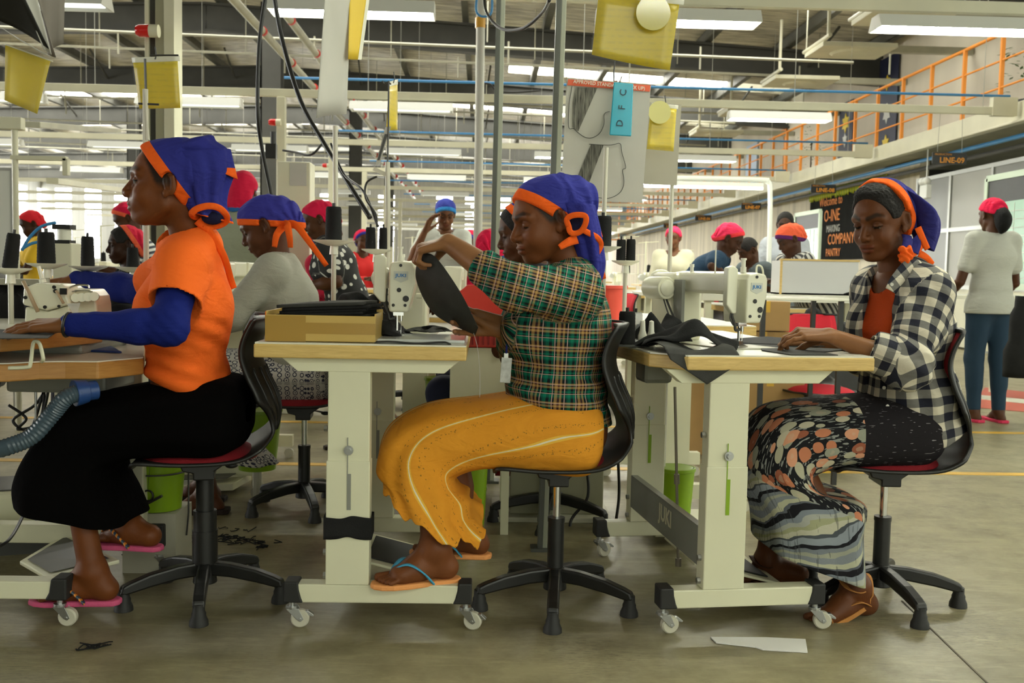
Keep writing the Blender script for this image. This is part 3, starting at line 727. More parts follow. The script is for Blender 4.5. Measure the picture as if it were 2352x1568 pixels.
# ================================================================ PEOPLE
V3 = lambda v: A3(v)
def nrm(v): v = A3(v); return v/np.linalg.norm(v)
class Fig:
    """a posed figure. J holds world-space joints; index 0 = left, 1 = right"""
    def __init__(s, J, head, build=1.0, bust=1.0, depth=1.0):
        s.J = J; s.h = head; s.b = build; s.bust = bust; s.dp = depth
        s.side = nrm(A3(J['sh'][0])-A3(J['sh'][1])); s.up = nrm(A3(J['neck'])-A3(J['hip'])); s.fwd = nrm(np.cross(s.side, s.up))
    def torso(s, inf=0.0):
        J = s.J; b = s.b; dp = s.dp; hip = A3(J['hip']); wa = A3(J['waist']); ch = A3(J['chest']); nk = A3(J['neck']); sd = s.side
        L = [(f_ecap(hip-s.up*.02, hip+(wa-hip)*.5, (.160*b+inf, .108*b*dp+inf), (.140*b+inf, .098*b*dp+inf), sd), 0),
             (f_ecap(wa, ch, (.126*b+inf, .092*b*dp+inf), (.142*b+inf, .104*b*dp+inf), sd), .06),
             (f_ecap(ch, nk-s.up*.035, (.142*b+inf, .104*b*dp+inf), (.085*b+inf, .066*b+inf), sd), .05)]
        for i in (0, 1):
            L.append((f_cap(nk-s.up*.035, A3(J['sh'][i])-s.up*.005, .050*b+inf, .047*b+inf), .04))
            L.append((f_ell(ch+s.fwd*(.068*b*dp)+sd*(.066*b*(1 if i == 0 else -1))-s.up*.012, (.056*s.bust+inf,)*3), .04))
        return L
    def arm(s, i, inf=0.0, t1=1.0, t0=0.0, part='both', loose=0.0):
        J = s.J; b = s.b; sh = A3(J['sh'][i]); el = A3(J['el'][i]); wr = A3(J['wr'][i]); L = []
        if part in ('both', 'upper'):
            L.append((f_cap(sh, el, .045*b+inf+loose, .035*b+inf+loose*.6), .03))
        if part in ('both', 'fore'):
            e = el+(wr-el)*t1; r1 = .0245+(.035-.0245)*(1-t1)
            L.append((f_cap(el, el+(wr-el)*min(.35, t1), .0355*b+inf, .0365*b+inf), .03)); L.append((f_cap(el+(wr-el)*min(.3, t1*.8), e, .0355*b+inf, (.0225+.012*(1-t1))*b+inf), .02))
        return L
    def leg(s, i, inf=0.0, t1=1.0, part='both'):
        J = s.J; b = s.b; hp = A3(J['hp'][i]); kn = A3(J['kn'][i]); an = A3(J['an'][i]); L = []
        if part in ('both', 'thigh'): L.append((f_cap(hp, kn, .082*b+inf, .056*b+inf), .05))
        if part in ('both', 'shin'):
            back = nrm(np.cross(np.cross(an-kn, s.fwd), an-kn)+1e-6)*-1
            e = kn+(an-kn)*t1
            L.append((f_cap(kn, e, .052*b*s.J.get('lg', 1.0)+inf, (.036+.016*(1-t1))*b+inf), .03))
            L.append((f_cap(kn+(an-kn)*.2+back*.012, kn+(an-kn)*.5+back*.008, .045*b+inf, .040*b+inf), .03))
        return L
    def neck(s):
        hd = s.h; a = hd.world((-.036, 0, -.050)); return [(f_cap(a, A3(s.J['neck'])+s.up*.0-s.fwd*.0, .0445, .054), .018)]
def bounds(items, pad=.15):
    a = np.array(items); return a.min(0)-pad, a.max(0)+pad
def body_mesh(label, F, skin, res='near', feet=True, gaze=(1, 0, 0), hands=(True, True), base=None, group=None, legs=True):
    """the whole body as one mesh object; head, hands and feet finer"""
    J = F.J; parts = []; base = base if base is not None else (float(J['hip'][0]), float(J['hip'][1]), 0.0)
    hres, bres, ares = {'near': (.0027, .011, .0036), 'mid': (.0048, .018, .008), 'far': (.0075, .03, .015)}[res]
    hd = F.h; nk = A3(J['neck'])
    # head and neck
    hf = f_union([(hd.field(detail=res != 'far'), 0)]+F.neck()); pl = f_plane(nk-F.up*.03, F.up); f = lambda p: np.maximum(hf(p), -pl(p))
    lo, hi = bounds([hd.world(q) for q in ((-.12, -.1, -.13), (.12, .1, .13), (-.12, .1, .13), (.12, -.1, -.13))]+[nk], .05)
    v, q = mesh_sdf(f, lo, hi, hres); parts.append((v, q, hd.color(v, skin, gaze)))
    # trunk, upper arms, thighs
    L = F.torso(0)+F.arm(0, part='upper')+F.arm(1, part='upper')
    if legs: L += F.leg(0, part='thigh')+F.leg(1, part='thigh')
    g = f_union(L); pts = [J['hip'], J['neck'], *J['sh'], *J['el']]+([*J['kn']] if legs else [])
    lo, hi = bounds(pts, .2); v, q = mesh_sdf(g, lo, hi, bres, 1); parts.append((v, q, np.tile(np.array(skin)*.95, (len(v), 1))))
    for i in (0, 1):
        if hands[i] is False: continue
        hp = J.get('hand', (None, None))[i]; caps = []
        if hp is None: hp = dict(d=nrm(A3(J['wr'][i])-A3(J['el'][i])), up=(0, 0, 1), curl=(.4,)*5)
        hp = dict(hp); d = hp.pop('d'); up = hp.pop('up'); sgn = hp.pop('side', None)
        if sgn is None:
            t = np.cross(nrm(d), nrm(up)); sgn = 1 if (t@F.side)*(1 if i == 0 else -1) < 0 else -1
        hc = hand_parts(J['wr'][i], d, up, sgn, **hp)
        if res == 'far': hc = [c for k, c in enumerate(hc)]
        L = F.arm(i, part='fore')+caps_field(hc); fl = f_union(L)
        lo, hi = bounds([J['el'][i], J['wr'][i]]+[c[1] for c in hc], .06); v, q = mesh_sdf(fl, lo, hi, ares)
        c = np.tile(np.array(J.get('hand_lit', skin)), (len(v), 1))*(1+.10*wave(v, 5, (25, 25, 25)))[:, None]  # separate hand colour: brighter light on the hands painted into the skin
        if res != 'far':
            for (a, b, r0, r1, k) in hc:   # darker knuckles, paler nails
                if r1 < .0080 and res == 'near' :
                    tip = A3(b); dn = vlen(v-tip); m = np.clip(1-dn/.0075, 0, 1)[:, None]; c = c*(1-m*.35)+np.array([.50, .32, .25])*m*.35
        parts.append((v, q, c))
    if legs:
        for i in (0, 1):
            L = F.leg(i, part='shin'); pts = [J['kn'][i], J['an'][i]]
            if feet:
                fp = foot_parts(J['an'][i], J['toe'][i], F.J.get('fs', 1.0), -1 if i == 0 else 1); L += caps_field(fp); pts += [c[1] for c in fp]
            lo, hi = bounds(pts, .07); fl = f_union(L); v, q = mesh_sdf(fl, lo, hi, ares*1.1)
            parts.append((v, q, np.tile(np.array(skin), (len(v), 1))*(1+.12*wave(v, 6, (20, 20, 20)))[:, None]))
    V, Q, cc = merge(parts); o = add_mesh('person', V, Q, M_skin, base, None, np.clip(cc, 0, 1)); tag(o, label, 'person', group); o['_b'] = list(base); del o['_b']
    F.base = base; F.obj = o; F.res = res
    return o
def garment(name, F, L, mtl, col, cuts=(), neckr=.072, amp=.004, res=None, inner=(), chains=None, bnds=None, wf=(7, 7, 12), extra=None, neckk=.004, neck=True, seed=1, folds=()):
    """cloth shell around the fields L, cut by planes (point, normal to keep)"""
    J = F.J; g = f_union(L); pls = [f_plane(o, n) for o, n in cuts]; nk = A3(J['neck']); hd = F.h
    nc = f_cap(nk-F.up*.02+F.fwd*.02, hd.world((-.02, 0, -.06)), neckr, neckr+.03) if neck else None
    inn = [f_cap(*c) for c in inner]; fc = [(A3(a), A3(ax)/np.linalg.norm(A3(ax)), fr, am, rad) for a, ax, fr, am, rad in folds]
    def f(p):
        d = g(p)-amp*wave(p, seed, wf)
        for a, ax, fr, am, rad in fc:
            q = p-a; r = vlen(q); d = d-am*np.exp(-(r/rad)**2)*np.sin((q@ax)*fr+1.5*np.sin(q[:, 1]*20))
        for pl in pls: d = smax(d, -pl(p), .004)
        if nc: d = smax(d, -nc(p), neckk)
        for c in inn: d = smax(d, -c(p), .005)
        return d
    if bnds is None:
        pts = [J['hip'], J['neck'], *J['sh'], *J['el'], *J['wr']]; bnds = bounds(pts, .2)
    h = res or {'near': .0052, 'mid': .010, 'far': .02}[F.res]
    v, q = mesh_sdf(f, bnds[0], bnds[1], h, 1)
    uvw = None
    if chains:
        best = np.full(len(v), 1e9); uvw = np.zeros((len(v), 3))
        for (pts, rad, ref, off, *pl_) in chains:
            cum = 0; S = []
            for a, b_ in zip(pts[:-1], pts[1:]):
                a = A3(a); b_ = A3(b_); ab = b_-a; Ls = np.linalg.norm(ab); d = ab/Ls; t = ((v-a)@d); tc = np.clip(t, 0, Ls); qv = v-a-tc[:, None]*d; dist = vlen(qv)-rad
                r = A3(ref)-d*(A3(ref)@d); r /= np.linalg.norm(r); w2 = np.cross(d, r); ang = np.arctan2(qv@w2, qv@r); S.append((dist, ang*rad, t+cum)); cum += Ls
            D_ = np.stack([q_[0] for q_ in S]); dm = D_.min(0); W_ = np.exp(-(D_-dm)/.012); W_ /= W_.sum(0); dist = dm+(.022 if off else 0); m = dist < best; best[m] = dist[m]
            if pl_: d0 = A3(pts[-1])-A3(pts[0]); d0[1] = 0; d0 /= np.linalg.norm(d0); p0_ = np.array((-d0[2], 0, d0[0])); uvw[m] = np.stack([(v-A3(pts[0]))@p0_, (v-A3(pts[0]))@d0, np.full(len(v), off)], -1)[m]; continue
            uvw[m] = np.stack([(W_*np.stack([q_[1] for q_ in S])).sum(0), (W_*np.stack([q_[2] for q_ in S])).sum(0), np.full(len(v), off)], -1)[m]
    cc = col(v) if callable(col) else np.tile(np.array(col, float), (len(v), 1))
    return add_mesh(name, v, q, mtl, F.base, F.obj, cc, uvw)
def scarf_mat(c1, c2, band):
    k = 'scarf_%d_%d_%d_%d' % (c1[0]*1000, c1[2]*1000, c2[0]*1000, band*10000)
    if k in MATS: return MATS[k]
    q = NT(k); s = q.n('SeparateXYZ'); q.set(s.inputs[0], uvn(q)); return q.out(q.mix(q.math('LESS_THAN', s.outputs[0], band), c1, c2), **fold_bump(q, 13, 7.0, .45))
def simple_scarf(F, c1, c2, grow=0.0, res=None, back=.0, tail=None, band=.030, lift=0, name='headscarf', hl=(.078, .080), lo_pt=(-.050, -.045), bulge=(.10, .078, .09), amp=.0055, knot=True, bcol=None):
    """head scarf tied at the nape, c1 = cloth, c2 = edge band"""
    hd = F.h; p0 = np.array((hl[0], 0, hl[1])); p1 = np.array((lo_pt[0], 0, lo_pt[1])); d = p1-p0; n = np.array((d[2], 0, -d[0])); n /= np.linalg.norm(n)
    if n[0] > 0: n = -n
    L = [(f_ell((-.010, 0, .030), (.107+grow, .084+grow, .097+grow)), 0), (f_ell((-.055-back, 0, .005+lift), (.075+back*.6, .070, .080)), .05)]
    if knot: L += [(f_ell((-.105-back, 0, -.055), (.032, .038, .030)), .03)]
    g = f_union(L); ears = [f_ell((-.012, y*.090, -.004), (.024, .030, .034)) for y in (-1, 1)]
    def f(p):
        q = hd.loc(p); kx = q-np.array((-.105-back, 0, -.055)); ph = np.arctan2(kx[:, 2]+.6*np.abs(kx[:, 1]), kx[:, 0]); fo = np.sin(ph*17+2.2*np.sin(q[:, 1]*28)+1.5*np.sin(q[:, 0]*23))*np.exp(-vlen(kx)/.13)*np.clip((q-p0)@n/.03-.6, 0, 1)
        d_ = g(q)-amp*wave(q, 7, (26, 14, 16))-.0075*fo; pl = (q-p0)@n; d_ = smax(d_, -pl, .006)
        for e in ears: d_ = smax(d_, -e(q), .003)
        return d_*hd.sc
    lo, hi = bounds([hd.world(q) for q in ((-.16-back, -.1, -.12), (.12, .1, .14), (-.16-back, .1, .14), (.12, -.1, -.12))], .03)
    v, q = mesh_sdf(f, lo, hi, res or {'near': .0032, 'mid': .006, 'far': .012}[F.res])
    ql = hd.loc(v); pl = (ql-p0)@n; o = add_mesh(name, v, q, scarf_mat(c1, c2, band), F.base, F.obj, None, np.stack([pl, ql[:, 1], ql[:, 2]], -1))
    if tail is not None:
        for k, (dx, dy, L_) in enumerate(tail):
            a = hd.world((-.115-back, 0, -.05)); pts = [a, a+A3((dx*.4, dy*.4, -.03)), a+A3((dx*.8, dy*.8, -L_*.5)), a+A3((dx, dy, -L_))]
            ribbon('scarf_tail', pts, (.035, .045), flat_mat(c2), o, side=(0, 1, 0), origin=F.base)
    return o
def flat_mat(c, rough=.85):
    k = 'cloth_%d_%d_%d' % tuple(int(x*1000) for x in c)
    return MATS[k] if k in MATS else mat(k, c, rough, bump=.25, bscale=60, spec=.15)
def hair_cap(F, hl=.070, low=-.02, res=None, infl=.006, rough=.002, col=(.012, .010, .009), extra=(), nape=True):
    hd = F.h; p0 = np.array((.070, 0, hl)); p1 = np.array((.028, 0, low)); d = p1-p0; n = np.array((d[2], 0, -d[0])); n /= np.linalg.norm(n)
    if n[0] > 0: n = -n
    L = [(f_ell((-.010, 0, .030), (.099+infl, .0735+infl, .088+infl)), 0), (f_ell((-.045, 0, -.01), (.058+infl, .058+infl, .06+infl)), .03)]+[(f_ell(c, r), .02) for c, r in extra]
    g = f_union(L); ear = [f_ell((-.014, y*.08, -.002), (.022, .03, .034)) for y in (-1, 1)]
    def f(p):
        q = hd.loc(p); d_ = g(q)-rough*wave(q, 9, (160, 160, 160), 2); d_ = smax(d_, -((q-p0)@n), .004)
        for e in ear: d_ = smax(d_, -e(q), .004)
        if nape: d_ = smax(d_, (.012-q[:, 2])*.8, .006)
        return d_*hd.sc
    lo, hi = bounds([hd.world(q) for q in ((-.13, -.1, -.12), (.12, .1, .14), (-.13, .1, .14), (.12, -.1, -.12))]+[hd.world(c) for c, r in extra], .06)
    v, q = mesh_sdf(f, lo, hi, res or {'near': .0032, 'mid': .006, 'far': .012}[F.res])
    return add_mesh('hair', v, q, M_hair, F.base, F.obj, np.tile(np.array(col), (len(v), 1)))
# ---- generic poses in a local frame: x forward, y left, z up, origin on the floor under the hips
def pose(loc, yaw, kind='stand', lean=0.0, s=1.0, arms=None, head_yaw=0.0, head_pitch=0.1, hd=None, width=1.0, seat=.47):
    M = Matrix.Translation(loc) @ Matrix.Rotation(yaw, 4, 'Z') @ Matrix.Scale(s, 4)
    Wd = lambda v: np.array(M @ Vector(v)); z0 = .90 if kind == 'stand' else seat+.10
    def sp(h, y=0, f=0): return (math.sin(lean)*h+f*math.cos(lean), y, z0+math.cos(lean)*h-f*math.sin(lean))
    J = dict(hip=Wd((0, 0, z0)), waist=Wd(sp(.15)), chest=Wd(sp(.34)), neck=Wd(sp(.49)))
    J['sh'] = (Wd(sp(.455, .155*width)), Wd(sp(.455, -.155*width)))
    if kind == 'stand':
        J['hp'] = (Wd((0, .085, z0-.03)), Wd((0, -.085, z0-.03))); J['kn'] = (Wd((.03, .09, .47)), Wd((-.01, -.09, .47)))
        J['an'] = (Wd((0, .09, .085)), Wd((-.04, -.09, .085))); J['toe'] = (Wd((.17, .10, .0)), Wd((.13, -.10, .0)))
    else:
        J['hp'] = (Wd((0, .09, z0-.02)), Wd((0, -.09, z0-.02))); J['kn'] = (Wd((.40, .11, z0)), Wd((.40, -.11, z0)))
        J['an'] = (Wd((.36, .11, .085)), Wd((.42, -.11, .085))); J['toe'] = (Wd((.53, .12, .0)), Wd((.59, -.12, .0)))
    arms = arms or [((.10, .20, .20), (.30, .12, .17)), ((.10, -.20, .20), (.30, -.12, .17))]
    # arms given relative: (forward, left, height above hips)
    J['el'] = tuple(Wd((a[0][0], a[0][1], z0+a[0][2])) for a in arms); J['wr'] = tuple(Wd((a[1][0], a[1][1], z0+a[1][2])) for a in arms)
    J['fs'] = s
    hc = Wd((math.sin(lean)*.49+.03+math.sin(head_pitch)*.05, 0, z0+math.cos(lean)*.49+.155-math.sin(head_pitch)*.02))
    H = Head(hc, yaw+head_yaw, head_pitch, 0, s, **(hd or {}))
    return J, H, M
def top_fields(F, inf=.012, sleeve='short', loose=.0):
    L = F.torso(inf)
    if abs(F.J['kn'][0][2]-F.J['hip'][2]) > .3: L.append((f_ecap(A3(F.J['hip'])-F.up*.13, A3(F.J['hip'])-F.up*.02, (.182*F.b+inf, .122*F.b+inf), (.166*F.b+inf, .112*F.b+inf), F.side), .03))
    for i in (0, 1):
        sh = A3(F.J['sh'][i]); el = A3(F.J['el'][i])
        if sleeve == 'short': L.append((f_cap(sh, sh+(el-sh)*.62, .047*F.b+inf+loose, .044*F.b+inf+loose), .035))
        elif sleeve == 'long': L += F.arm(i, inf*.7, t1=.94)
        elif sleeve == '3q': L += F.arm(i, inf*.9, t1=.35)
        elif sleeve == 'none': pass
    return L
def dress(F, top, bottom, sleeve='short', kind='pants', mt=None, mb=None, skirt_h=.42, hem=-.10, colr=None):
    """simple clothes for the people further away"""
    J = F.J; F_ = F
    garment('shirt', F, top_fields(F, .014, sleeve), mt or (M_cloth if F.res != 'far' else M_cloths), top, cuts=[(A3(J['hip'])-F.up*.085, F.up)], amp=.005, neckr=.062,
            chains=[([A3(J['hip'])-F.up*.1, J['neck']], .13, (0, -1, 0), 0)]+[([J['sh'][i], J['el'][i], J['wr'][i]], .045, (0, -1, 0), i+1) for i in (0, 1)])
    if kind == 'pants':
        L = [(f_ecap(A3(J['hip'])-F.up*.03, A3(J['hip'])+F.up*.08, (.160*F.b, .108*F.b), (.135*F.b, .094*F.b), F.side), 0)]
        for i in (0, 1): L += F.leg(i, .010, t1=.95)
        v, q = mesh_sdf(f_union(L), *bounds([J['hip'], *J['kn'], *J['an']], .2), {'near': .007, 'mid': .012, 'far': .022}[F.res], 1)
        add_mesh('trousers', v, q, mb or M_cloths, F.base, F.obj, np.tile(np.array(bottom), (len(v), 1)))
    elif kind == 'skirt':
        sd = F.side; kn = (A3(J['kn'][0])+A3(J['kn'][1]))/2; hp = A3(J['hip']); an = (A3(J['an'][0])+A3(J['an'][1]))/2; hm = kn+(an-kn)*skirt_h/.42*.75
        sit = abs(kn[2]-hp[2]) < .2
        if sit:
            f = nrm(kn-hp); rings = [(hp-f*.10, sd*.12, A3((0, 0, .08))), (hp, sd*.175, A3((0, 0, .125))), (hp+(kn-hp)*.5, sd*.18, A3((0, 0, .10))), (kn-f*.02, sd*.18, A3((0, 0, .075))), (kn+f*.045-A3((0, 0, .06)), sd*.18, f*.085+A3((0, 0, .03))), (hm, sd*.20, f*.14)]
        else: rings = [(hp+F.up*.10, sd*.135, F.fwd*.10), (hp, sd*.175, F.fwd*.125), (kn, sd*.19, F.fwd*.14), (hm, sd*.22, F.fwd*.17)]
        V, Q, UV = loft(rings, 48, 4, lambda v_, u: (.05*v_*np.sin(u*2*math.pi*9)))
        cc = np.tile(np.array(bottom), (len(V), 1)); o = add_mesh('skirt', V, Q, mb or M_cloths, F.base, F.obj, cc, np.stack([UV[:, 0]*1.1, UV[:, 1], UV[:, 2]], -1)); solid(o, .004)
def shoes(F, c, heel=.012):
    for i in (0, 1):
        toe = A3(F.J['toe'][i]); an = A3(F.J['an'][i]); d = toe-an; d[2] = 0; d = nrm(d); s = F.J.get('fs', 1.0)
        b = MB(); b.prism([(-.045*s, -.24*s), (-.03*s, -.262*s), (.03*s, -.262*s), (.042*s, -.2*s), (.045*s, -.08*s), (.035*s, 0), (0, .014*s), (-.035*s, 0), (-.047*s, -.08*s)], .02, (0, 0, 0), ((1, 0, 0), (0, 1, 0)), cen=False)
        M = Matrix.Translation(Vector(toe)-Vector(F.base)+Vector((0, 0, .001-min(toe[2], .02)))) @ Matrix.Rotation(math.atan2(d[1], d[0])-R(90), 4, 'Z')
        b.xf(M); b.build('sandal', flat_mat(c, .6), F.obj, bevel=.004)
# ---- printed cloths
def uvn(q): return q.n('Attribute', attribute_name='UVW').outputs['Vector']
def stripes(q, coord, period, stops, phase=0.0):
    f = q.math('FRACT', q.math('ADD', q.math('DIVIDE', coord, period), phase)); r = q.n('ValToRGB', i_Fac=f); cr = r.color_ramp; cr.interpolation = 'CONSTANT'
    while len(cr.elements) < len(stops): cr.elements.new(.5)
    for e, (p_, c) in zip(cr.elements, stops): e.position = p_; e.color = (*c, 1)
    return r.outputs[0]
def fold_bump(q, sc=11, w=6.0, st=.35):
    tc = q.n('TexCoord'); mp = q.n('Mapping', i_Vector=tc.outputs['Object'], i_Rotation=(0.3, 0.7, 0.2), i_Scale=(1.0, 1.0, 2.2))
    n2 = q.n('TexNoise', i_Vector=mp.outputs[0], i_Scale=float(sc), i_Detail=2.5, i_Distortion=1.3); n = q.n('TexNoise', i_Vector=tc.outputs['Object'], i_Scale=420.0)
    q.b.inputs['Specular IOR Level'].default_value = .15
    return dict(bump=q.math('MULTIPLY_ADD', n2.outputs[0], w, q.math('MULTIPLY', n.outputs[0], .3)), bs=st, bd=.003, rough=.85)
def plaid():
    q = NT('green_plaid'); s = q.n('SeparateXYZ'); q.set(s.inputs[0], uvn(q))
    gr = (.004, .16, .095); dk = (.006, .010, .012); tn = (.42, .25, .085); mr = (.055, .018, .02); dg = (.004, .07, .05)
    st = [(0, gr), (.13, dk), (.25, gr), (.32, dk), (.45, tn), (.57, mr), (.66, tn), (.74, dk), (.93, dg)]
    a = stripes(q, s.outputs[0], .052, st, 10.0); b = stripes(q, s.outputs[1], .052, st, 10.3); c = q.n('Mix', data_type='RGBA', blend_type='MIX'); q.set(c.inputs[0], .5); q.set(c.inputs[6], a); q.set(c.inputs[7], b)
    m = q.n('TexChecker'); q.set(m.inputs[0], uvn(q)); m.inputs['Scale'].default_value = 700; m.inputs[1].default_value = (1, 1, 1, 1); m.inputs[2].default_value = (0, 0, 0, 1)
    col = c.outputs[2]
    ln = (.62, .42, .37)
    for i, per in ((0, .026), (1, .026)):
        f = q.math('FRACT', q.math('DIVIDE', q.math('ADD', s.outputs[i], 5.0), per)); l = q.math('LESS_THAN', f, .075); col = q.mix(q.math('MULTIPLY', l, .6), col, ln)
    return q.out(col, **fold_bump(q))
def gingham(name='gingham', dk=(.018, .019, .030), lt=(.62, .57, .45), per=.050, md=None):
    q = NT(name); s = q.n('SeparateXYZ'); q.set(s.inputs[0], uvn(q)); dc = q.n('TexNoise', i_Scale=14.0); q.set(dc.inputs['Vector'], uvn(q))
    fs = []
    for i in (0, 1):
        f = q.math('FRACT', q.math('DIVIDE', q.math('ADD', s.outputs[i], 5.0), per)); fs.append(q.math('LESS_THAN', f, .5))
    sm = q.math('MULTIPLY', q.math('ADD', fs[0], fs[1]), .5); r = q.n('ValToRGB', i_Fac=sm); r.color_ramp.elements[0].color = (*dk, 1); r.color_ramp.elements[1].color = (*lt, 1)
    e = r.color_ramp.elements.new(.5); e.color = (*(md or (.17, .165, .15)), 1)
    return q.out(r.outputs[0], **fold_bump(q))
def hexprint():
    q = NT('hexagon_print'); v = q.n('TexVoronoi', i_Scale=34.0, i_Randomness=.25); q.set(v.inputs['Vector'], uvn(q))
    r = q.n('ValToRGB', i_Fac=v.outputs['Distance']); cr = r.color_ramp; cr.interpolation = 'CONSTANT'; cr.elements.new(.5); cr.elements.new(.6)
    for e, (p_, c) in zip(cr.elements, [(0, (.02, .022, .05)), (.16, (.55, .54, .50)), (.36, (.025, .028, .06)), (.50, (.50, .49, .46))]): e.position = p_; e.color = (*c, 1)
    return q.out(r.outputs[0], rough=.85)
def stars():
    q = NT('star_print'); v = q.n('TexVoronoi', i_Scale=22.0, i_Randomness=.6); q.set(v.inputs['Vector'], uvn(q)); f = q.math('LESS_THAN', v.outputs['Distance'], .33)
    return q.out(q.mix(f, (.012, .012, .012), (.62, .62, .56)), rough=.85)
def hstripes(name, c1, c2, per=.04, axis=1, duty=.5):
    q = NT(name); s = q.n('SeparateXYZ'); q.set(s.inputs[0], uvn(q)); return q.out(stripes(q, s.outputs[axis], per, [(0, c1), (duty, c2)], 10.0), rough=.85)
def floral():
    """long skirt: ovals on black above the knee, brushed diagonal stripes below"""
    q = NT('floral_and_brushed_print'); s = q.n('SeparateXYZ'); q.set(s.inputs[0], uvn(q)); uv = uvn(q)
    mp = q.n('Mapping', i_Scale=(27.0, 20.0, 0.0)); q.set(mp.inputs[0], uv); v = q.n('TexVoronoi', i_Scale=1.0, i_Randomness=.85); q.set(v.inputs['Vector'], mp.outputs[0])
    hs = q.n('SeparateXYZ'); q.set(hs.inputs[0], v.outputs['Color']); r = q.n('ValToRGB', i_Fac=hs.outputs[0]); cr = r.color_ramp; cr.interpolation = 'CONSTANT'
    while len(cr.elements) < 6: cr.elements.new(.5)
    for e, (p_, c) in zip(cr.elements, [(0, (.50, .19, .10)), (.22, (.42, .40, .29)), (.42, (.62, .30, .18)), (.58, (.30, .31, .24)), (.75, (.30, .10, .055)), (.88, (.50, .46, .34))]): e.position = p_; e.color = (*c, 1)
    nz = q.n('TexNoise', i_Scale=60.0, i_Detail=2.0); q.set(nz.inputs['Vector'], uv); inner = q.math('LESS_THAN', q.math('ADD', v.outputs['Distance'], q.math('MULTIPLY', nz.outputs[0], .35)), .40)
    blob = q.math('LESS_THAN', v.outputs['Distance'], .50); oc = q.mix(q.math('MULTIPLY', inner, .35), r.outputs[0], (.55, .42, .30))
    mpb = q.n('Mapping', i_Scale=(60.0, 14.0, 1.0), i_Rotation=(0, 0, .6)); q.set(mpb.inputs[0], uv); hb = q.n('TexNoise', i_Scale=3.0, i_Detail=1.0); q.set(hb.inputs['Vector'], mpb.outputs[0])
    bg = q.mix(q.math('GREATER_THAN', hb.outputs[0], .60), (.012, .012, .014), (.26, .27, .25)); fl = q.mix(blob, bg, oc)
    # dark lap area
    lap = q.math('LESS_THAN', s.outputs[1], .27); sp = q.math('GREATER_THAN', hb.outputs[0], .70); fl = q.mix(lap, fl, q.mix(sp, (.014, .012, .014), (.20, .19, .20)))
    # brushed stripes
    cx = q.math('ADD', q.math('MULTIPLY', s.outputs[1], 1.0), q.math('MULTIPLY', s.outputs[0], .55)); n3 = q.n('TexNoise', i_Scale=3.2, i_Detail=4.0); q.set(n3.inputs['Vector'], uv)
    cy = q.math('MULTIPLY_ADD', n3.outputs[0], .16, cx); st = [(0, (.20, .22, .24)), (.10, (.42, .42, .30)), (.18, (.10, .11, .13)), (.22, (.012, .012, .015)), (.33, (.20, .23, .26)), (.42, (.36, .37, .33)), (.50, (.33, .34, .20)), (.56, (.46, .45, .34)), (.64, (.07, .08, .09)), (.68, (.24, .27, .30)), (.80, (.012, .012, .015)), (.86, (.17, .19, .21)), (.93, (.30, .31, .24))]
    r3 = stripes(q, cy, .17, st, 10.0); hb2 = q.n('Mapping', i_Scale=(90.0, 8.0, 1.0), i_Rotation=(0, 0, .5)); q.set(hb2.inputs[0], uv); n5 = q.n('TexNoise', i_Scale=1.5, i_Detail=2.0); q.set(n5.inputs['Vector'], hb2.outputs[0])
    r3 = q.mix(q.math('MULTIPLY', q.math('GREATER_THAN', n5.outputs[0], .62), .5), r3, (.05, .055, .06))
    low = q.math('GREATER_THAN', q.math('ADD', s.outputs[1], q.math('MULTIPLY', s.outputs[0], -.35)), .64)
    return q.out(q.mix(low, fl, r3), **fold_bump(q, 9, 4.0, .3))
def mustard():
    q = NT('mustard_cloth'); s = q.n('SeparateXYZ'); q.set(s.inputs[0], uvn(q)); u, v = s.outputs[0], s.outputs[1]
    base = (.72, .30, .026); n = q.n('TexNoise', i_Scale=6.0, i_Detail=3.0); q.set(n.inputs['Vector'], uvn(q)); f = q.n('MapRange', i_Value=n.outputs[0], i_1=.35, i_2=.7, i_3=0.0, i_4=.35); col = q.mix(f.outputs[0], base, (.61, .235, .016))
    # piping lines running from the waist over the knee to the hem
    for off, sl in ((.02, .32), (.17, .30), (-.14, .25)):
        lnc = q.math('ADD', u, q.math('MULTIPLY_ADD', q.math('SINE', q.math('MULTIPLY', v, 4.0)), .03, q.math('MULTIPLY_ADD', v, -sl, .20-off)))
        a = q.math('ABSOLUTE', lnc); col = q.mix(q.math('LESS_THAN', a, .0055), col, (.78, .45, .06)); col = q.mix(q.math('LESS_THAN', a, .0016), col, (.75, .68, .50))
        b = q.math('ABSOLUTE', q.math('ADD', a, -.032)); mp = q.n('Mapping', i_Scale=(150.0, 150.0, 0)); q.set(mp.inputs[0], uvn(q)); vo = q.n('TexVoronoi', i_Scale=1.0); q.set(vo.inputs['Vector'], mp.outputs[0])
        dots = q.math('MULTIPLY', q.math('LESS_THAN', b, .007), q.math('LESS_THAN', vo.outputs['Distance'], .28)); col = q.mix(q.math('MULTIPLY', dots, .8), col, (.16, .10, .02))
    mp = q.n('Mapping', i_Scale=(16.0, 14.0, 0)); q.set(mp.inputs[0], uvn(q)); vo = q.n('TexVoronoi', i_Scale=1.0, i_Randomness=.7); q.set(vo.inputs['Vector'], mp.outputs[0])
    ring = q.math('LESS_THAN', q.math('ABSOLUTE', q.math('ADD', vo.outputs['Distance'], -.13)), .03); mp2 = q.n('Mapping', i_Scale=(230.0, 230.0, 0)); q.set(mp2.inputs[0], uvn(q)); vo2 = q.n('TexVoronoi', i_Scale=1.0); q.set(vo2.inputs['Vector'], mp2.outputs[0])
    col = q.mix(q.math('MULTIPLY', q.math('MULTIPLY', ring, q.math('LESS_THAN', vo2.outputs['Distance'], .35)), .8), col, (.17, .10, .02))
    return q.out(col, **fold_bump(q, 9, 6.0, .5))
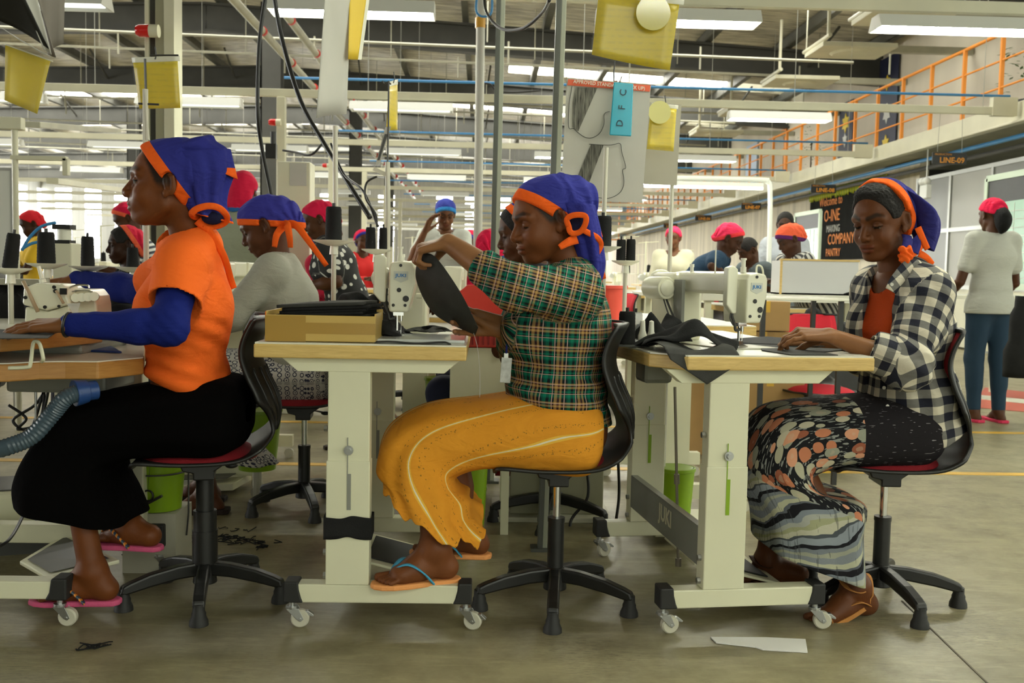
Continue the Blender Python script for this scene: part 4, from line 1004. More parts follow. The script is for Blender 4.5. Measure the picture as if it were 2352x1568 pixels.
# ================================================================ THE THREE SEWERS IN FRONT
BLUE = (.028, .032, .235); ORG = (.86, .12, .012); SHADE_INK = (.012, .012, .04)
def tube_scarf(name, rings, parent, F, band=.012, c1=BLUE, c2=ORG, rf=.10, seed=0, both=False, nu=48, k=5, phase=0.0):
    """open ended cloth sleeve of a scarf with a coloured rim"""
    V, Q, UV = loft(rings, 72, 6, lambda v_, u: (rf*np.sin(u*2*math.pi*k+phase+v_*2)+rf*.5*np.sin(u*2*math.pi*(2*k-1)+1.3+seed))*min(1, v_*2+.2))
    Lm = UV[:, 1].max(); o = add_mesh(name, V, Q, scarf_mat(c1, c2, band), F.base, parent, None, np.stack([Lm-UV[:, 1], UV[:, 0], UV[:, 1]], -1)); solid(o, .003)
    # rolled edge
    o.modifiers[0].thickness = .0032; return o
def rim(name, pts, r, F, parent, c=ORG, closed=False):
    pts = [A3(p) for p in pts]
    if closed: pts = pts+pts[:2]
    return ribbon(name, pts, (r*2.1, r*2.1), flat_mat(c), parent, side=(0, 1, 0), t=.004, origin=F.base, sub=1)
def spl(pts, sub=5, closed=False):
    pts = [A3(p) for p in pts]; n = len(pts); o = []
    for i in range(n if closed else n-1):
        g = (lambda j: pts[j % n]) if closed else (lambda j: pts[min(max(j, 0), n-1)])
        for k in range(sub): o.append(crm(g(i-1), g(i), g(i+1), g(i+2), k/sub))
    if not closed: o.append(pts[-1])
    return o
def flipflop(F, i, sole_c, strap_c, pts_strap=True, tilt=0.0, patt=None):
    toe = A3(F.J['toe'][i]); d = toe-A3(F.J['an'][i]); d[2] = 0; d = nrm(d); s = F.J.get('fs', 1.0); lat = np.cross((0, 0, 1), d)
    b = MB(); out = [(.0, .014), (.022, .008), (.036, -.012), (.043, -.045), (.040, -.09), (.030, -.14), (.031, -.20), (.028, -.232), (.012, -.247), (-.012, -.247), (-.028, -.232), (-.031, -.20), (-.033, -.14), (-.043, -.09), (-.045, -.045), (-.036, -.012), (-.020, .008)]
    b.prism([(x*s, y*s) for x, y in out], .016, (0, 0, -.016), ((1, 0, 0), (0, 1, 0)), cen=False)
    M = Matrix.Translation(Vector(toe)-Vector(F.base)) @ Matrix.Rotation(math.atan2(d[1], d[0])-R(90), 4, 'Z') @ Matrix.Rotation(tilt, 4, 'X'); b.xf(M)
    o = b.build('flip_flop', flat_mat(sole_c, .6), F.obj, bevel=.005)
    for k in (-1, 1):
        p = [A3(M @ Vector(q))+A3(F.base) for q in ((0, -.040*s, .012), (k*.012, -.058*s, .040), (k*.031, -.088*s, .053), (k*.043, -.122*s, .036), (k*.037, -.158*s, -.004))]
        ribbon('strap', p, (.010, .019), patt or flat_mat(strap_c, .5), o, side=(0, 0, 1), t=.0045, origin=F.base)
    return o
# ---------------- middle sewer: green plaid shirt, mustard skirt
Hb = Head(P(1252, 507, 2.93), R(200), R(14), R(0), 1.0, eyes=.78, jaw=1.16, nose=1.18, cheek=1.25, lips=1.12)
Jb = dict(hip=P(1288, 965, 2.95), waist=P(1272, 880, 2.95), chest=P(1283, 745, 2.95), neck=P(1308, 625, 2.94),
          sh=(P(1322, 672, 2.795), P(1300, 668, 3.10)), el=(P(1178, 660, 2.66), P(1200, 812, 3.07)), wr=(P(1030, 557, 2.80), P(1148, 748, 2.90)),
          hp=(P(1285, 990, 2.86), P(1285, 990, 3.04)), kn=(P(985, 1010, 2.90), P(1015, 1010, 3.02)), an=(P(1000, 1258, 2.755), P(1078, 1222, 3.02)), toe=(P(862, 1337, 2.71), P(950, 1262, 3.04)), fs=.98)
fab0 = P(972, 580, 2.86); fab1 = P(1095, 745, 2.85)
Jb['hand'] = (dict(d=nrm((-.88, .20, -.20)), up=nrm((-.12, -.25, 1)), curl=((.9, 1.2, .4), (.95, 1.25, .45), (1.0, 1.3, .5), (1.05, 1.3, .5), .9), side=1, spread=.10, thumb_dir=(-.62, .45, -.60)),
              dict(d=nrm((-.86, -.10, .10)), up=nrm((.15, .95, -.15)), curl=((.55, .5, .2), (.5, .5, .25), (.55, .5, .3), (.6, .5, .3), .2), side=1, spread=.18, thumb_dir=(-.80, -.25, .42)))
Hb.hair = (.078, .006); Jb['lg'] = .60; Jb['hand_lit'] = (.27, .125, .052)  # hands and forearms paler than the face, their light is in the colour
Fb = Fig(Jb, Hb, build=1.14, bust=1.22, depth=1.14)
body_mesh('person in a green plaid shirt and mustard skirt holding up a dark cloth piece', Fb, (.165, .055, .018), gaze=(.75, -.12, -.6))
L = Fb.torso(.014)
for i in (0, 1):
    sh = A3(Jb['sh'][i]); el = A3(Jb['el'][i]); wr = A3(Jb['wr'][i]); L.append((f_cap(sh, el, .074, .060), .04)); L.append((f_cap(el, el+(wr-el)*.42, .059, .051), .035))
sleeve_end = A3(Jb['el'][0])+(A3(Jb['wr'][0])-A3(Jb['el'][0]))*.42; sd_ = nrm(A3(Jb['wr'][0])-A3(Jb['el'][0]))
hipb = A3(Jb['hip'])
garment('plaid_shirt', Fb, L, plaid(), (.5, .5, .5), cuts=[(A3(P(1288, 946, 2.95)), (.22, 0, 1))], amp=.005, neckr=.058, inner=[(sleeve_end-sd_*.01, sleeve_end+sd_*.1, .039, .039), (sleeve_end+sd_*.075, sleeve_end+sd_*.2, .078, .078)],
        chains=[([hipb-Fb.up*.15, Jb['neck']], .135, (0, -1, 0), 0), ([Jb['sh'][0], Jb['el'][0], sleeve_end], .058, (0, -1, 0), 1, 'P'), ([Jb['sh'][1], Jb['el'][1], Jb['wr'][1]], .058, (0, -1, 0), 2)],
        wf=(9, 7, 18), folds=[(P(1300, 640, 2.80), (1, .2, -.7), 130, .0035, .08), (P(1185, 690, 2.7), (.8, 0, 1), 150, .004, .07), (P(1180, 900, 2.85), (.5, 0, 1), 120, .006, .10), (P(1330, 900, 2.85), (.1, 0, 1), 110, .005, .12)])
# collar band
nkb = A3(Jb['neck']); rr = []
for k in range(17):
    a = k/16*2*math.pi; rr.append(nkb+A3((.066*math.cos(a)-.01, .064*math.sin(a), .012+.022*math.cos(a))))
cb = MB(); cb.tube([Vector(p)-Vector(Fb.base) for p in rr[:-1]], .014, 8, True); cb.build('collar', flat_mat((.012, .09, .055)), Fb.obj, smooth=True)
# skirt
sy = 2.945
def Yr(px, py, hx, hz, hy, y=sy, ax=None): return (A3(P(px, py, y)), A3((0, hy, 0)), A3((hx, 0, hz)))
rgs = [Yr(1378, 985, .0, .03, .05), Yr(1370, 985, .0, .085, .15), Yr(1335, 992, .0, .118, .195), Yr(1240, 985, .005, .118, .20), Yr(1110, 990, -.012, .100, .190), Yr(1012, 1008, -.050, .100, .19), Yr(975, 1045, -.105, .085, .20), Yr(975, 1090, -.135, .05, .205), Yr(985, 1115, -.125, .055, .21), Yr(1003, 1140, -.145, .070, .22)]
V, Q, UV = loft(rgs, 120, 10, lambda v_, u: (.13*max(0, v_-.55)*np.sin(u*2*math.pi*6+1.1)+.05*max(0, v_-.5)*np.sin(u*2*math.pi*13+.5)+.012*np.sin(u*2*math.pi*9+v_*9)), power=2.7)
wv = np.clip(UV[:, 2]-.9, 0, .1)*10; V[:, 2] += wv*(.006*np.sin(UV[:, 0]*2*math.pi*23)+.010*np.sin(UV[:, 0]*2*math.pi*9))
V[:, 2] += np.clip(UV[:, 2]-.70, 0, .3)/.3*.050*np.cos(UV[:, 0]*2*math.pi); V[:, 1] -= np.clip(UV[:, 2]-.6, 0, .4)*.06
ang = (UV[:, 0]-.0); ang = np.where(ang > .5, ang-1, ang)
o = add_mesh('skirt', V, Q, mustard(), Fb.base, Fb.obj, None, np.stack([UV[:, 0]-.5, UV[:, 1], UV[:, 2]], -1)); solid(o, .003)
for i, c in ((0, (.85, .36, .12)), (1, (.85, .36, .12))): flipflop(Fb, i, c, (.07, .36, .58))
sc = simple_scarf(Fb, BLUE, ORG, hl=(.073, .075), lo_pt=(-.040, -.035), back=.03, lift=.03, knot=False, band=.031)
Y0 = 2.93
W_ = lambda px, py, y=Y0: A3(P(px, py, y))
def ring2(px, py, ux, uz, vy, vx=0.0, y=Y0): return (W_(px, py, y), A3((ux, 0, uz)), A3((vx, vy, 0)))
tube_scarf('scarf_drape', [ring2(1318, 470, .060, .0, .075), ring2(1335, 520, .050, .0, .070), ring2(1347, 560, .040, .004, .055), ring2(1358, 612, .034, .008, .035), ring2(1362, 650, .022, .008, .02)], sc, Fb, band=.0, rf=.13)
lp = [W_(1306, 520, 2.84), W_(1302, 503, 2.835), W_(1318, 494, 2.83), W_(1342, 495, 2.83), W_(1346, 508, 2.83), W_(1337, 528, 2.835), W_(1322, 536, 2.84), W_(1310, 533, 2.84)]
rim('scarf_loop', spl(lp, 4, True), .0075, Fb, sc, closed=True)
ribbon('scarf_loop_shade', [W_(1325, 498, 2.85), W_(1327, 515, 2.86), W_(1325, 533, 2.85)], .036, flat_mat(SHADE_INK), sc, side=(0, 1, 0), origin=Fb.base)  # dark strip painted as the shade inside the loop
rim('scarf_edge', spl([W_(1337, 527, 2.85), W_(1352, 535, 2.86), W_(1372, 546, 2.88), W_(1380, 562, 2.90), W_(1372, 580, 2.9), W_(1362, 592, 2.9), W_(1347, 598, 2.9)], 5), .0075, Fb, sc)
rim('scarf_edge', spl([W_(1362, 516, 2.93), W_(1374, 530, 2.93), W_(1379, 545, 2.93)], 5), .0065, Fb, sc)
ribbon('scarf_tail', [W_(1325, 548, 2.86), W_(1305, 556, 2.84), W_(1285, 568, 2.83)], (.030, .016), flat_mat(ORG), sc, side=(0, 1, 0), origin=Fb.base)
ribbon('scarf_tail', [W_(1352, 590, 2.92), W_(1372, 610, 2.93), W_(1383, 640, 2.95), W_(1372, 622, 2.96)], (.030, .02), flat_mat(ORG), sc, side=(0, 1, 0), origin=Fb.base)
ribbon('scarf_tail', [W_(1348, 592, 2.90), W_(1366, 612, 2.92), W_(1377, 650, 3.0), W_(1382, 700, 3.03)], (.034, .012), flat_mat(ORG), sc, side=(0, 1, 0), origin=Fb.base)
# badge on a lanyard
bd = thing('name_badge', 'clear name badge hanging on a lanyard at the plaid shirt', 'badge', P(1162, 850, 2.84))
b = MB(); b.box((0, 0, 0), (.030, .002, .072), Euler((0, .06, 0))); b.build('card', mat('badge_card', (.50, .52, .50), .3, var=.3, vscale=60), bd, bevel=.002)
b = MB(); b.box((0, 0, .042), (.012, .003, .014)); b.build('clip', M_alu, bd)
b = MB(); b.tube([(.0, 0, .048), (.002, .002, .09), (.006, .01, .15), (.02, .03, .19)], .0035, 6); b.build('lanyard', flat_mat((.02, .03, .16)), bd, smooth=True)
# the cloth she holds
def held(u, v):
    Pq = [A3(P(966, 583, 2.84)), A3(P(1000, 590, 2.80)), A3(P(1058, 672, 2.74)), A3(P(1098, 752, 2.80))]
    Pl = [A3(P(961, 590, 2.86)), A3(P(957, 645, 2.90)), A3(P(1000, 722, 2.90)), A3(P(1092, 769, 2.86))]
    def bz(p, t):
        i = min(int(t*3), 2); g = lambda j: p[min(max(j, 0), 3)]; return crm(g(i-1), g(i), g(i+1), g(i+2), t*3-i)
    a = bz(Pq, v); c = bz(Pl, v); q = a+(c-a)*u; q = q+A3((0, -.035*math.sin(u*math.pi)*math.sin(v*math.pi), 0)); return q
b = MB(); b.sheet(held, 24, 40)
M_char = mat('charcoal_cloth', (.040, .040, .036), .75, var=.22, vscale=16, bump=.2, bscale=500, spec=.25)
M_blk = mat('black_cloth', (.013, .013, .013), .8, var=.25, vscale=12, bump=.2, bscale=300, spec=.2)
tag(b.build('cloth_piece', M_char, smooth=True, solid=.0016), 'large charcoal cloth piece held up between the hands of the plaid shirt sewer', 'cloth')
b = MB(); b.tube(spl([P(1088, 765, 2.85), P(1097, 800, 2.84), P(1102, 860, 2.84), P(1102, 912, 2.84)]), .0008, 5); tag(b.build('loose_thread', flat_mat((.5, .5, .48))), 'pale loose thread hanging from the held cloth piece', 'thread')

# ---------------- left sewer: orange t-shirt over blue sleeves, black skirt
Ha = Head(P(384, 424, 2.86), R(190), R(-3), R(0), 1.03, eyes=.25, jaw=.98, nose=.98, cheek=1.0, lips=.9)
Ja = dict(hip=P(440, 930, 2.95), waist=P(428, 850, 2.94), chest=P(428, 705, 2.92), neck=P(436, 548, 2.90),
          sh=(P(418, 612, 2.775), P(410, 612, 3.06)), el=(P(388, 752, 2.66), P(330, 668, 3.22)), wr=(P(152, 745, 2.64), P(172, 642, 3.34)),
          hp=(P(440, 955, 2.86), P(440, 955, 3.04)), kn=(P(150, 985, 2.82), P(190, 985, 3.02)), an=(P(212, 1312, 2.79), P(302, 1215, 3.00)), toe=(P(78, 1372, 2.79), P(205, 1240, 3.03)), fs=.98)
Ja['hand'] = (dict(d=nrm((-1, -.02, -.06)), up=nrm((-.05, -.25, 1)), curl=(.22, .2, .2, .2, .2), side=1, spread=.10, thumb_dir=(-.8, .5, -.25)),
              dict(d=nrm((-1, .2, -.15)), up=nrm((-.1, 0, 1)), curl=(.4, .45, .5, .5, .4), side=-1))
Ha.hair = (.092, .004); Ja['lg'] = .60; Ja['hand_lit'] = (.19, .075, .026)
Fa = Fig(Ja, Ha, build=.98, bust=1.05, depth=.98)
body_mesh('person in an orange t-shirt over long blue sleeves, seated at the left table', Fa, (.145, .044, .0115), gaze=(1, .1, .05))
L = Fa.torso(.020)
sh = [A3(Ja['sh'][i]) for i in (0, 1)]; el = [A3(Ja['el'][i]) for i in (0, 1)]; wr = [A3(Ja['wr'][i]) for i in (0, 1)]
for i in (0, 1): L.append((f_cap(sh[i], sh[i]+(el[i]-sh[i])*.60, .068, .072), .04))
e0 = sh[0]+(el[0]-sh[0])*.60; ed = nrm(el[0]-sh[0])
garment('orange_tshirt', Fa, L, M_cloth, (.90, .150, .018), cuts=[(A3(P(440, 884, 2.95)), (.33, 0, 1))], amp=.006, neckr=.058, wf=(8, 6, 26),
        inner=[(e0+ed*.01, e0+ed*.12, .060, .066), (e0+ed*.05, e0+ed*.3, .085, .10)],
        folds=[(P(400, 850, 2.85), (.35, 0, 1), 140, .006, .10), (P(490, 780, 2.85), (.5, 0, 1), 110, .0045, .09), (P(440, 640, 2.8), (.9, 0, .4), 120, .004, .06), (P(380, 700, 2.8), (.7, 0, .7), 130, .004, .06)])
L = []
for i in (0, 1):
    L += [(f_cap(sh[i]+(el[i]-sh[i])*.15, el[i], .052, .046), 0), (f_cap(el[i], el[i]+(wr[i]-el[i])*.35, .046, .044), .03), (f_cap(el[i]+(wr[i]-el[i])*.3, el[i]+(wr[i]-el[i])*.95, .044, .031), .02)]
garment('blue_sleeves', Fa, L, M_cloth, (.007, .015, .150), amp=.0025, neck=False, wf=(30, 10, 12), folds=[(el[0], (.7, 0, .7), 240, .002, .06)])
b = MB(); c_ = Vector(wr[0])-Vector(Fa.base)+Vector((.004, 0, 0)); b.tube([c_+Vector((.004*math.sin(a), .031*math.cos(a), .031*math.sin(a))) for a in np.arange(0, 2*math.pi, .35)], .004, 6, True); b.build('bracelet', M_black, Fa.obj, smooth=True)
M_bskirt = mat('deep_black_cloth', (.0022, .002, .002), .95, bump=.25, bscale=60, spec=.04)
yk = 2.93
rgs = [Yr(572, 945, .0, .03, .05, yk), Yr(558, 945, .0, .09, .15, yk), Yr(515, 950, .0, .115, .19, yk), Yr(420, 955, .0, .11, .195, yk), Yr(300, 968, -.02, .10, .19, yk), Yr(222, 995, -.060, .095, .195, yk), Yr(186, 1055, -.110, .055, .20, yk), Yr(180, 1110, -.145, .035, .21, yk), Yr(190, 1160, -.160, .035, .21, yk)]
V, Q, UV = loft(rgs, 96, 8, lambda v_, u: (.07*max(0, v_-.4)*np.sin(u*2*math.pi*5+.6)+.02*np.sin(u*2*math.pi*9+v_*7)), power=2.7)
o = add_mesh('black_skirt', V, Q, M_bskirt, Fa.base, Fa.obj); solid(o, .003)
q = NT('striped_strap'); tc = q.n('TexCoord'); wv_ = q.n('TexWave', i_Scale=26.0, i_Distortion=.5); q.set(wv_.inputs['Vector'], tc.outputs['Object']); q.out(q.mix(q.math('GREATER_THAN', wv_.outputs[0], .62), (.04, .07, .11), (.75, .25, .03)))
for i in (0, 1): flipflop(Fa, i, (.62, .10, .22), (0, 0, 0), patt=q.m)
sa = simple_scarf(Fa, BLUE, ORG, hl=(.070, .090), lo_pt=(-.040, -.045), back=.02, lift=.03, knot=False, band=.030)
ya = 2.87
tube_scarf('scarf_drape', [ring2(440, 355, .105, .018, .075, 0, ya), ring2(462, 400, .085, .01, .078, 0, ya), ring2(468, 440, .062, .004, .066, 0, ya), ring2(474, 475, .052, .0, .058, 0, ya), ring2(486, 500, .055, -.014, .055, 0, ya)], sa, Fa, band=.004, rf=.075, k=8)
tube_scarf('scarf_hood', [ring2(400, 350, .05, .035, .07, 0, ya), ring2(440, 348, .05, .045, .07, 0, ya), ring2(478, 355, .02, .035, .055, 0, ya), ring2(500, 375, .03, .03, .045, 0, ya), ring2(515, 398, .034, -.014, .035, 0, ya)], sa, Fa, band=.012, rf=.05, k=5)
lp = [W_(440, 492, 2.80), W_(452, 480, 2.79), W_(478, 473, 2.79), W_(502, 477, 2.80), W_(519, 492, 2.82), W_(520, 507, 2.84), W_(505, 517, 2.85), W_(485, 519, 2.85), W_(468, 513, 2.84), W_(470, 500, 2.88), W_(450, 498, 2.84)]
rim('scarf_edge', spl(lp, 5, True), .0085, Fa, sa, closed=True)
rim('scarf_edge', spl([W_(500, 428, 2.86), W_(512, 418, 2.86), W_(524, 408, 2.87), W_(529, 397, 2.88), W_(522, 386, 2.88)], 5), .008, Fa, sa)
b = MB(); b.ball(Vector(W_(488, 500, 2.83))-Vector(Fa.base), .028, sc=(1.1, .6, .7)); b.build('scarf_end_shade', flat_mat(SHADE_INK), sa, smooth=True)  # dark ball stands for shade inside the open scarf end
ribbon('scarf_tail', [W_(465, 515, 2.84), W_(490, 545, 2.85), W_(515, 590, 2.86), W_(530, 640, 2.90), W_(538, 662, 2.90)], (.024, .016), flat_mat(ORG), sa, side=(0, 1, 0), origin=Fa.base)
ribbon('scarf_tail', [W_(455, 505, 2.84), W_(470, 520, 2.84), W_(488, 530, 2.85)], (.03, .02), flat_mat(ORG), sa, side=(0, 1, 0), origin=Fa.base)

# ---------------- right sewer: black and cream checked shirt, printed long skirt
Hc = Head(P(2022, 508, 2.98), R(218), R(15), R(0), .96, eyes=.45, jaw=.90, nose=.95, cheek=.95, lips=1.05)
Jc = dict(hip=P(2085, 965, 3.02), waist=P(2078, 880, 3.02), chest=P(2070, 745, 3.01), neck=P(2062, 628, 3.00),
          sh=(P(2128, 672, 2.89), P(2012, 665, 3.14)), el=(P(2085, 838, 2.80), P(1985, 815, 3.24)), wr=(P(1905, 770, 2.85), P(1865, 782, 3.08)),
          hp=(P(2080, 985, 2.94), P(2075, 985, 3.10)), kn=(P(1790, 1010, 2.95), P(1800, 1000, 3.08)), an=(P(1968, 1345, 2.88), P(1760, 1290, 3.14)), toe=(P(1852, 1428, 2.84), P(1690, 1335, 3.14)), fs=.98)
Jc['hand'] = (dict(d=nrm((-.97, .10, .02)), up=nrm((-.02, -.30, 1)), curl=((.75, .85, .3), (.55, .75, .3), (.35, .6, .3), (.15, .35, .2), .3), side=1, spread=.18, thumb_dir=(-.75, .45, -.45)),
              dict(d=nrm((-.97, -.05, -.02)), up=nrm((-.02, -.20, 1)), curl=((.5, .7, .3), (.7, .8, .3), (.9, .8, .3), (1, .8, .3), .3), side=-1, spread=.12, thumb_dir=(-.8, -.4, -.4)))
Jc['lg'] = .60; Jc['hand_lit'] = (.22, .095, .036)
Fc = Fig(Jc, Hc, build=.96, bust=.9, depth=.95)
body_mesh('person in a black and cream checked shirt, seated at the right table', Fc, (.120, .040, .013), gaze=(.85, .15, -.45))
L = Fc.torso(.008)
garment('orange_top', Fc, L, M_cloth, (.52, .065, .012), cuts=[(A3(Jc['hip'])-Fc.up*.06, Fc.up)], amp=.004, neckr=.064, wf=(16, 10, 6))
L = Fc.torso(.026)
sh = [A3(Jc['sh'][i]) for i in (0, 1)]; el = [A3(Jc['el'][i]) for i in (0, 1)]; wr = [A3(Jc['wr'][i]) for i in (0, 1)]
La = []
for i in (0, 1): La += [(f_cap(sh[i], el[i], .066, .064), .04), (f_cap(el[i], el[i]+(wr[i]-el[i])*.40, .064, .050), .035)]
L.append((f_cap(A3(P(2105, 930, 2.98)), A3(P(2130, 965, 2.98)), .118, .108), .06))
# open front: carve a wedge between the two front edges
fr0 = A3(Jc['hip'])-Fc.up*.1; ctr = A3(Jc['chest'])+Fc.fwd*.02
pf1 = f_plane(A3(P(2010, 760, 2.86)), nrm((.42, .9, .0))); 
wl = A3(P(2018, 700, 2.9))
def wedge(p, a=f_plane(A3(P(2040, 760, 2.93)), (-1, .0, .10)), b_=f_plane(A3(P(1958, 740, 2.98)), (.55, -.83, 0)), c_=f_plane(A3(P(2040, 760, 2.98)), (-.25, .0, 1))): return -np.minimum(a(p), b_(p))
e0 = el[0]+(wr[0]-el[0])*.40; ed = nrm(wr[0]-el[0])
nkc = A3(Jc['neck'])
def gshirt():
    g0 = f_union(L)
    f2 = lambda p: np.maximum(g0(p), -wedge(p)*1.0)
    return [(f2, 0)]+La
gh = gingham()
garment('checked_shirt', Fc, gshirt(), gh, (.5, .5, .5), cuts=[(A3(P(2150, 1000, 2.98)), (-.50, 0, 1))], amp=.007, neckr=.062, wf=(9, 7, 16), inner=[(e0-ed*.02, e0+ed*.1, .042, .042)],
        chains=[([A3(Jc['hip'])-Fc.up*.2, Jc['neck']], .128, (0, -1, 0), 0), ([Jc['sh'][0], Jc['el'][0], e0], .060, (0, -1, 0), 1), ([Jc['sh'][1], Jc['el'][1], Jc['wr'][1]], .060, (0, -1, 0), 2)],
        folds=[(P(2110, 830, 2.8), (.5, 0, 1), 110, .006, .09), (P(2150, 900, 2.9), (1, 0, .3), 100, .006, .12), (P(2100, 680, 2.85), (1, 0, .5), 110, .004, .08)])
# rolled cuff, collar flaps, buttons
a_, b_, _ = basis(ed)
V, Q, UV = loft([(e0-ed*.050, a_*.060, b_*.060), (e0-ed*.02, a_*.0635, b_*.0635), (e0+ed*.010, a_*.060, b_*.060), (e0+ed*.014, a_*.052, b_*.052), (e0-ed*.01, a_*.046, b_*.046)], 48, 5, lambda v_, u: .03*np.sin(u*12.566+1)+.02*np.sin(u*31.4))
o = add_mesh('rolled_cuff', V, Q, gh, Fc.base, Fc.obj, None, np.stack([UV[:, 0]*.36, UV[:, 1]+.012, UV[:, 2]], -1)); solid(o, .004)
o = ribbon('collar', [A3(P(2122, 642, 2.93)), A3(P(2095, 610, 2.90)), A3(P(2062, 640, 2.87)), A3(P(2046, 668, 2.86))], (.050, .034), gh, Fc.obj, side=(0, 1, 0), origin=Fc.base, t=.004)
at = o.data.attributes.new('UVW', 'FLOAT_VECTOR', 'POINT'); co = np.array([v.co[:] for v in o.data.vertices]); at.data.foreach_set('vector', np.stack([co[:, 0]*.8+co[:, 2]*.6, co[:, 2]*.8-co[:, 0]*.6, co[:, 1]], -1).ravel())
b = MB()
for px, py, yy in ((2048, 653, 2.855), (2119, 745, 2.80), (2030, 890, 2.87), (2038, 932, 2.87)):
    c0 = Vector(P(px, py, yy))-Vector(Fc.base); b.cyl(c0, c0+Vector((0, -.003, 0)), .005, n=14)
b.build('shirt_buttons', mat('button', (.55, .54, .48), .3), Fc.obj)
yc = 3.0
rgs = [Yr(2135, 985, .0, .02, .04, yc), Yr(2125, 985, .0, .07, .14, yc), Yr(2085, 985, .0, .105, .17, yc), Yr(1990, 985, .0, .105, .185, yc), Yr(1890, 990, -.01, .10, .19, yc), Yr(1800, 1015, -.060, .10, .19, yc), Yr(1785, 1075, -.115, .06, .20, yc), Yr(1832, 1120, -.182, .03, .20, yc), Yr(1848, 1190, -.155, .035, .20, yc-.02), Yr(1856, 1280, -.155, .055, .195, yc-.04)]
V, Q, UV = loft(rgs, 110, 8, lambda v_, u: (.06*max(0, v_-.45)*np.sin(u*2*math.pi*5+2.0)+.03*max(0, v_-.3)*np.sin(u*2*math.pi*9)), power=2.7)
o = add_mesh('long_skirt', V, Q, floral(), Fc.base, Fc.obj, None, np.stack([(UV[:, 0]-.5)*.95, UV[:, 1], UV[:, 2]], -1)); solid(o, .003)
# sandals
tan = (.46, .20, .055)
for i in (0, 1):
    toe = A3(Jc['toe'][i])-A3(Fc.base); an = A3(Jc['an'][i])-A3(Fc.base); d = toe-an; hd_ = A3((d[0], d[1], 0)); hd_ = nrm(hd_); heel = an-hd_*.035-A3((0, 0, .045))
    b = MB(); s0 = heel; s1 = toe-hd_*.06-A3((0, 0, .0)); nrm_ = Vector(np.cross(nrm(s1-s0), (0, 1, 0)))
    lat = np.cross((0, 0, 1), hd_)
    def sole(u, v): c = s0+(s1-s0)*min(v/.7, 1)+(toe+hd_*.01-s1)*max(0, (v-.7)/.3); w = (.026+.018*math.sin(v*2.6))*(1 if .03 < v < .97 else .5); return c+lat*(u*2-1)*w-A3((0, 0, .006))
    b.sheet(sole, 5, 16); so = b.build('sandal', flat_mat(tan if i == 0 else (.07, .03, .015), .5), Fc.obj, solid=.013)
    for pts in ([heel+A3((0, -.03, .0)), an+A3((.035, -.02, .0)), an+A3((.03, 0, .035)), an+A3((.0, .035, .02))], [an+A3((.036, -.01, .012)), an+A3((0, -.040, -.006)), an+A3((-.04, -.038, .004)), an+A3((-.05, 0, .02))], [an+A3((.03, -.03, -.05)), an+A3((-.005, -.042, -.035)), an+A3((-.05, -.036, -.055)), toe-hd_*.1+A3((0, 0, .03))], [toe-hd_*.075+A3((0, -.04, 0)), toe-hd_*.07+A3((0, -.03, .03)), toe-hd_*.065+A3((0, .02, .035))]):
        ribbon('sandal_strap', [A3(p)+A3(Fc.base) for p in pts], .015, flat_mat(tan if i == 0 else (.07, .03, .015), .5), so, side=(0, 0, 1), t=.003, origin=Fc.base)
hair_cap(Fc, .086, -.006, extra=(((.030, 0, .095), (.050, .052, .026)),), infl=.005, rough=.0025)
scc = simple_scarf(Fc, grow=.007, c1=(.028, .028, .165), c2=ORG, hl=(.020, .126), lo_pt=(-.040, -.038), back=.035, lift=.0, knot=False, band=.032)
yh = 3.0
tube_scarf('scarf_drape', [ring2(2080, 450, .055, -.03, .07, 0, yh), ring2(2110, 480, .055, -.02, .068, 0, yh), ring2(2125, 520, .040, -.006, .05, 0, yh), ring2(2127, 550, .030, -.0, .035, 0, yh), ring2(2124, 568, .024, -.010, .02, 0, yh)], scc, Fc, band=.0, c1=(.028, .028, .165), rf=.10, k=3)
ribbon('scarf_edge', [W_(2108, 522, 2.93), W_(2118, 545, 2.93), W_(2130, 572, 2.94)], (.02, .018), flat_mat(ORG), scc, side=(0, 1, 0), origin=Fc.base)
ribbon('scarf_knot_cloth', [W_(2082, 540, 2.93), W_(2085, 555, 2.91), W_(2080, 575, 2.90)], (.03, .03), flat_mat((.028, .028, .165)), scc, side=(0, 1, 0), origin=Fc.base)
ribbon('scarf_knot_cloth', [W_(2095, 548, 2.93), W_(2102, 560, 2.93), W_(2098, 580, 2.92)], (.04, .03), flat_mat((.028, .028, .165)), scc, side=(0, 1, 0), origin=Fc.base)
kc = A3(P(2079, 586, 2.90)); kg = f_union([(f_ell(kc+A3((0, 0, -.006)), (.020, .016, .022)), 0), (f_ell(kc+A3((-.007, -.002, .016)), (.017, .012, .010)), .006), (f_ell(kc+A3((.012, .002, .008)), (.010, .012, .020)), .006)])
kf = lambda p: kg(p)-.0022*np.sin((p-kc)@A3((260, 60, 190))+2*np.sin((p-kc)[:, 2]*120))
v, q = mesh_sdf(kf, kc-.05, kc+.05, .0016); add_mesh('scarf_knot', v, q, M_cloth, Fc.base, scc, np.tile(np.array(ORG), (len(v), 1)))
ribbon('scarf_tail', [W_(2088, 588, 2.91), W_(2106, 575, 2.93), W_(2116, 560, 2.94)], (.02, .02), flat_mat(ORG), scc, side=(0, 1, 0), origin=Fc.base)
ribbon('scarf_tail', [W_(2110, 582, 2.97), W_(2128, 592, 2.99), W_(2142, 607, 3.0)], (.024, .016), flat_mat(ORG), scc, side=(0, 1, 0), origin=Fc.base)
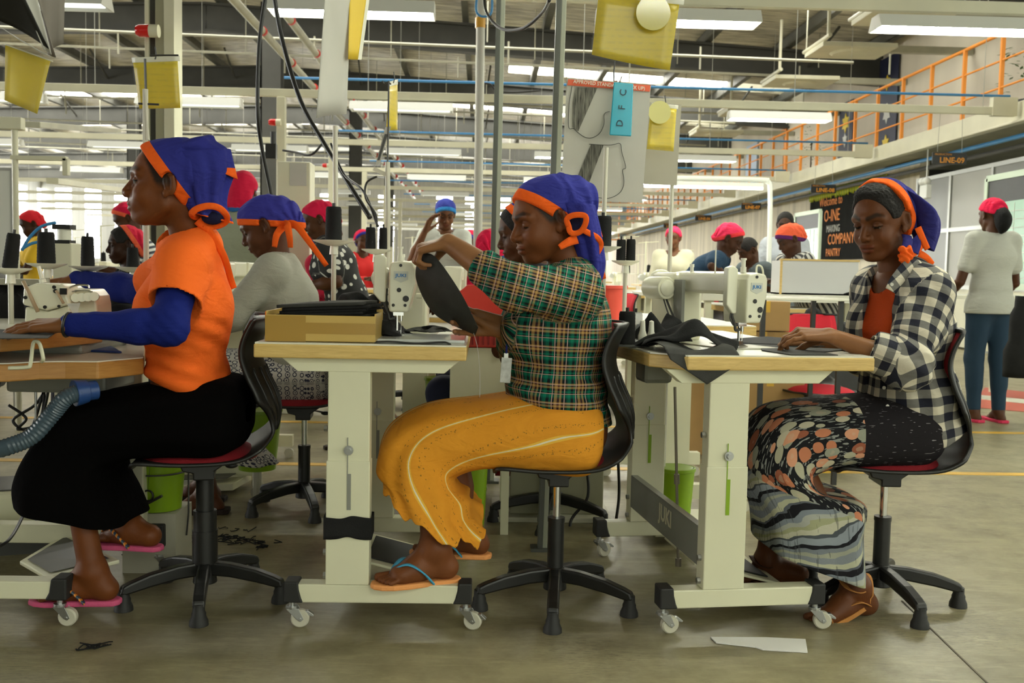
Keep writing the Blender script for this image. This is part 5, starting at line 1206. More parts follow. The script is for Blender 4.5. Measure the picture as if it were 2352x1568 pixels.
# ================================================================ TABLES, MACHINES, CHAIRS
def woodmat(name, c1, c2):
    q = NT(name); tc = q.n('TexCoord'); mp = q.n('Mapping', i_Vector=tc.outputs['Object'], i_Scale=(5.0, 5.0, 60.0)); n = q.n('TexNoise', i_Vector=mp.outputs[0], i_Scale=3.0, i_Detail=6.0, i_Roughness=.65, i_Distortion=.6)
    r = q.n('ValToRGB', i_Fac=n.outputs[0]); r.color_ramp.elements[0].position = .33; r.color_ramp.elements[1].position = .7; r.color_ramp.elements[0].color = (*c1, 1); r.color_ramp.elements[1].color = (*c2, 1)
    return q.out(r.outputs[0], .42, n.outputs[0], .1, .002)
M_wood = woodmat('beech_edge', (.58, .38, .11), (.76, .55, .20)); M_woodo = woodmat('orange_wood_edge', (.38, .17, .035), (.50, .25, .06))
M_top = mat('pale_laminate', (.76, .75, .63), .25); M_frame = mat('cream_table_frame', (.74, .73, .53), .33, var=.05, vscale=4, spec=.5); M_mach = mat('cream_machine', (.78, .77, .60), .25, spec=.6)
M_machd = mat('machine_grey', (.25, .255, .22), .35); M_bolt = mat('zinc_bolt', (.45, .46, .45), .3, metal=.9); M_wheel = mat('caster_wheel', (.56, .54, .43), .35); M_glide = M_black
M_grey = mat('grey_casting', (.23, .235, .20), .45, metal=.3); M_blue_ink = mat('blue_lettering', (.03, .20, .52), .5); M_lime = mat('lime_plastic', (.235, .40, .008), .35)
M_seat = mat('red_seat_cloth', (.27, .005, .012), .85, bump=.3, bscale=500); M_seatb = mat('bright_red_seat_cloth', (.58, .012, .03), .85, bump=.3, bscale=500); M_dgrey = mat('dark_grey_plastic', (.05, .05, .047), .4)
def caster(parent, x, y, rz=0.0, brake=True):
    M = Matrix.Translation((x, y, 0)) @ Matrix.Rotation(rz, 4, 'Z')
    f = MB(); f.cyl((0, 0, .060), (0, 0, .079), .008, n=12); f.cyl((0, 0, .055), (0, 0, .063), .017, n=16)
    for s in (-1, 1): f.prism([(-.016, .056), (.018, .056), (.032, .026), (.024, .018), (.014, .024)], .0022, (0, s*.0135, 0), ((1, 0, 0), (0, 0, 1)))
    f.cyl((.022, -.017, .026), (.022, .017, .026), .004, n=10)
    if brake: f.prism([(.03, .038), (.058, .030), (.060, .034), (.045, .046), (.032, .046)], .016, (0, 0, 0), ((1, 0, 0), (0, 0, 1)))
    f.xf(M); c = f.build('caster', M_bolt, parent, bevel=.0008)
    w_ = MB(); w_.lathe([(.006, -.011), (.022, -.011), (.0255, -.007), (.0255, .007), (.022, .011), (.006, .011)], (.022, 0, .0255), 24, (0, 1, 0)); w_.xf(M); w_.build('wheel', M_wheel, c, smooth='auto')
    return c
def make_table(name, lab, loc, rz, w0=-.247, w1=.322, chamfer=False, depth=1.18, detail=True, f0=-.157, f1=.335, wood=None, pedal=True, cat='table', far=.755):
    t = thing(name, lab, cat, loc, rz)
    dz = -.013 if chamfer else 0; b = MB(); y0 = -.055; ol = [(w0, y0), (w1, y0), (w1, y0+depth), (w0, y0+depth)] if not chamfer else [(w0+.075, y0), (w1, y0), (w1, y0+depth), (w0-.01, y0+depth), (w0-.01, y0+.33), (w0-.005, y0+.10)]
    b.prism(ol, .037, (0, 0, .757+dz), ((1, 0, 0), (0, 1, 0)), cen=False); b.build('tabletop', wood or M_wood, t, bevel=.004 if detail else 0)
    b = MB(); b.prism([(x*.992+.001, y+(.004 if y < 0 else -.004)) for x, y in ol], .004, (0, 0, .794+dz), ((1, 0, 0), (0, 1, 0)), cen=False); b.build('top_surface', M_top, t)
    for k, yy in enumerate((0.0, far)):
        b = MB(); b.prism([(-.18, .757+dz), (.305, .757+dz), (.262, .719+dz), (-.135, .719+dz)], .048, (0, yy, 0), ((1, 0, 0), (0, 0, 1))); b.build('bracket', M_frame, t, bevel=.002)
        b = MB(); b.bb(-.053, .061, yy-.022, yy+.030, .47, .722); b.build('leg', M_frame, t, bevel=.003)
        b = MB(); b.bb(-.056, .063, yy-.026, yy+.034, .13, .475); lg = b.build('leg', M_frame, t, bevel=.003)
        if detail:
            s = MB(); s.bb(.001, .012, yy-.0275, yy-.0262, .34, .44); s.bb(.001, .0035, yy-.0275, yy-.0262, .44, .54); s.build('slot', M_lime if chamfer else M_machd, lg)
            s = MB(); s.cyl((.005, yy-.026, .505), (.005, yy-.031, .505), .013, n=16); s.cyl((.005, yy-.031, .505), (.005, yy-.038, .505), .008, n=6); s.build('bolt', M_bolt, lg, smooth='auto')
            for zz in (.56, .215, .15):
                s = MB(); s.cyl((-.056, yy, zz), (-.066, yy, zz), .009, n=6); s.build('bolt', M_bolt, lg)
        b = MB(); b.prism([(f0+.01, .080), (f0+.035, .078), (f1-.035, .078), (f1-.01, .085), (f1, .13), (f0, .13)], .052, (0, yy+.004, 0), ((1, 0, 0), (0, 0, 1))); ft = b.build('foot', M_frame, t, bevel=.004)
        for s_, xx in ((-1, f0), (1, f1)):
            b = MB(); b.prism([(xx+s_*.012, .137), (xx-s_*.026, .137), (xx-s_*.028, .115), (xx-s_*.034, .092), (xx-s_*.040, .078), (xx+s_*.012, .078)][::s_], .060, (0, yy+.004, 0), ((1, 0, 0), (0, 0, 1))); b.build('end_cap', M_rubber, ft, bevel=.004)
            caster(t, xx-s_*.005, yy+.004, [.15, -.2, .35, .1][(k*2+(s_ > 0))], detail)
    b = MB(); b.bar((-.052, .03, .24), (-.052, far-.02, .24), .008, .11); b.bar((-.045, .03, .295), (-.045, far-.02, .295), .022, .004); cbr = b.build('crossbar', mat('grey_crossbar', (.30, .31, .27), .4, metal=.3), t)
    if detail: text('lettering', 'JUKI', .07, M_frame, cbr, Matrix.Translation((-.0575, .33, .25)) @ Matrix.Rotation(R(-90), 4, 'Z') @ Matrix.Rotation(R(90), 4, 'X'), bold=.002)
    if pedal:
        b = MB(); b.prism([(-.13, -.15), (.15, -.15), (.15, .15), (-.13, .15)], .008, (.13, .36, .10), ((1, 0, -.25), (0, 1, 0))); b.m = 1; b.prism([(-.10, -.12), (.12, -.12), (.12, .12), (-.10, .12)], .004, (.129, .36, .108), ((1, 0, -.25), (0, 1, 0))); b.build('treadle', [M_frame, M_rubber], t, bevel=.003)
        b = MB(); b.cyl((-.02, .30, .11), (-.055, .28, .66), .0045, n=8); b.cyl((-.035, .292, .36), (-.037, .291, .39), .009, n=8); b.cyl((-.02, .30, .10), (-.02, .30, .125), .010, n=8); b.build('pull_rod', mat('rod_steel', (.30, .27, .22), .4, metal=.7), t, smooth='auto')
        if chamfer: b = MB(); b.bb(-.165, -.075, .24, .34, .675, .757); b.build('motor_box', M_grey, t, bevel=.012)
        b = MB(); b.bb(-.02, .24, .10, .5, .715, .757); b.build('drip_pan', M_grey, t, bevel=.01)
    return t
def make_machine(name, lab, loc, rz, detail=True):
    """straight sewing machine, needle at the origin, arm along +y, origin on the table"""
    t = thing(name, lab, 'sewing machine', loc, rz)
    b = MB(); b.bb(-.085, .095, -.07, .42, 0, .004); b.build('bed_plate', mat('bed_plate', (.60, .59, .48), .2), t, bevel=.001)
    b = MB(); b.prism([(-.034, .078), (.018, .078), (.024, .095), (.040, .16), (.040, .205), (.033, .221), (.0, .226), (-.030, .221), (-.036, .205), (-.036, .10)], .11, (0, -.02, 0), ((1, 0, 0), (0, 0, 1))); hd_ = b.build('head', M_mach, t, bevel=.006, seg=3)
    b = MB(); b.prism([(-.038, .158), (.045, .158), (.045, .222), (.0, .228), (-.038, .222)], .30, (0, .16, 0), ((1, 0, 0), (0, 0, 1))); b.build('arm', M_mach, t, bevel=.012, seg=3)
    b = MB(); b.bb(-.055, .058, .26, .40, 0, .222); b.build('pillar', M_mach, t, bevel=.016, seg=3)
    b = MB(); b.lathe([(0, 0), (.042, .0), (.047, .008), (.047, .025), (.030, .032), (0, .032)], (0, .405, .185), 24, (0, 1, 0)); b.build('handwheel', M_mach, t, smooth='auto')
    b = MB(); b.lathe([(0, -.052), (.020, -.052), (.026, -.048), (.026, -.044), (.034, -.044), (.036, -.040), (.036, .05), (0, .05)], (-.088, .30, .172), 28, (0, 1, 0)); b.cyl((-.088, .30, .172), (-.03, .30, .172), .02, n=12); b.build('motor_housing', M_mach, t, smooth='auto')
    b = MB(); b.prism([(-.022, .13), (.0, .105), (.014, .105), (.016, .235), (.0, .245), (-.022, .238)], .022, (-.062, -.035, 0), ((1, 0, 0), (0, 0, 1))); b.build('thread_clamp_box', M_mach, t, bevel=.004)
    if detail:
        b = MB()
        for (x, z, r) in ((-.002, .213, .0045), (-.006, .142, .0065), (.014, .117, .009), (-.022, .098, .0045), (.012, .098, .0045)): b.cyl((x, -.0748, z), (x, -.0775, z), r, n=16)
        b.build('screw', M_black, hd_, smooth='auto')
        b = MB(); b.prism([(-.022, .196), (.020, .196), (.020, .172), (-.001, .163), (-.022, .172)][::-1], .0012, (0, -.0757, 0), ((1, 0, 0), (0, 0, 1))); pl = b.build('name_plate', mat('name_plate', (.58, .60, .52), .3), hd_)
        o = text('lettering', 'JUKI', .0135, M_blue_ink, hd_, face_cam((-.001, -.0768, .1835)), sx=1.25, bold=.0003)
        b = MB(); b.cyl((-.004, -.02, .004), (-.004, -.02, .085), .0012, n=6); b.cyl((-.004, -.02, .05), (-.004, -.02, .082), .0045, n=10); b.cyl((-.016, -.02, .02), (-.016, -.02, .085), .0045, n=10); b.bb(-.024, -.004, -.026, -.014, .010, .022); b.prism([(-.02, .004), (.012, .0), (.016, .004), (.0, .010), (-.02, .012)], .010, (0, -.02, .002), ((1, 0, 0), (0, 0, 1))); b.bb(-.026, .004, -.03, -.01, .066, .076); b.build('needle_and_presser_foot', M_chrome, t)
        b = MB(); b.cyl((-.008, -.02, .225), (-.008, -.02, .242), .009, n=12); b.cyl((-.008, -.02, .242), (-.008, -.02, .262), .0065, n=12); b.cyl((-.008, -.02, .262), (-.008, -.02, .268), .009, n=12); b.cyl((-.035, .08, .222), (-.035, .08, .30), .0022, n=6); b.cyl((-.02, .22, .222), (-.02, .22, .24), .006, n=10); b.cyl((-.02, .22, .24), (-.02, .22, .25), .0075, n=10); b.build('thread_post', M_top, t, smooth='auto')
        b = MB(); b.tube(spl([(.042, -.02, .215), (.042, -.02, .245), (.06, -.02, .243), (.068, -.02, .215), (.066, -.02, .165), (.042, -.02, .158)], 5), .003, 8); b.build('guard_loop', M_mach, t, smooth=True)
        b = MB(); b.tube(spl([(-.045, -.03, .13), (-.052, -.03, .10), (-.04, -.03, .07), (-.036, -.03, .055), (-.02, -.03, .058)], 5), .0045, 8); b.tube(spl([(-.058, -.035, .12), (-.062, -.035, .09), (-.05, -.035, .07)], 5), .0018, 6); b.tube(spl([(-.075, .28, .14), (-.07, .24, .08), (-.05, .2, .01)], 5), .0035, 6); b.tube(spl([(-.085, .28, .14), (-.085, .24, .08), (-.06, .2, .01)], 5), .0025, 6); b.build('lever_and_cables', M_dgrey, t, smooth=True)
        b = MB(); b.cyl((.040, -.01, .125), (.056, -.01, .125), .008, n=14); b.build('tension_knob', M_mach, t, smooth='auto')
        b = MB(); b.bb(-.063, -.050, .21, .255, .05, .20); b.build('side_plate', M_machd, t, bevel=.002)
    return t
def make_chair(lab, loc, rz, seat=.452, thick=False, pad=M_seat, detail=True, group=None, star=.35):
    """office chair facing +x locally"""
    t = thing('swivel_chair', lab, 'chair', loc, rz, group)
    b = MB(); b.cyl((0, 0, .05), (0, 0, .118), .036, .028, n=20); b.build('hub', M_black, t, smooth='auto', bevel=.003)
    for k in range(5):
        a = star+k*2*math.pi/5; d = Vector((math.cos(a), math.sin(a), 0)); b = MB(); prof = [(0.0, .117), (.08, .112), (.16, .098), (.215, .080), (.238, .070), (.245, .050), (.228, .046), (.16, .060), (.08, .072), (0.0, .075)]
        b.prism(prof, .034, (0, 0, 0), (d, (0, 0, 1))); lg = b.build('leg', M_black, t, bevel=.006)
        g = MB(); g.lathe([(.016, .060), (.017, .040), (.020, .034), (.020, .026), (.026, .012), (.027, 0), (0, 0)][::-1], tuple(d*.232), 18); g.build('foot_glide', M_rubber, lg, smooth='auto')
    z1 = seat-.045
    if thick:
        b = MB(); b.cyl((0, 0, .11), (0, 0, .21), .037, n=24); b.cyl((0, 0, .21), (0, 0, .27), .034, n=24); b.cyl((0, 0, .27), (0, 0, z1), .026, n=24); b.build('column', M_black, t, smooth='auto')
    else:
        b = MB(); b.cyl((0, 0, .11), (0, 0, .255), .0245, n=24); b.cyl((0, 0, .255), (0, 0, .268), .026, n=24); b.build('column', M_black, t, smooth='auto')
        b = MB(); b.cyl((0, 0, .26), (0, 0, z1), .0115, n=16); b.build('gas_lift', M_chrome, t, smooth='auto')
    b = MB(); b.prism([(-.07, z1+.008), (.07, z1+.008), (.06, z1-.018), (.03, z1-.025), (.03, z1-.045), (-.03, z1-.045), (-.03, z1-.02)], .13, (0, 0, .01), ((1, 0, 0), (0, 0, 1))); mc = b.build('seat_mechanism', M_black, t, bevel=.004)
    b = MB(); b.tube([(.0, -.06, z1-.01), (-.02, -.13, z1-.02), (-.06, -.17, z1-.035)], .004, 6); b.ball((-.07, -.18, z1-.04), .011, sc=(1.8, .8, .8)); b.build('height_lever', M_black, mc, smooth=True)
    b = MB(); b.box((-.01, -.056, z1-.006), (.045, .002, .017)); b.build('maker_label', M_top, mc)
    path = [(.19, seat-.035), (.175, seat-.015), (.06, seat-.022), (-.08, seat-.018), (-.150, seat+.008), (-.196, seat+.055), (-.214, seat+.115), (-.205, seat+.175), (-.178, seat+.235), (-.160, seat+.295), (-.168, seat+.345), (-.192, seat+.395), (-.197, seat+.402)]
    sp_ = spl([(x, 0, z) for x, z in path], 4); n = len(sp_)
    def shell(u, v):
        i = min(v*(n-1), n-1.0001); k = int(i); p = sp_[k]+(sp_[k+1]-sp_[k])*(i-k); s = u*2-1
        up = min(1, max(0, (v-.42)/.15)); w_ = .195 if v < .35 else (.195-.05*math.sin(min(1, (v-.35)/.22)*math.pi)*1.0 if v < .57 else .19)
        if v > .90: w_ *= math.sqrt(max(0.05, 1-((v-.90)/.105)**2*.75))
        if v < .10: w_ *= .75+.25*math.sqrt(v/.10)
        return (p[0]+up*.055*s*s, s*w_, p[2]+(1-up)*.012*s*s)
    b = MB(); b.sheet(shell, 21, 60); sh_ = b.build('shell', M_black, t, smooth=True, solid=.010)
    if detail:
        for k in range(7):
            s = (k-3)*.045; b = MB(); pts = []
            for v in np.linspace(.44, .70, 12):
                q = shell((s/.17+1)/2, v); pts.append((q[0]-.006, q[1], q[2]-.002))
            b.tube(pts, .0045, 6); b.build('rib', M_black, sh_, smooth=True)
    b = MB()
    def cush(u, v):
        a = u*2*math.pi; r = math.sin(v*math.pi/2); x = .01+.165*r*math.copysign(abs(math.cos(a))**.7, math.cos(a)); y = .175*r*math.copysign(abs(math.sin(a))**.7, math.sin(a)); return (x, y, seat-.010+.030*(1-r**5))
    b.sheet(cush, 40, 10, True); b.build('seat_cushion', pad, t, smooth=True)
    b = MB()
    def bpad(u, v):
        q = shell(.08+.84*u, .68+.285*v); e = min(u, 1-u, v, 1-v); return (q[0]+.007+.018*min(1, (e/.10))**.5, q[1], q[2])
    b.sheet(bpad, 17, 12); b.build('back_cushion', pad, t, smooth=True)
    return t
def cone(lab, loc, r=.028, h=.125, group=None, mtl=None, tilt=None, tp=.8):
    t = thing('thread_cone', lab, 'thread cone', loc, 0, group)
    if tilt: t.rotation_euler = tilt
    b = MB(); pr = [(r*.95, 0), (r, .004)]; nn = 18
    for k in range(nn+1): pr.append((r*(1-(1-tp)*k/nn)+(.0006 if k % 2 else 0), .004+(h-.010)*k/nn))
    pr += [(r*tp*.9, h), (r*.35, h), (0.0, h-.002)]; b.lathe(pr, n=24); b.build('thread', mtl or M_blk, t, smooth='auto')
    b = MB(); b.cyl((0, 0, h-.004), (0, 0, h+.012), r*.2, n=8); b.build('spool_core', M_black, t)
    return t
TZ = .798
X_ = lambda px, py, Y: P(px, py, Y).x
# ---- middle table and its machine
tm = make_table('sewing_table', 'sewing table in front of the plaid shirt sewer, black cloth tied round its leg', (X_(799, 1100, 2.74), 2.74, 0), 0)
b = MB()
def band(u, v): a = u*2*math.pi; c, s = math.cos(a), math.sin(a); k = max(abs(c)/.062, abs(s)/.032); return (.004+c/k*1.04, .004+s/k*1.06, .262+.058*v+.004*math.sin(a*3+v*5))
b.sheet(band, 40, 8, True); b.build('cloth_band', M_blk, tm, smooth='auto', solid=.003)
mz = make_machine('sewing_machine', 'cream sewing machine on the middle table, facing the plaid shirt sewer', (X_(925, 757, 2.98), 2.98, TZ), 0)
# second machine seen past the cloth
# ---- right table
tr = make_table('sewing_table', 'sewing table in front of the checked shirt sewer, black cloth draped over its corner', (X_(1660, 1100, 2.735), 2.735, 0), R(7.0), w0=-.205, w1=.408, chamfer=True, f0=-.165, f1=.295)
mr = make_machine('sewing_machine', 'cream sewing machine on the right table, facing the checked shirt sewer', (X_(1697, 770, 2.98), 2.98, TZ-.013), R(24))
# ---- left table: overlock unit with two levels, edge running back to the right
la = P(-60, 850, 2.50); lb_ = P(235, 790, 3.25)
tl = thing('overlock_table', 'orange edged overlock table at the left edge, under the orange t-shirt sewer hands', 'table', (X_(-120, 1300, 2.74), 2.74, 0), 0)
O = Vector(tl.location)
b = MB(); ed = [G(-420, 800, .80), G(-120, 830, .775), G(0, 824, .775), G(60, 812, .775), G(232, 800, .775)]
pts = [P(-320, 830, 2.52), P(0, 825, 2.62), P(110, 806, 2.76), P(235, 795, 3.0), P(240, 780, 3.5), P(-320, 780, 3.6)]
b.prism([(p.x-O.x, p.y-O.y) for p in pts], .042, (0, 0, .765), ((1, 0, 0), (0, 1, 0)), cen=False); b.build('upper_board', M_woodo, tl, bevel=.004)
b = MB(); b.prism([((p.x-O.x)-.002, p.y-O.y+.004) for p in pts], .004, (0, 0, .8075), ((1, 0, 0), (0, 1, 0)), cen=False); b.build('upper_surface', M_top, tl)
pts2 = [P(-320, 880, 2.50), P(20, 880, 2.62), P(90, 872, 2.68), P(150, 866, 2.70), P(225, 862, 2.71), P(330, 845, 2.85), P(335, 830, 3.45), P(-320, 830, 3.5)]
b = MB(); b.prism([(p.x-O.x, p.y-O.y) for p in pts2], .046, (0, 0, .688), ((1, 0, 0), (0, 1, 0)), cen=False); b.build('lower_board', M_woodo, tl, bevel=.004)
b = MB(); b.prism([((p.x-O.x)-.003, p.y-O.y+.004) for p in pts2], .003, (0, 0, .734), ((1, 0, 0), (0, 1, 0)), cen=False); b.build('lower_surface', M_top, tl)
rel = lambda p: tuple(Vector(p)-O)
b = MB(); b.tube(spl([rel(P(20, 845, 2.56)), rel(P(62, 843, 2.56)), rel(P(70, 835, 2.56)), rel(P(76, 790, 2.56)), rel(P(84, 784, 2.56)), rel(P(92, 792, 2.56)), rel(P(99, 822, 2.56)), rel(P(96, 830, 2.58))], 5), .005, 8); b.build('wire_hook', M_frame, tl, smooth=True)
b = MB(); x0 = rel(P(65, 790, 2.7)); b.bb(rel(P(50, 840, 3.0))[0], rel(P(215, 840, 3.0))[0], .18, .55, .735, .765); b.build('support_box', M_machd, tl, bevel=.01)
b = MB(); fx = rel(P(150, 1350, 2.74))[0]; b.prism([(fx-.9, .13), (fx-.9, .08), (fx-.035, .08), (fx-.01, .13)], .055, (0, .004, 0), ((1, 0, 0), (0, 0, 1))); ft = b.build('foot', M_frame, tl, bevel=.004)
b = MB(); b.prism([(fx+.014, .139), (fx-.028, .139), (fx-.034, .10), (fx-.046, .078), (fx+.014, .078)], .066, (0, .004, 0), ((1, 0, 0), (0, 0, 1))); b.build('end_cap', M_rubber, ft, bevel=.005)
caster(tl, fx-.015, 0.0, 0.0, False)
fx2 = rel(P(372, 1200, 3.22))[0]; b = MB(); b.bb(fx2-1.1, fx2-.02, .46, .52, .10, .16); ft = b.build('foot', M_frame, tl, bevel=.004)
b = MB(); b.prism([(fx2+.012, .165), (fx2-.036, .165), (fx2-.05, .09), (fx2+.012, .09)], .066, (0, .49, 0), ((1, 0, 0), (0, 0, 1))); b.build('end_cap', M_rubber, ft, bevel=.005); caster(tl, fx2-.01, .49, .0, True)
lx = rel(P(285, 900, 3.2))[0]
b = MB(); b.bb(lx-.03, lx+.065, .44, .50, .14, .69); b.build('leg', M_frame, tl, bevel=.004)
b = MB(); b.bb(fx-.72, fx-.62, .0, .06, .13, .69); b.build('leg', M_frame, tl, bevel=.004)
b = MB(); b.bb(lx-.25, lx+.04, .2, .5, .62, .688); b.bb(lx-.62, lx-.38, .05, .35, .55, .688); b.build('motor_box', M_machd, tl, bevel=.01)
b = MB(); tp_ = [rel(P(45, 1288, 3.05)), rel(P(110, 1325, 2.85)), rel(P(275, 1285, 2.95)), rel(P(150, 1225, 3.25))]
b._add([Vector(p) for p in tp_]+[Vector(p)+Vector((0, 0, -.012)) for p in tp_], [(0, 1, 2, 3), (7, 6, 5, 4), (0, 4, 5, 1), (1, 5, 6, 2), (2, 6, 7, 3), (3, 7, 4, 0)]); b.m = 1
cc = sum((Vector(p) for p in tp_), Vector())/4; q4 = [cc+(Vector(p)-cc)*.82+Vector((0, 0, .003)) for p in tp_]; b._add(q4, [(0, 1, 2, 3)]); b.build('treadle', [M_frame, M_dgrey], tl, bevel=.003)
b = MB(); b.cyl(rel(P(83, 1195, 3.0)), rel(P(82, 870, 3.0)), .004, n=8); b.build('pull_rod', M_bolt, tl)
# cream tray box lower left
tb = thing('pedal_tray', 'low cream metal tray on the floor at the left edge under the table', 'tray', G(-20, 1300), R(20)); b = MB(); b.bb(-.45, .22, .10, .40, .08, .22); b.build('tray_wall', M_frame, tb, bevel=.02); b = MB(); b.bb(-.40, .19, .13, .37, .221, .225); b.build('tray_mat', M_dgrey, tb); b = MB(); b.bb(-.4, .2, .12, .38, 0.0, .08); b.build('tray_base', M_dgrey, tb)
# overlock machine
ov = thing('overlock_machine', 'cream overlock machine behind the hand of the orange t-shirt sewer', 'sewing machine', P(150, 760, 2.98)); ov.location.z = .811; Ov = Vector(ov.location)
ro = lambda px, py, Y=2.95: Vector(P(px, py, Y))-Ov
def pprism(mb, pxs, Y, t): mb.prism([(q.x, q.z) for q in [ro(x, y, Y) for x, y in pxs]][::-1], t, (0, Y-Ov.y+t/2, 0), ((1, 0, 0), (0, 0, 1)))
b = MB(); pprism(b, [(50, 700), (53, 660), (82, 650), (145, 652), (151, 668), (163, 698), (105, 713)], 2.90, .10); hd_ = b.build('side_cover', M_mach, ov, bevel=.008, seg=3)
b = MB(); pprism(b, [(55, 740), (57, 704), (110, 715), (160, 700), (165, 745)], 2.92, .12); b.build('lower_body', M_mach, ov, bevel=.006)
b = MB(); pprism(b, [(145, 655), (158, 664), (205, 664), (218, 680), (222, 700), (224, 745), (165, 745), (160, 700)], 2.96, .12); b.build('front_body', M_mach, ov, bevel=.01, seg=3)
for k in range(4):
    b = MB(); c = ro(176+k*14, 684-k*1, 2.93); b.lathe([(0, -.03), (.009, -.03), (.0105, -.024), (.0105, .0), (.013, .002), (.013, .02)], c, 14, (.25, -1, .05)); b.build('tension_dial', M_mach, ov, smooth='auto')
for px, py, r in ((59, 683, .005), (125, 659, .005), (128, 668, .006), (104, 705, .005), (136, 703, .004)):
    b = MB(); c = ro(px, py, 2.898); b.cyl(c, c+Vector((0, -.004, 0)), r, n=14); b.build('screw', M_black, hd_)
M_rod = mat('tarnished_rod', (.45, .33, .20), .4)
b = MB(); b.cyl(ro(53, 645, 2.87), ro(87, 716, 2.87), .0055, n=10); b.build('lever', M_rod, ov, smooth=True); b = MB(); b.cyl(ro(129, 667, 2.87), ro(146, 697, 2.87), .004, n=10); b.build('lever', M_rod, ov, smooth=True)
b = MB(); b.tube(spl([ro(158, 662, 2.93), ro(175, 655, 2.93), ro(200, 655, 2.93), ro(205, 661, 2.93)], 4), .003, 6); b.tube(spl([ro(165, 670, 2.94), ro(195, 667, 2.94), ro(212, 671, 2.94)], 3), .003, 6); b.m = 1; b.bb(*[v for p_ in zip(ro(137, 676, 2.88), ro(154, 662, 2.885)) for v in sorted(p_)]); b.build('guides_and_badge', [M_chrome, M_black], ov, smooth='auto')
b = MB(); b.lathe([(.010, 0), (.010, .01), (.006, .014), (.0055, .05)], ro(99, 650, 2.95), 12, (-.25, 0, 1)); b.build('oil_nozzle', M_top, ov, smooth='auto')
b = MB(); pprism(b, [(152, 697), (185, 695), (176, 724), (170, 722)], 2.86, .002); b.build('eye_shield', mat('clear_plastic', (.8, .82, .8), .1, alpha=.35), ov)
text('lettering', 'JUKI', .012, M_blue_ink, ov, face_cam(ro(212, 728, 2.955), 0), bold=.0002, sx=1.1)
# ---- chairs of the three sewers
ca = make_chair('black swivel chair with thick column under the orange t-shirt sewer', (X_(471, 1290, 2.98), 2.98, 0), R(180+12), thick=True, star=.30)
cb_ = make_chair('black swivel chair with red back pad under the plaid shirt sewer', (X_(1275, 1312, 2.955), 2.955, 0), R(180), star=.22)
cc_ = make_chair('black swivel chair with red pad under the checked shirt sewer', (X_(2022, 1312, 3.02), 3.02, 0), R(180-4), star=.5)
# ---- things on the middle table
bx = thing('cardboard_box', 'taped open cardboard box on the middle table, filled with dark cloth', 'box', (X_(736, 785, 2.72), 2.72, TZ+.001)); M_card = mat('taped_cardboard', (.58, .39, .10), .35, var=.10, vscale=5)
w_ = .148; h_ = .072
b = MB(); b.bb(-w_, w_, 0, .003, 0, h_); b.bb(-w_, w_, .20, .203, 0, h_+.012); b.bb(-w_, -w_+.003, .003, .20, 0, h_+.01); b.bb(w_-.003, w_, .003, .20, 0, h_+.006); b.bb(-w_, w_, 0, .203, 0, .003); b.build('box_walls', M_card, bx, bevel=.001)
b = MB(); b.bb(-w_-.001, -.04, -.0012, 0, 0, h_-.002); b.bb(-.04, w_, -.0012, 0, .022, .052); b.build('packing_tape', mat('brown_tape', (.40, .24, .05), .2), bx)
b = MB(); b.bb(-w_-.0015, -w_, .0, .2, .0, .02); b.bb(-w_-.0015, -w_, .0, .2, .05, .08); b.build('orange_marking', flat_mat((.65, .15, .02), .5), bx)
for k in range(7):
    b = MB(); dx = (k*37 % 11-5)*.002
    def sh1(u, v, k=k, dx=dx): return (-.115+.235*u+dx+(.02 if v > .5 else 0)*v, .012+.004*(k*5 % 3)+.165*v, .042+.0086*k+.012*u+.004*math.sin(u*3)*v)
    b.sheet(sh1, 12, 6); tag(b.build('cloth_piece', M_char if k == 6 else M_blk, None, smooth=True, solid=.0085), 'black cloth piece in the stack, %s' % ['lowest in the box', 'second from the bottom', 'third from the bottom', 'middle of the stack', 'third from the top', 'second from the top', 'topmost in the taped box'][k], 'cloth', 'dark cloth pieces in the taped box')
    bpy.context.scene.collection.objects[-1].location = bx.location
bx2 = thing('cardboard_box', 'corrugated cardboard box with black scraps behind the taped box', 'box', (X_(830, 745, 3.1), 3.12, TZ+.001)); b = MB(); b.bb(-.065, .055, 0, .004, 0, .09); b.bb(-.065, .055, .1, .104, 0, .105); b.bb(-.065, -.061, .004, .1, 0, .10); b.bb(.051, .055, .004, .1, 0, .10); b.bb(-.065, .055, 0, .104, 0, .004); b.build('box_walls', mat('corrugated_card', (.42, .26, .10), .7, var=.3, vscale=3, stretch=(60, 1, 1)), bx2)
def scrap(lab, c, size, seed, mtl=None, h=.05, n=22, flat=False, name='cloth_scrap'):
    """crumpled piece of cloth lying at c"""
    rs = np.random.RandomState(seed); ph = rs.rand(8)*6; b = MB(); sx, sy = size
    def f(u, v):
        x = (u-.5)*sx; y = (v-.5)*sy; q = (math.sin(u*7+ph[0]+v*3)*.5+math.sin(v*8+ph[1]-u*4)*.35+math.sin((u+v)*11+ph[2])*.18)*.5+.5; e = min(1, 5*min(u, 1-u, v, 1-v)+.15)
        return (c[0]+x+.02*math.sin(v*9+ph[3])*(not flat), c[1]+y+.02*math.sin(u*8+ph[4])*(not flat), c[2]+.002+(h*q*e if not flat else .003*q))
    b.sheet(f, n, n); o = b.build(name, mtl or M_blk, smooth=True, solid=.0018); return tag(o, lab, 'cloth')
c0 = P(895, 745, 3.05); scrap('heap of black cloth scraps between the taped box and the machine', (c0.x-.015, 3.02, TZ), (.14, .26), 3, h=.085)
c0 = P(838, 700, 3.15); scrap('black scraps heaped in the corrugated box', (c0.x-.01, 3.17, .88), (.13, .12), 8, h=.05)
c0 = P(775, 690, 3.0); scrap('black cloth bundle behind the stack in the taped box', (c0.x, 3.0, .80), (.20, .16), 9, h=.095)
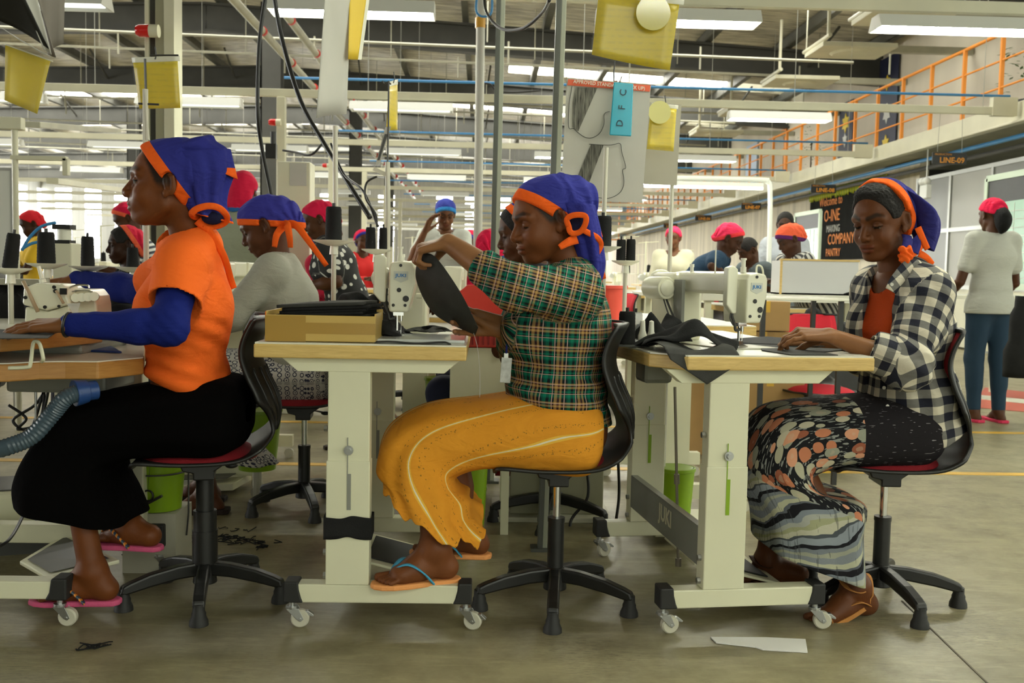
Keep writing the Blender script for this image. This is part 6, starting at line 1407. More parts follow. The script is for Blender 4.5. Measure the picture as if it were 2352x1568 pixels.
b = MB(); b.sheet(lambda u, v: (X_(862, 785, 2.72)+.215*u+.004*math.sin(v*5), 2.70+.05*v+.012*u, TZ+.003+.002*math.sin(u*9)-(.02*max(0, u-.92)/.08)), 30, 5); tag(b.build('cloth_strip', M_char, smooth=True, solid=.002), 'long dark cloth strip along the front edge of the middle table', 'cloth')
b = MB(); b.bb(X_(868, 770, 2.8), X_(1068, 770, 2.8), 2.775, 3.02, TZ, TZ+.009); tag(b.build('sewing_guide_plate', mat('clear_film_plate', (.60, .62, .60), .12), bevel=.003), 'white plate under clear film in front of the middle machine', 'plate')
scrap('dark cloth scrap lying under the held cloth piece', (X_(985, 757, 3.1), 3.08, TZ+.010), (.11, .08), 12, M_char, h=.022)
# ---- things on the right table
TZR = TZ-.013
def drape(u, v):
    # piece hanging over the front left corner
    a = P(1495, 790, 2.80); x = a.x+.20*u+.03*v; y = 2.86-.20*v+.03*u; z = TZR+.004+.018*math.sin(u*6+v*3)*(1-v)+.010
    k = max(0, v-.72)/.28
    if k > 0: z = TZR+.006-k*(.085-.13*abs(u-.52)); y = 2.672-.012*k+.024*u
    return (x, y, z)
b = MB(); b.sheet(drape, 30, 36); tag(b.build('cloth_piece', M_char, smooth=True, solid=.002), 'charcoal cloth piece hanging in a point over the front edge of the right table', 'cloth')
c0 = P(1570, 765, 2.86); b = MB()
def fold(u, v):
    x = c0.x-.13+.27*u+.02*math.sin(v*4); y = 2.80+.16*v; z = TZR+.012+.075*math.exp(-((u-.45-.15*v)/.30)**2)*(1-.4*v)*math.sin(min(1, v*3+.25)*math.pi/2)+.012*math.sin(u*12+v*5)
    return (x, y, z)
b.sheet(fold, 34, 24); tag(b.build('cloth_piece', M_blk, smooth=True, solid=.002), 'large folded black cloth heaped in front of the right machine', 'cloth')
scrap('black cloth bunched beside the white bottles on the right table', (X_(1515, 740, 3.1), 3.12, TZR), (.16, .14), 21, h=.11)
scrap('flat dark cloth lying behind the sewer fingers on the right table', (X_(1760, 775, 3.08), 3.10, TZR), (.34, .13), 5, M_char, flat=True)
def tri(lab, pts, z, mtl=M_char): b = MB(); b.prism([(q.x, q.y) for q in pts], .002, (0, 0, z), ((1, 0, 0), (0, 1, 0)), cen=False); return tag(b.build('cloth_piece', mtl), lab, 'cloth')
tri('flat grey cloth piece with pointed ends at the front of the right table', [G(1815, 816, TZR), G(1925, 817, TZR), G(1890, 810, TZR), G(1950, 804, TZR), G(1745, 794, TZR), G(1750, 806, TZR)], TZR+.001)
tri('dark cloth piece pressed under the fingers of the checked shirt sewer', [G(1668, 790, TZR), G(1880, 798, TZR), G(1865, 785, TZR), G(1760, 776, TZR), G(1675, 782, TZR)], TZR+.004, M_blk)
cone('black thread cone standing on the right table beside the white bottles', (X_(1440, 752, 3.05), 3.05, TZR), .026, .10, tp=.95)
cone('black thread cone wrapped in clear film on the right table', (X_(1462, 750, 3.12), 3.14, TZR), .022, .095, tp=.95, mtl=mat('film_wrapped', (.45, .46, .44), .15, alpha=.5))
for k, (px, lab) in enumerate(((1476, 'left one of the two small white bottles by the thread cone'), (1492, 'right one of the two small white bottles by the thread cone'))):
    b = MB(); b.lathe([(.014, 0), (.014, .03), (.009, .045), (.007, .075), (.0, .078)], (X_(px, 762, 3.0), 3.0-.03*k, TZR), 16); tag(b.build('bottle', M_top, smooth='auto'), lab, 'bottle')
scrap('strip of dark cloth flat beside the thread cone on the right table', (X_(1450, 775, 2.93), 2.93, TZR), (.10, .06), 31, M_char, flat=True)
# ---- vacuum hose by the black skirt
b = MB(); pth = spl([P(-60, 1045, 2.62), P(20, 1025, 2.62), P(75, 1000, 2.64), P(120, 950, 2.66), P(150, 915, 2.66), P(185, 900, 2.68)], 14); pp = []; rr_ = []
for i, p in enumerate(pth): pp.append(p); rr_.append(.0215+.0022*(i % 2))
hs = tag(MB().build('vacuum_hose', M_black), 'ribbed grey blue vacuum hose below the left table', 'hose'); bpy.data.objects.remove(hs)
hs = thing('vacuum_hose', 'ribbed grey blue vacuum hose curving under the left table', 'hose', tuple(pth[0])); b.tube([Vector(p)-Vector(pth[0]) for p in pp], rr_, 20); b.build('ribbed_tube', mat('hose_plastic', (.055, .085, .11), .25), hs, smooth='auto')
b = MB(); q0 = Vector(P(170, 903, 2.68))-Vector(pth[0]); q1 = Vector(P(222, 895, 2.72))-Vector(pth[0]); d = (q1-q0).normalized(); b.cyl(q0, q0+d*.035, .036, .030, 24); b.cyl(q0+d*.03, q1, .026, n=24); b.build('blue_cuff', mat('blue_cuff', (.015, .055, .20), .35), hs, smooth='auto', bevel=.002)
# blue pad and flat iron like part on the lower board
b = MB(); b.prism([(q.x, q.y) for q in (P(180, 830, 3.0), P(280, 815, 2.95), P(235, 800, 3.35), P(190, 800, 3.3))], .006, (0, 0, .738), ((1, 0, 0), (0, 1, 0)), cen=False); tag(b.build('blue_pad', mat('blue_pad', (.012, .035, .17), .4), bevel=.002), 'blue flat pad on the lower board of the left table', 'pad')
tri('dark cloth piece under the hand of the orange t-shirt sewer', [G(-60, 780, .812), G(110, 778, .812), G(125, 768, .812), G(0, 758, .812), G(-60, 760, .812)], .813)
# paper on the floor
b = MB(); pp = [G(1632, 1465), G(1645, 1478), G(1735, 1488), G(1752, 1494), G(1855, 1500), G(1850, 1470), G(1760, 1466)]; b.prism([(q.x, q.y) for q in pp], .003, (0, 0, .001), ((1, 0, 0), (0, 1, 0)), cen=False); tag(b.build('paper_scrap', mat('paper', (.80, .79, .76), .8)), 'torn strip of white paper lying on the floor in front', 'paper')
# black lint on the floor
rs = random.Random(4); b = MB()
for k in range(60):
    px, py = rs.choice([(340, 1280), (380, 1270), (540, 1215), (560, 1240), (520, 1235), (215, 1483), (600, 1250), (420, 1240)]); g = G(px+rs.gauss(0, 14), py+rs.gauss(0, 4)); a = rs.random()*6; pts = [(g.x+.010*j*math.cos(a+j*.7*rs.random()), g.y+.010*j*math.sin(a+j*rs.random()), .0015+.002*rs.random()) for j in range(5)]; b.tube(pts, .0018, 5)
o = b.build('lint', M_blk); tag(o, 'black lint and thread waste scattered on the floor around the left chair', 'lint'); o['kind'] = 'stuff'
# ================================================================ THE HALL BEHIND
PINK = (.62, .012, .06); CORAL = (.85, .13, .06); DSKIN = (.075, .028, .011); SEDGE = (.03, .13, .36)
def person(label, px, py_floor, yaw, Y, kind='stand', res='far', skin=DSKIN, top=(.4, .4, .4), bottom=(.02, .02, .03), sleeve='short', bk='pants', scarf=(PINK, PINK), hair=None, group=None, s=.97, lean=0.0, arms=None, hp=.1, hy=0.0, mt=None, mb=None, width=1.0, build=1.0, tail=None, back=.0, sh=(.03, .02, .015), hl=(.078, .080), legs=True, seat=.47, eyes=.5, knot=True, lo_pt=(-.050, -.045)):
    x = P(px, 620, Y).x; J, H, M = pose((x, Y, 0), yaw, kind, lean, s, arms, hy, hp, dict(eyes=eyes), width, seat)
    F = Fig(J, H, build=build*.97); body_mesh(label, F, skin, res, base=(x, Y, 0), group=group, legs=legs)
    dress(F, top, bottom, sleeve, bk, mt, mb)
    if sh and legs: shoes(F, sh)
    if scarf: simple_scarf(F, scarf[0], scarf[1], tail=tail, back=back, hl=hl, knot=knot, lo_pt=lo_pt)
    if hair: hair_cap(F, *hair) if isinstance(hair, tuple) else hair_cap(F)
    return F
LEFT, RIGHT, CAMW, AWAY = R(180), R(0), R(-90), R(90)
type_arms = [((.14, .20, .18), (.36, .10, .22)), ((.14, -.20, .18), (.36, -.10, .22))]
# grey jacket sewer on the second line
JD, HD_, MD = pose((P(690, 600, 4.15).x, 4.15, 0), R(182), 'sit', .20, .98, [((.24, .24, .26), (.44, .20, .16)), ((.26, -.20, .24), (.46, -.14, .20))], 0, .45, dict(eyes=.7), 1.0, .46)
FD = Fig(JD, HD_, .98); body_mesh('person in a grey jacket with blue and orange headscarf, bent over the second sewing line', FD, (.10, .036, .015), 'mid', base=(P(690, 600, 4.15).x, 4.15, 0))
L = top_fields(FD, .024, 'long'); garment('jacket', FD, L, M_cloth, (.36, .36, .30), cuts=[(A3(JD['hip'])-FD.up*.06, FD.up)], amp=.006, neckr=.06, wf=(8, 8, 12))
kn = (A3(JD['kn'][0])+A3(JD['kn'][1]))/2; hpD = A3(JD['hip']); sd = FD.side
V, Q, UV = loft([(hpD+A3((.16, 0, 0)), sd*.05, A3((0, 0, .04))), (hpD+A3((.12, 0, 0)), sd*.17, A3((0, 0, .11))), (hpD, sd*.19, A3((0, 0, .13))), (hpD*.5+kn*.5, sd*.19, A3((0, 0, .11))), (kn+A3((.03, 0, 0)), sd*.19, A3((-.05, 0, .09))), (kn+A3((-.02, 0, -.12)), sd*.2, A3((-.12, 0, .03))), (kn+A3((.14, 0, -.33)), sd*.2, A3((-.16, 0, .03)))], 64, 6, lambda v_, u: .05*v_*np.sin(u*2*math.pi*7))
o = add_mesh('hexagon_print_skirt', V, Q, hexprint(), FD.base, FD.obj, None, np.stack([UV[:, 0]*1.1, UV[:, 1], UV[:, 2]], -1)); solid(o, .004); shoes(FD, (.03, .02, .018))
sD = simple_scarf(FD, (.035, .035, .26), ORG, hl=(.090, .045), lo_pt=(-.065, -.035), band=.026, back=.02)
a = HD_.world((-.085, .055, -.035))
for pts in ([a, a+A3((.05, -.03, -.0)), a+A3((.10, -.03, -.06)), a+A3((.17, 0, -.16))], [a, a+A3((.02, -.05, .0)), a+A3((.03, -.05, -.05)), a+A3((.03, -.03, -.09))], [a, a+A3((-.02, -.05, -.04)), a+A3((-.03, -.05, -.09))]): ribbon('scarf_tail', pts, (.035, .02), flat_mat(ORG), sD, side=(0, 1, 0), origin=FD.base)
make_chair('black swivel chair with red seat under the grey jacket sewer', (P(690, 600, 4.12).x+.02, 4.12, 0), R(184), seat=.46, star=.6, detail=False)
# sewer hidden behind the plaid shirt
xE = P(1262, 600, 3.95).x
JE, HE, ME = pose((xE, 3.98, 0), R(176), 'sit', .12, 1.0, [((.18, .22, .18), (.38, .10, .30)), ((.20, -.20, .18), (.36, -.08, .28))], .0, .28, dict(eyes=.6, nose=1.05, lips=1.1), 1.0, .42)
FE = Fig(JE, HE, 1.0); body_mesh('person in dark jeans seated behind the plaid shirt sewer, face partly hidden', FE, (.085, .032, .013), 'mid', base=(xE, 3.98, 0))
dress(FE, (.03, .03, .04), (.008, .012, .035), 'short'); hair_cap(FE); simple_scarf(FE, BLUE, ORG, hl=(.045, .105), band=.03); shoes(FE, (.5, .35, .1))
make_chair('swivel chair with red pad behind the plaid shirt sewer', (xE+.03, 3.98, 0), R(180), seat=.42, pad=M_seatb, detail=False, star=.1)
# person at the left edge, only a sleeve in view
person('person in a grey sweater at the very left edge behind the thread cones', -55, 0, R(200), 4.3, 'sit', 'mid', top=(.16, .16, .155), sleeve='long', scarf=None, hair=(.07, -.02), arms=type_arms)
# pink scarf seen from the back, grey green shirt
JF, HF, MF = pose((P(553, 600, 5.9).x, 5.9, 0), R(78), 'stand', .03, .935, type_arms, 0, .05); FF = Fig(JF, HF, 1.0)
body_mesh('person seen from the back, crimson headscarf edged blue, pale green shirt', FF, DSKIN, 'mid', base=(P(553, 600, 5.9).x, 5.9, 0)); dress(FF, (.30, .32, .23), (.03, .03, .04), 'short', 'pants'); shoes(FF, (.03, .02, .02))
g_ = f_union([(f_ell((-.015, 0, .02), (.108, .088, .10)), 0), (f_ell((-.075, .0, -.075), (.050, .085, .085)), .05), (f_ell((-.095, .02, -.12), (.03, .04, .05)), .03)]); fF = lambda p: smax(g_(HF.loc(p))-.005*wave(HF.loc(p), 3, (14, 30, 10)), -(HF.loc(p)@A3((-.75, 0, .66))+.012), .005)
v, q = mesh_sdf(fF, *bounds([HF.world(k) for k in ((-.16, -.1, -.2), (.1, .1, .13))], .05), .006); ql = HF.loc(v); cF = np.where((ql@A3((-.75, 0, .66)) < -.012+.012)[:, None] | (ql[:, 2] < -.125)[:, None], np.array(SEDGE), np.array((.56, .012, .05))); sF = add_mesh('headscarf', v, q, M_cloth, FF.base, FF.obj, cF)
a = HF.world((-.10, .05, -.10)); ribbon('scarf_tail', [a, a+A3((-.05, -.04, -.06)), a+A3((-.06, -.05, -.15))], (.03, .03), flat_mat(SEDGE), sF, side=(0, 1, 0), origin=FF.base)
person('person in a crimson headscarf and pink top behind the tall thread cone', 742, 0, R(-10), 6.6, 'sit', 'far', top=PINK, sleeve='short', scarf=(PINK, BLUE), arms=type_arms, seat=.5)
person('person in a black star print blouse right of the tall thread cone', 812, 0, R(185), 5.6, 'stand', 'mid', mt=stars(), top=(.1, .1, .1), sleeve='short', scarf=(PINK, PINK), s=.84, hair=None, lean=.38, hp=.4)
person('person in a blue headscarf and pale shirt, facing the camera with one arm raised', 1020, 0, R(-82), 7.8, 'stand', 'mid', top=(.48, .49, .45), sleeve='short', scarf=((.03, .04, .25), (.03, .20, .50)), s=.93, hp=.42, arms=[((.18, .20, .16), (.30, .10, .14)), ((.08, -.28, .24), (.14, -.17, .50))], skin=(.13, .052, .022), hl=(.082, .060))
person('person with a crimson hood seen from behind, left of the hidden sewer', 1140, 0, R(60), 5.0, 'sit', 'mid', top=PINK, scarf=(PINK, SEDGE), back=.05, seat=.38, arms=type_arms, hp=.35, sleeve='short')
person('small distant person with a pink and blue headscarf left of the crimson hood', 1080, 0, R(-120), 9.6, 'sit', 'far', top=(.45, .5, .2), scarf=(PINK, BLUE), seat=.56, arms=type_arms)
person('distant person in a red shirt with green sash and red headscarf', 830, 0, R(-60), 11.0, 'sit', 'far', top=(.62, .02, .02), scarf=(PINK, BLUE), seat=.60, sleeve='long', arms=type_arms)
person('person with black hair under a crimson and orange headscarf, behind the thread cones', 300, 0, R(205), 6.0, 'sit', 'mid', top=(.012, .012, .012), skin=(.035, .013, .006), sleeve='short', scarf=((.60, .015, .05), CORAL), hl=(.015, .118), lo_pt=(-.06, -.03), hair=(.070, -.06), seat=.45, arms=type_arms, hp=.1, s=.93)
person('person in a striped blouse and crimson headscarf behind the orange t-shirt sewer', 345, 0, R(200), 7.0, 'stand', 'far', mt=hstripes('navy_stripes', (.02, .025, .04), (.55, .55, .52), .035), top=(.3, .3, .3), scarf=(PINK, CORAL), s=.86, lean=.25, arms=type_arms, hp=.5)
person('person in a yellow top and red headscarf far left', 84, 0, R(215), 9.6, 'sit', 'far', top=(.66, .42, .02), scarf=((.62, .02, .03), (.62, .02, .03)), seat=.66, arms=type_arms, hp=.4, skin=(.045, .017, .008))
# right side group
person('smiling person in a cream coat, yellow green top and pink headscarf in the middle distance', 1545, 0, R(-110), 9.4, 'stand', 'far', top=(.60, .57, .42), sleeve='long', scarf=((.80, .03, .10), (.80, .03, .10)), s=.87, arms=[((.06, .22, .12), (.26, .14, .12)), ((.06, -.22, .12), (.26, -.12, .10))], skin=(.13, .052, .022), hl=(.07, .06))
FR = person('person in a navy shirt with pink headscarf bending over the table', 1560, 0, R(-20), 7.6, 'stand', 'mid', top=(.020, .045, .085), sleeve='short', scarf=((.85, .04, .12), (.80, .05, .06)), s=.92, lean=.80, hp=.55, arms=[((.28, .22, .20), (.46, .12, .14)), ((.30, -.26, .26), (.42, -.06, .14))], skin=(.06, .022, .010))
person('person with short black hair and grey shirt looking down at the table', 1790, 0, R(200), 7.9, 'stand', 'mid', top=(.10, .12, .13), sleeve='short', scarf=None, hair=(.055, -.03), s=.84, lean=.68, hp=.5, arms=type_arms)
person('tall person with shaved hair in a pale blue shirt standing behind the coral headscarf', 1800, 0, R(-110), 9.2, 'stand', 'mid', top=(.36, .38, .42), sleeve='short', scarf=None, hair=(.075, -.02), s=.96, hp=.25, arms=[((.02, .26, .12), (.12, .27, -.02)), ((.04, -.27, .12), (.20, -.26, .0))], skin=(.05, .019, .009), build=1.05)
person('person in a striped shirt and coral headscarf bending to the left', 1878, 0, R(195), 7.2, 'stand', 'mid', mt=hstripes('grey_stripes', (.05, .05, .055), (.55, .54, .50), .03, 0), top=(.3, .3, .3), scarf=(CORAL, (.10, .02, .12)), s=.86, lean=.50, hp=.55, arms=type_arms, back=.02, skin=(.06, .022, .010), hl=(.085, .055))
FV = person('person standing at right in a white t-shirt, faded jeans and pink slippers, seen from behind', 2278, 0, R(100), 7.0, 'stand', 'mid', top=(.47, .475, .42), sleeve='short', bottom=(.012, .035, .065), scarf=((.66, .012, .06), (.66, .012, .06)), s=.95, hp=.12, sh=(.60, .04, .10), arms=[((.03, .24, .14), (.20, .27, .02)), ((.05, -.24, .14), (.26, -.26, .05))], lo_pt=(-.085, -.005), hl=(.075, .055), knot=False)
hv = FV.h; b = MB(); pts = [hv.world((-.085, 0, .01)), hv.world((-.125, 0, -.04)), hv.world((-.13, .01, -.11)), hv.world((-.12, .02, -.16))]; b.tube([Vector(p)-Vector(FV.base) for p in spl(pts, 4)], [.05, .052, .055, .055, .058, .058, .056, .052, .046, .038, .028, .016, .008][:13], 12); b.build('ponytail', M_hair, FV.obj, smooth=True)
# ---- stations of the far lines
def simple_machine():
    t = thing('sewing_machine', '', 'sewing machine'); b = MB()
    b.prism([(-.04, .075), (.035, .075), (.045, .22), (-.04, .225)], .11, (0, -.02, 0), ((1, 0, 0), (0, 0, 1))); b.bb(-.04, .045, .03, .3, .155, .225); b.bb(-.055, .058, .25, .39, 0, .225); b.build('body', M_mach, t, bevel=.008)
    b = MB(); b.bb(-.09, .09, -.08, .42, 0, .006); b.build('bed_plate', M_top, t); b = MB(); b.cyl((0, -.02, .01), (0, -.02, .08), .005, n=6); b.cyl((-.09, .22, .17), (-.09, .34, .17), .036, n=14); b.build('motor_and_needle', M_alu, t); return t
def simple_table():
    t = thing('sewing_table', '', 'table'); b = MB(); b.bb(-.25, .32, -.05, 1.1, .755, .79); b.m = 1; b.bb(-.248, .318, -.048, 1.098, .79, .794); b.build('tabletop', [M_wood, M_top], t)
    for y in (0, .75):
        b = MB(); b.bb(-.05, .06, y-.02, y+.03, .1, .755); b.build('leg', M_frame, t); b = MB(); b.bb(-.16, .33, y-.02, y+.03, .06, .12); b.build('foot', M_frame, t)
        for x in (-.14, .31): b = MB(); b.cyl((x, y-.01, .025), (x, y+.012, .025), .025, n=12); b.build('caster', M_wheel, t)
    b = MB(); b.bar((0, .03, .24), (0, .72, .24), .01, .10); b.build('crossbar', M_frame, t); b = MB(); b.bb(-.14, .02, .2, .4, .62, .755); b.build('motor_box', M_machd, t); return t
def thread_stand():
    t = thing('thread_stand', '', 'thread stand'); b = MB(); b.cyl((0, 0, 0), (0, 0, .62), .009, n=10); b.build('pole', M_frame, t)
    b = MB(); b.lathe([(.0, .20), (.075, .205), (.078, .215), (0, .21)], n=18); b.lathe([(.0, .2), (.05, .205), (0, .21)], (.09, 0, 0), 14); b.build('tray', M_top, t); b = MB(); b.bar((-.10, 0, .6), (.16, 0, .62), .012, .008); b.build('cross_arm', M_frame, t); return t
SM = simple_machine(); ST = simple_table(); TS = thread_stand(); SCH = make_chair('', (0, 0, 0), 0, detail=False, pad=M_seatb)
SCO = cone('', (0, 0, 0), .028, .11)
used = set()
def put(o, lab, loc, rz, grp):
    if o.name in used:
        return dup(o, lab, loc, rz, grp)
    used.add(o.name); o.location = loc; o.rotation_euler = (0, 0, rz); o['label'] = lab; o['group'] = grp; return o
rs = random.Random(11)
lines = [(6.95, -7.6, 1.6), (10.2, -8.3, 3.0), (11.9, -8.0, 3.2), (15.6, -9.5, 3.6), (20.3, -11, 3.6), (25.2, -12, 3.6)]
wd = ['nearest far line', 'second far line', 'third far line', 'fourth far line', 'fifth far line', 'last far line']
for i, (Y, xa, xb) in enumerate(lines):
    x = xa+rs.random()*.3; 
    while x < xb:
        if Y == 6.95 and -3.6 < x < -1.9: x += 1.0; continue
        g = 'of the '+wd[i]
        put(ST, 'cream framed sewing table %s' % g, (x, Y, 0), 0, 'sewing tables '+g); put(SM, 'cream sewing machine on a table %s' % g, (x+.1, Y+.3, .794), rs.choice([0, 0, .1]), 'sewing machines '+g)
        if i < 4: put(SCH, 'swivel chair with bright red pads at a table %s' % g, (x+.62, Y+.35, 0), R(180)+rs.uniform(-.3, .3), 'swivel chairs '+g)
        put(TS, 'cream thread stand with tray at the back of a table %s' % g, (x-.15, Y+.85, .794), rs.uniform(-.4, .4), 'thread stands '+g)
        if i < 3: put(SCO, 'black thread cone on a stand tray %s' % g, (x-.15+.04, Y+.82, .794+.212), 0, 'black cones '+g)
        x += rs.uniform(1.35, 1.55)
# ---- second line near: tables with machines seen behind the front row
def near_station(px, Y, rz, tag_, m=True, mdx=.1):
    x = P(px, 600, Y).x; t_ = dup(ST, 'cream framed sewing table '+tag_, (x, Y, 0), rz, None); 
    if 'group' in t_: del t_['group']
    if m:
        m_ = dup(SM, 'cream sewing machine '+tag_, (x+mdx, Y+.25, .794), rz, None)
        if 'group' in m_: del m_['group']
near_station(955, 4.45, 0, 'behind the middle table, left of the hidden sewer', True, .16)
near_station(1562, 4.15, R(4), 'behind the right table', False)
near_station(430, 4.5, 0, 'in front of the grey jacket sewer')
near_station(1770, 6.6, 0, 'among the cutting tables at right', False)
# ================================================================ HANGING SHEETS, CABLES, STANDS, BOXES, SIGNS
M_film = mat('clear_film', (.9, .9, .88), .06, alpha=.03, spec=.9); M_pole = mat('cream_pole', (.55, .53, .43), .35)
def printed(name, c, line=(.35, .28, .02), sc=55.0, amt=.35, c2=None):
    q = NT(name); tc = q.n('TexCoord'); s = q.n('SeparateXYZ', i_0=tc.outputs['Object']); q.t.links.new(tc.outputs['Object'], s.inputs[0])
    ln = q.math('LESS_THAN', q.math('FRACT', q.math('MULTIPLY', s.outputs[2], sc)), .35); n = q.n('TexNoise', i_Vector=tc.outputs['Object'], i_Scale=90.0); m = q.math('MULTIPLY', q.math('MULTIPLY', ln, q.math('GREATER_THAN', n.outputs[0], .48)), amt)
    n2 = q.n('TexNoise', i_Vector=tc.outputs['Object'], i_Scale=7.0); f = q.n('MapRange', i_Value=n2.outputs[0], i_1=.4, i_2=.7, i_3=0.0, i_4=.25)
    return q.out(q.mix(m, q.mix(f.outputs[0], c, c2 or tuple(min(1, x*1.12+.004) for x in c)), line), .28, n2.outputs[0], .25, .01)
M_ysheet = printed('yellow_sheet', (.64, .49, .006), amt=.22); M_paper = mat('hanging_paper', (.50, .49, .44), .7, var=.08, vscale=4); M_board = mat('beige_board', (.36, .34, .27), .7); M_hdr = mat('red_header', (.72, .12, .05), .5)
def panel(mb, pts, t=.0012, bow=0.0, n=8):
    """bent sheet through four corners: top left, top right, bottom right, bottom left"""
    a, b, c, d = [A3(p) for p in pts]; nr = np.cross(b-a, d-a); nr /= np.linalg.norm(nr)
    mb.sheet(lambda u, v: tuple((a*(1-u)+b*u)*(1-v)+(d*(1-u)+c*u)*v+nr*bow*math.sin(u*math.pi)*(.4+.6*v)), n, n)
def film_sheet(label, cs, Y, strip=.1, bow=.01, yc=M_ysheet, dY=(0, 0, 0, 0), clip=True):
    pts = [P(x, y, Y+d) for (x, y), d in zip(cs, dY)]; o0 = Vector(pts[0]); t = thing('film_sleeve', label, 'hanging sheet', tuple(o0)); L = [Vector(p)-o0 for p in pts]
    il = [L[0]+(L[3]-L[0])*strip+(L[1]-L[0])*.02, L[1]+(L[2]-L[1])*strip-(L[1]-L[0])*.05, L[2]-(L[2]-L[1])*.02-(L[1]-L[0])*.05, L[3]-(L[3]-L[0])*.02+(L[1]-L[0])*.02]
    b = MB(); panel(b, il, bow=bow); b.build('yellow_sheet', yc, t, smooth=True, solid=.0008)
    b = MB(); hp = [L[0], L[1], L[1]+(L[2]-L[1])*strip, L[0]+(L[3]-L[0])*strip]; panel(b, hp, bow=bow*.5); b.build('punched_strip', M_top, t, smooth=True, solid=.0008)
    b = MB(); panel(b, [p+Vector((0, -.004, 0)) for p in L], bow=bow*1.3); b.build('film', M_film, t, smooth=True, solid=.0006)
    if clip: b = MB(); m = (L[0]+L[1])/2; b.tube([m+Vector((0, -.006, -.01)), m+Vector((.004, -.006, .005)), m+Vector((.0, -.004, .03))], .002, 6); b.build('hook', M_dgrey, t)
    return t, L
t, L = film_sheet('big yellow sheet in a clear sleeve hanging at the top, right of centre', [(1372, -22), (1572, 0), (1548, 166), (1355, 128)], 2.9, .07, .012)
c = Vector(P(1500, 30, 2.885))-Vector(t.location); b = MB(); b.lathe([(0, 0), (.046, 0), (.048, .001), (.046, .002), (0, .002)], c, 32, (0, -1, 0)); b.lathe([(.044, -.001), (.049, -.001), (.049, .004), (.044, .004)], c, 32, (0, -1, 0)); b.build('round_medallion', [mat('yellow_film', (.62, .55, .08), .1, alpha=.85), M_top], t, smooth='auto')
# approved poster with mock-up drawings
pt = thing('mockup_poster', 'hanging paper poster with red header and two black hatched pocket drawings', 'poster', P(1398, 184, 3.6)); Op = Vector(pt.location)
pc = [P(1302, 180, 3.6), P(1495, 196, 3.6), P(1475, 466, 3.62), P(1288, 458, 3.62)]; l = [Vector(p)-Op for p in pc]
b = MB(); panel(b, l, bow=.0); b.build('paper', M_paper, pt, solid=.001)
def on(px, py, dy=-.003): return Vector(P(px, py, 3.6+.02*(py-180)/280))-Op+Vector((0, dy, 0))
b = MB(); b._add([on(1305, 182), on(1494, 196), on(1492, 211), on(1303, 196)], [(3, 2, 1, 0)]); b.build('red_header', M_hdr, pt, solid=.0006)
rollm = Matrix.Rotation(R(4.2), 4, 'Y')
def lab(px, py, s, size, par, mtl, dy=-.005, ang=R(4.2), name='lettering', sx=1.0, bold=0.0002, Y=3.6, base=None):
    return text(name, s, size, mtl, par, Matrix.Translation(Vector(P(px, py, Y))-Vector(base if base is not None else par.location)+Vector((0, dy, 0))) @ Matrix.Rotation(ang, 4, 'Y') @ Matrix.Rotation(R(90), 4, 'X'), sx=sx, bold=bold)
lab(1399, 196, 'APPROVED STANDARD (MOCK UP)', .0175, pt, M_top, sx=.92)
ink = mat('marker_ink', (.035, .035, .03), .6); hatch = mat('hatching', (.16, .155, .13), .8, var=.9, vscale=30, stretch=(6, 1, .6))
def line(pxs, r=.0011, mm=None): b = MB(); b.tube(spl([on(x, y, -.0035) for x, y in pxs], 5), r, 5); b.build('drawn_line', mm or ink, pt, smooth=True)
b = MB(); b._add([on(1322, 200, -.003), on(1372, 202, -.003), on(1328, 302, -.003), on(1315, 292, -.003), on(1316, 235, -.003)], [(4, 3, 2, 1, 0)]); b._add([on(1357, 332, -.003), on(1386, 334, -.003), on(1347, 435, -.003), on(1328, 402, -.003)], [(3, 2, 1, 0)]); b.build('hatched_patch', hatch, pt, solid=.0004)
line([(1314, 198), (1307, 240), (1306, 292), (1318, 295), (1328, 305), (1345, 316), (1362, 316), (1378, 305), (1387, 285), (1388, 262), (1400, 256)])
line([(1353, 331), (1380, 333), (1405, 333), (1424, 330), (1428, 350), (1437, 384), (1430, 391), (1433, 420), (1424, 442), (1400, 455), (1375, 454), (1350, 447)])
# blue case
bc = thing('blue_case', 'bright blue plastic plate with three rotated letters hanging over the poster', 'plate', P(1430, 190, 3.55)); Oc = Vector(bc.location)
f = lambda px, py: Vector(P(px, py, 3.55))-Oc
pts = [f(1410, 188), f(1455, 192), f(1450, 313), f(1400, 310)]; b = MB(); b._add([p+Vector((0, k, 0)) for k in (0, .006) for p in pts], [(3, 2, 1, 0), (4, 5, 6, 7), (0, 1, 5, 4), (1, 2, 6, 5), (2, 3, 7, 6), (3, 0, 4, 7)]); b.build('plate', mat('bright_blue', (.02, .36, .50), .25), bc, bevel=.008)
for i, (px, py, s) in enumerate(((1432, 213, 'C'), (1429, 247, 'F'), (1424, 283, 'D'))): lab(px, py, s, .034, bc, mat('dark_blue_ink', (.01, .06, .09), .5), dy=-.001, ang=R(-90+4), Y=3.55, base=Oc)
b = MB(); b.tube([f(1412, 140), f(1410, 165), f(1410, 186), f(1418, 186)], .0025, 6); b.build('hook_wire', M_dgrey, bc)
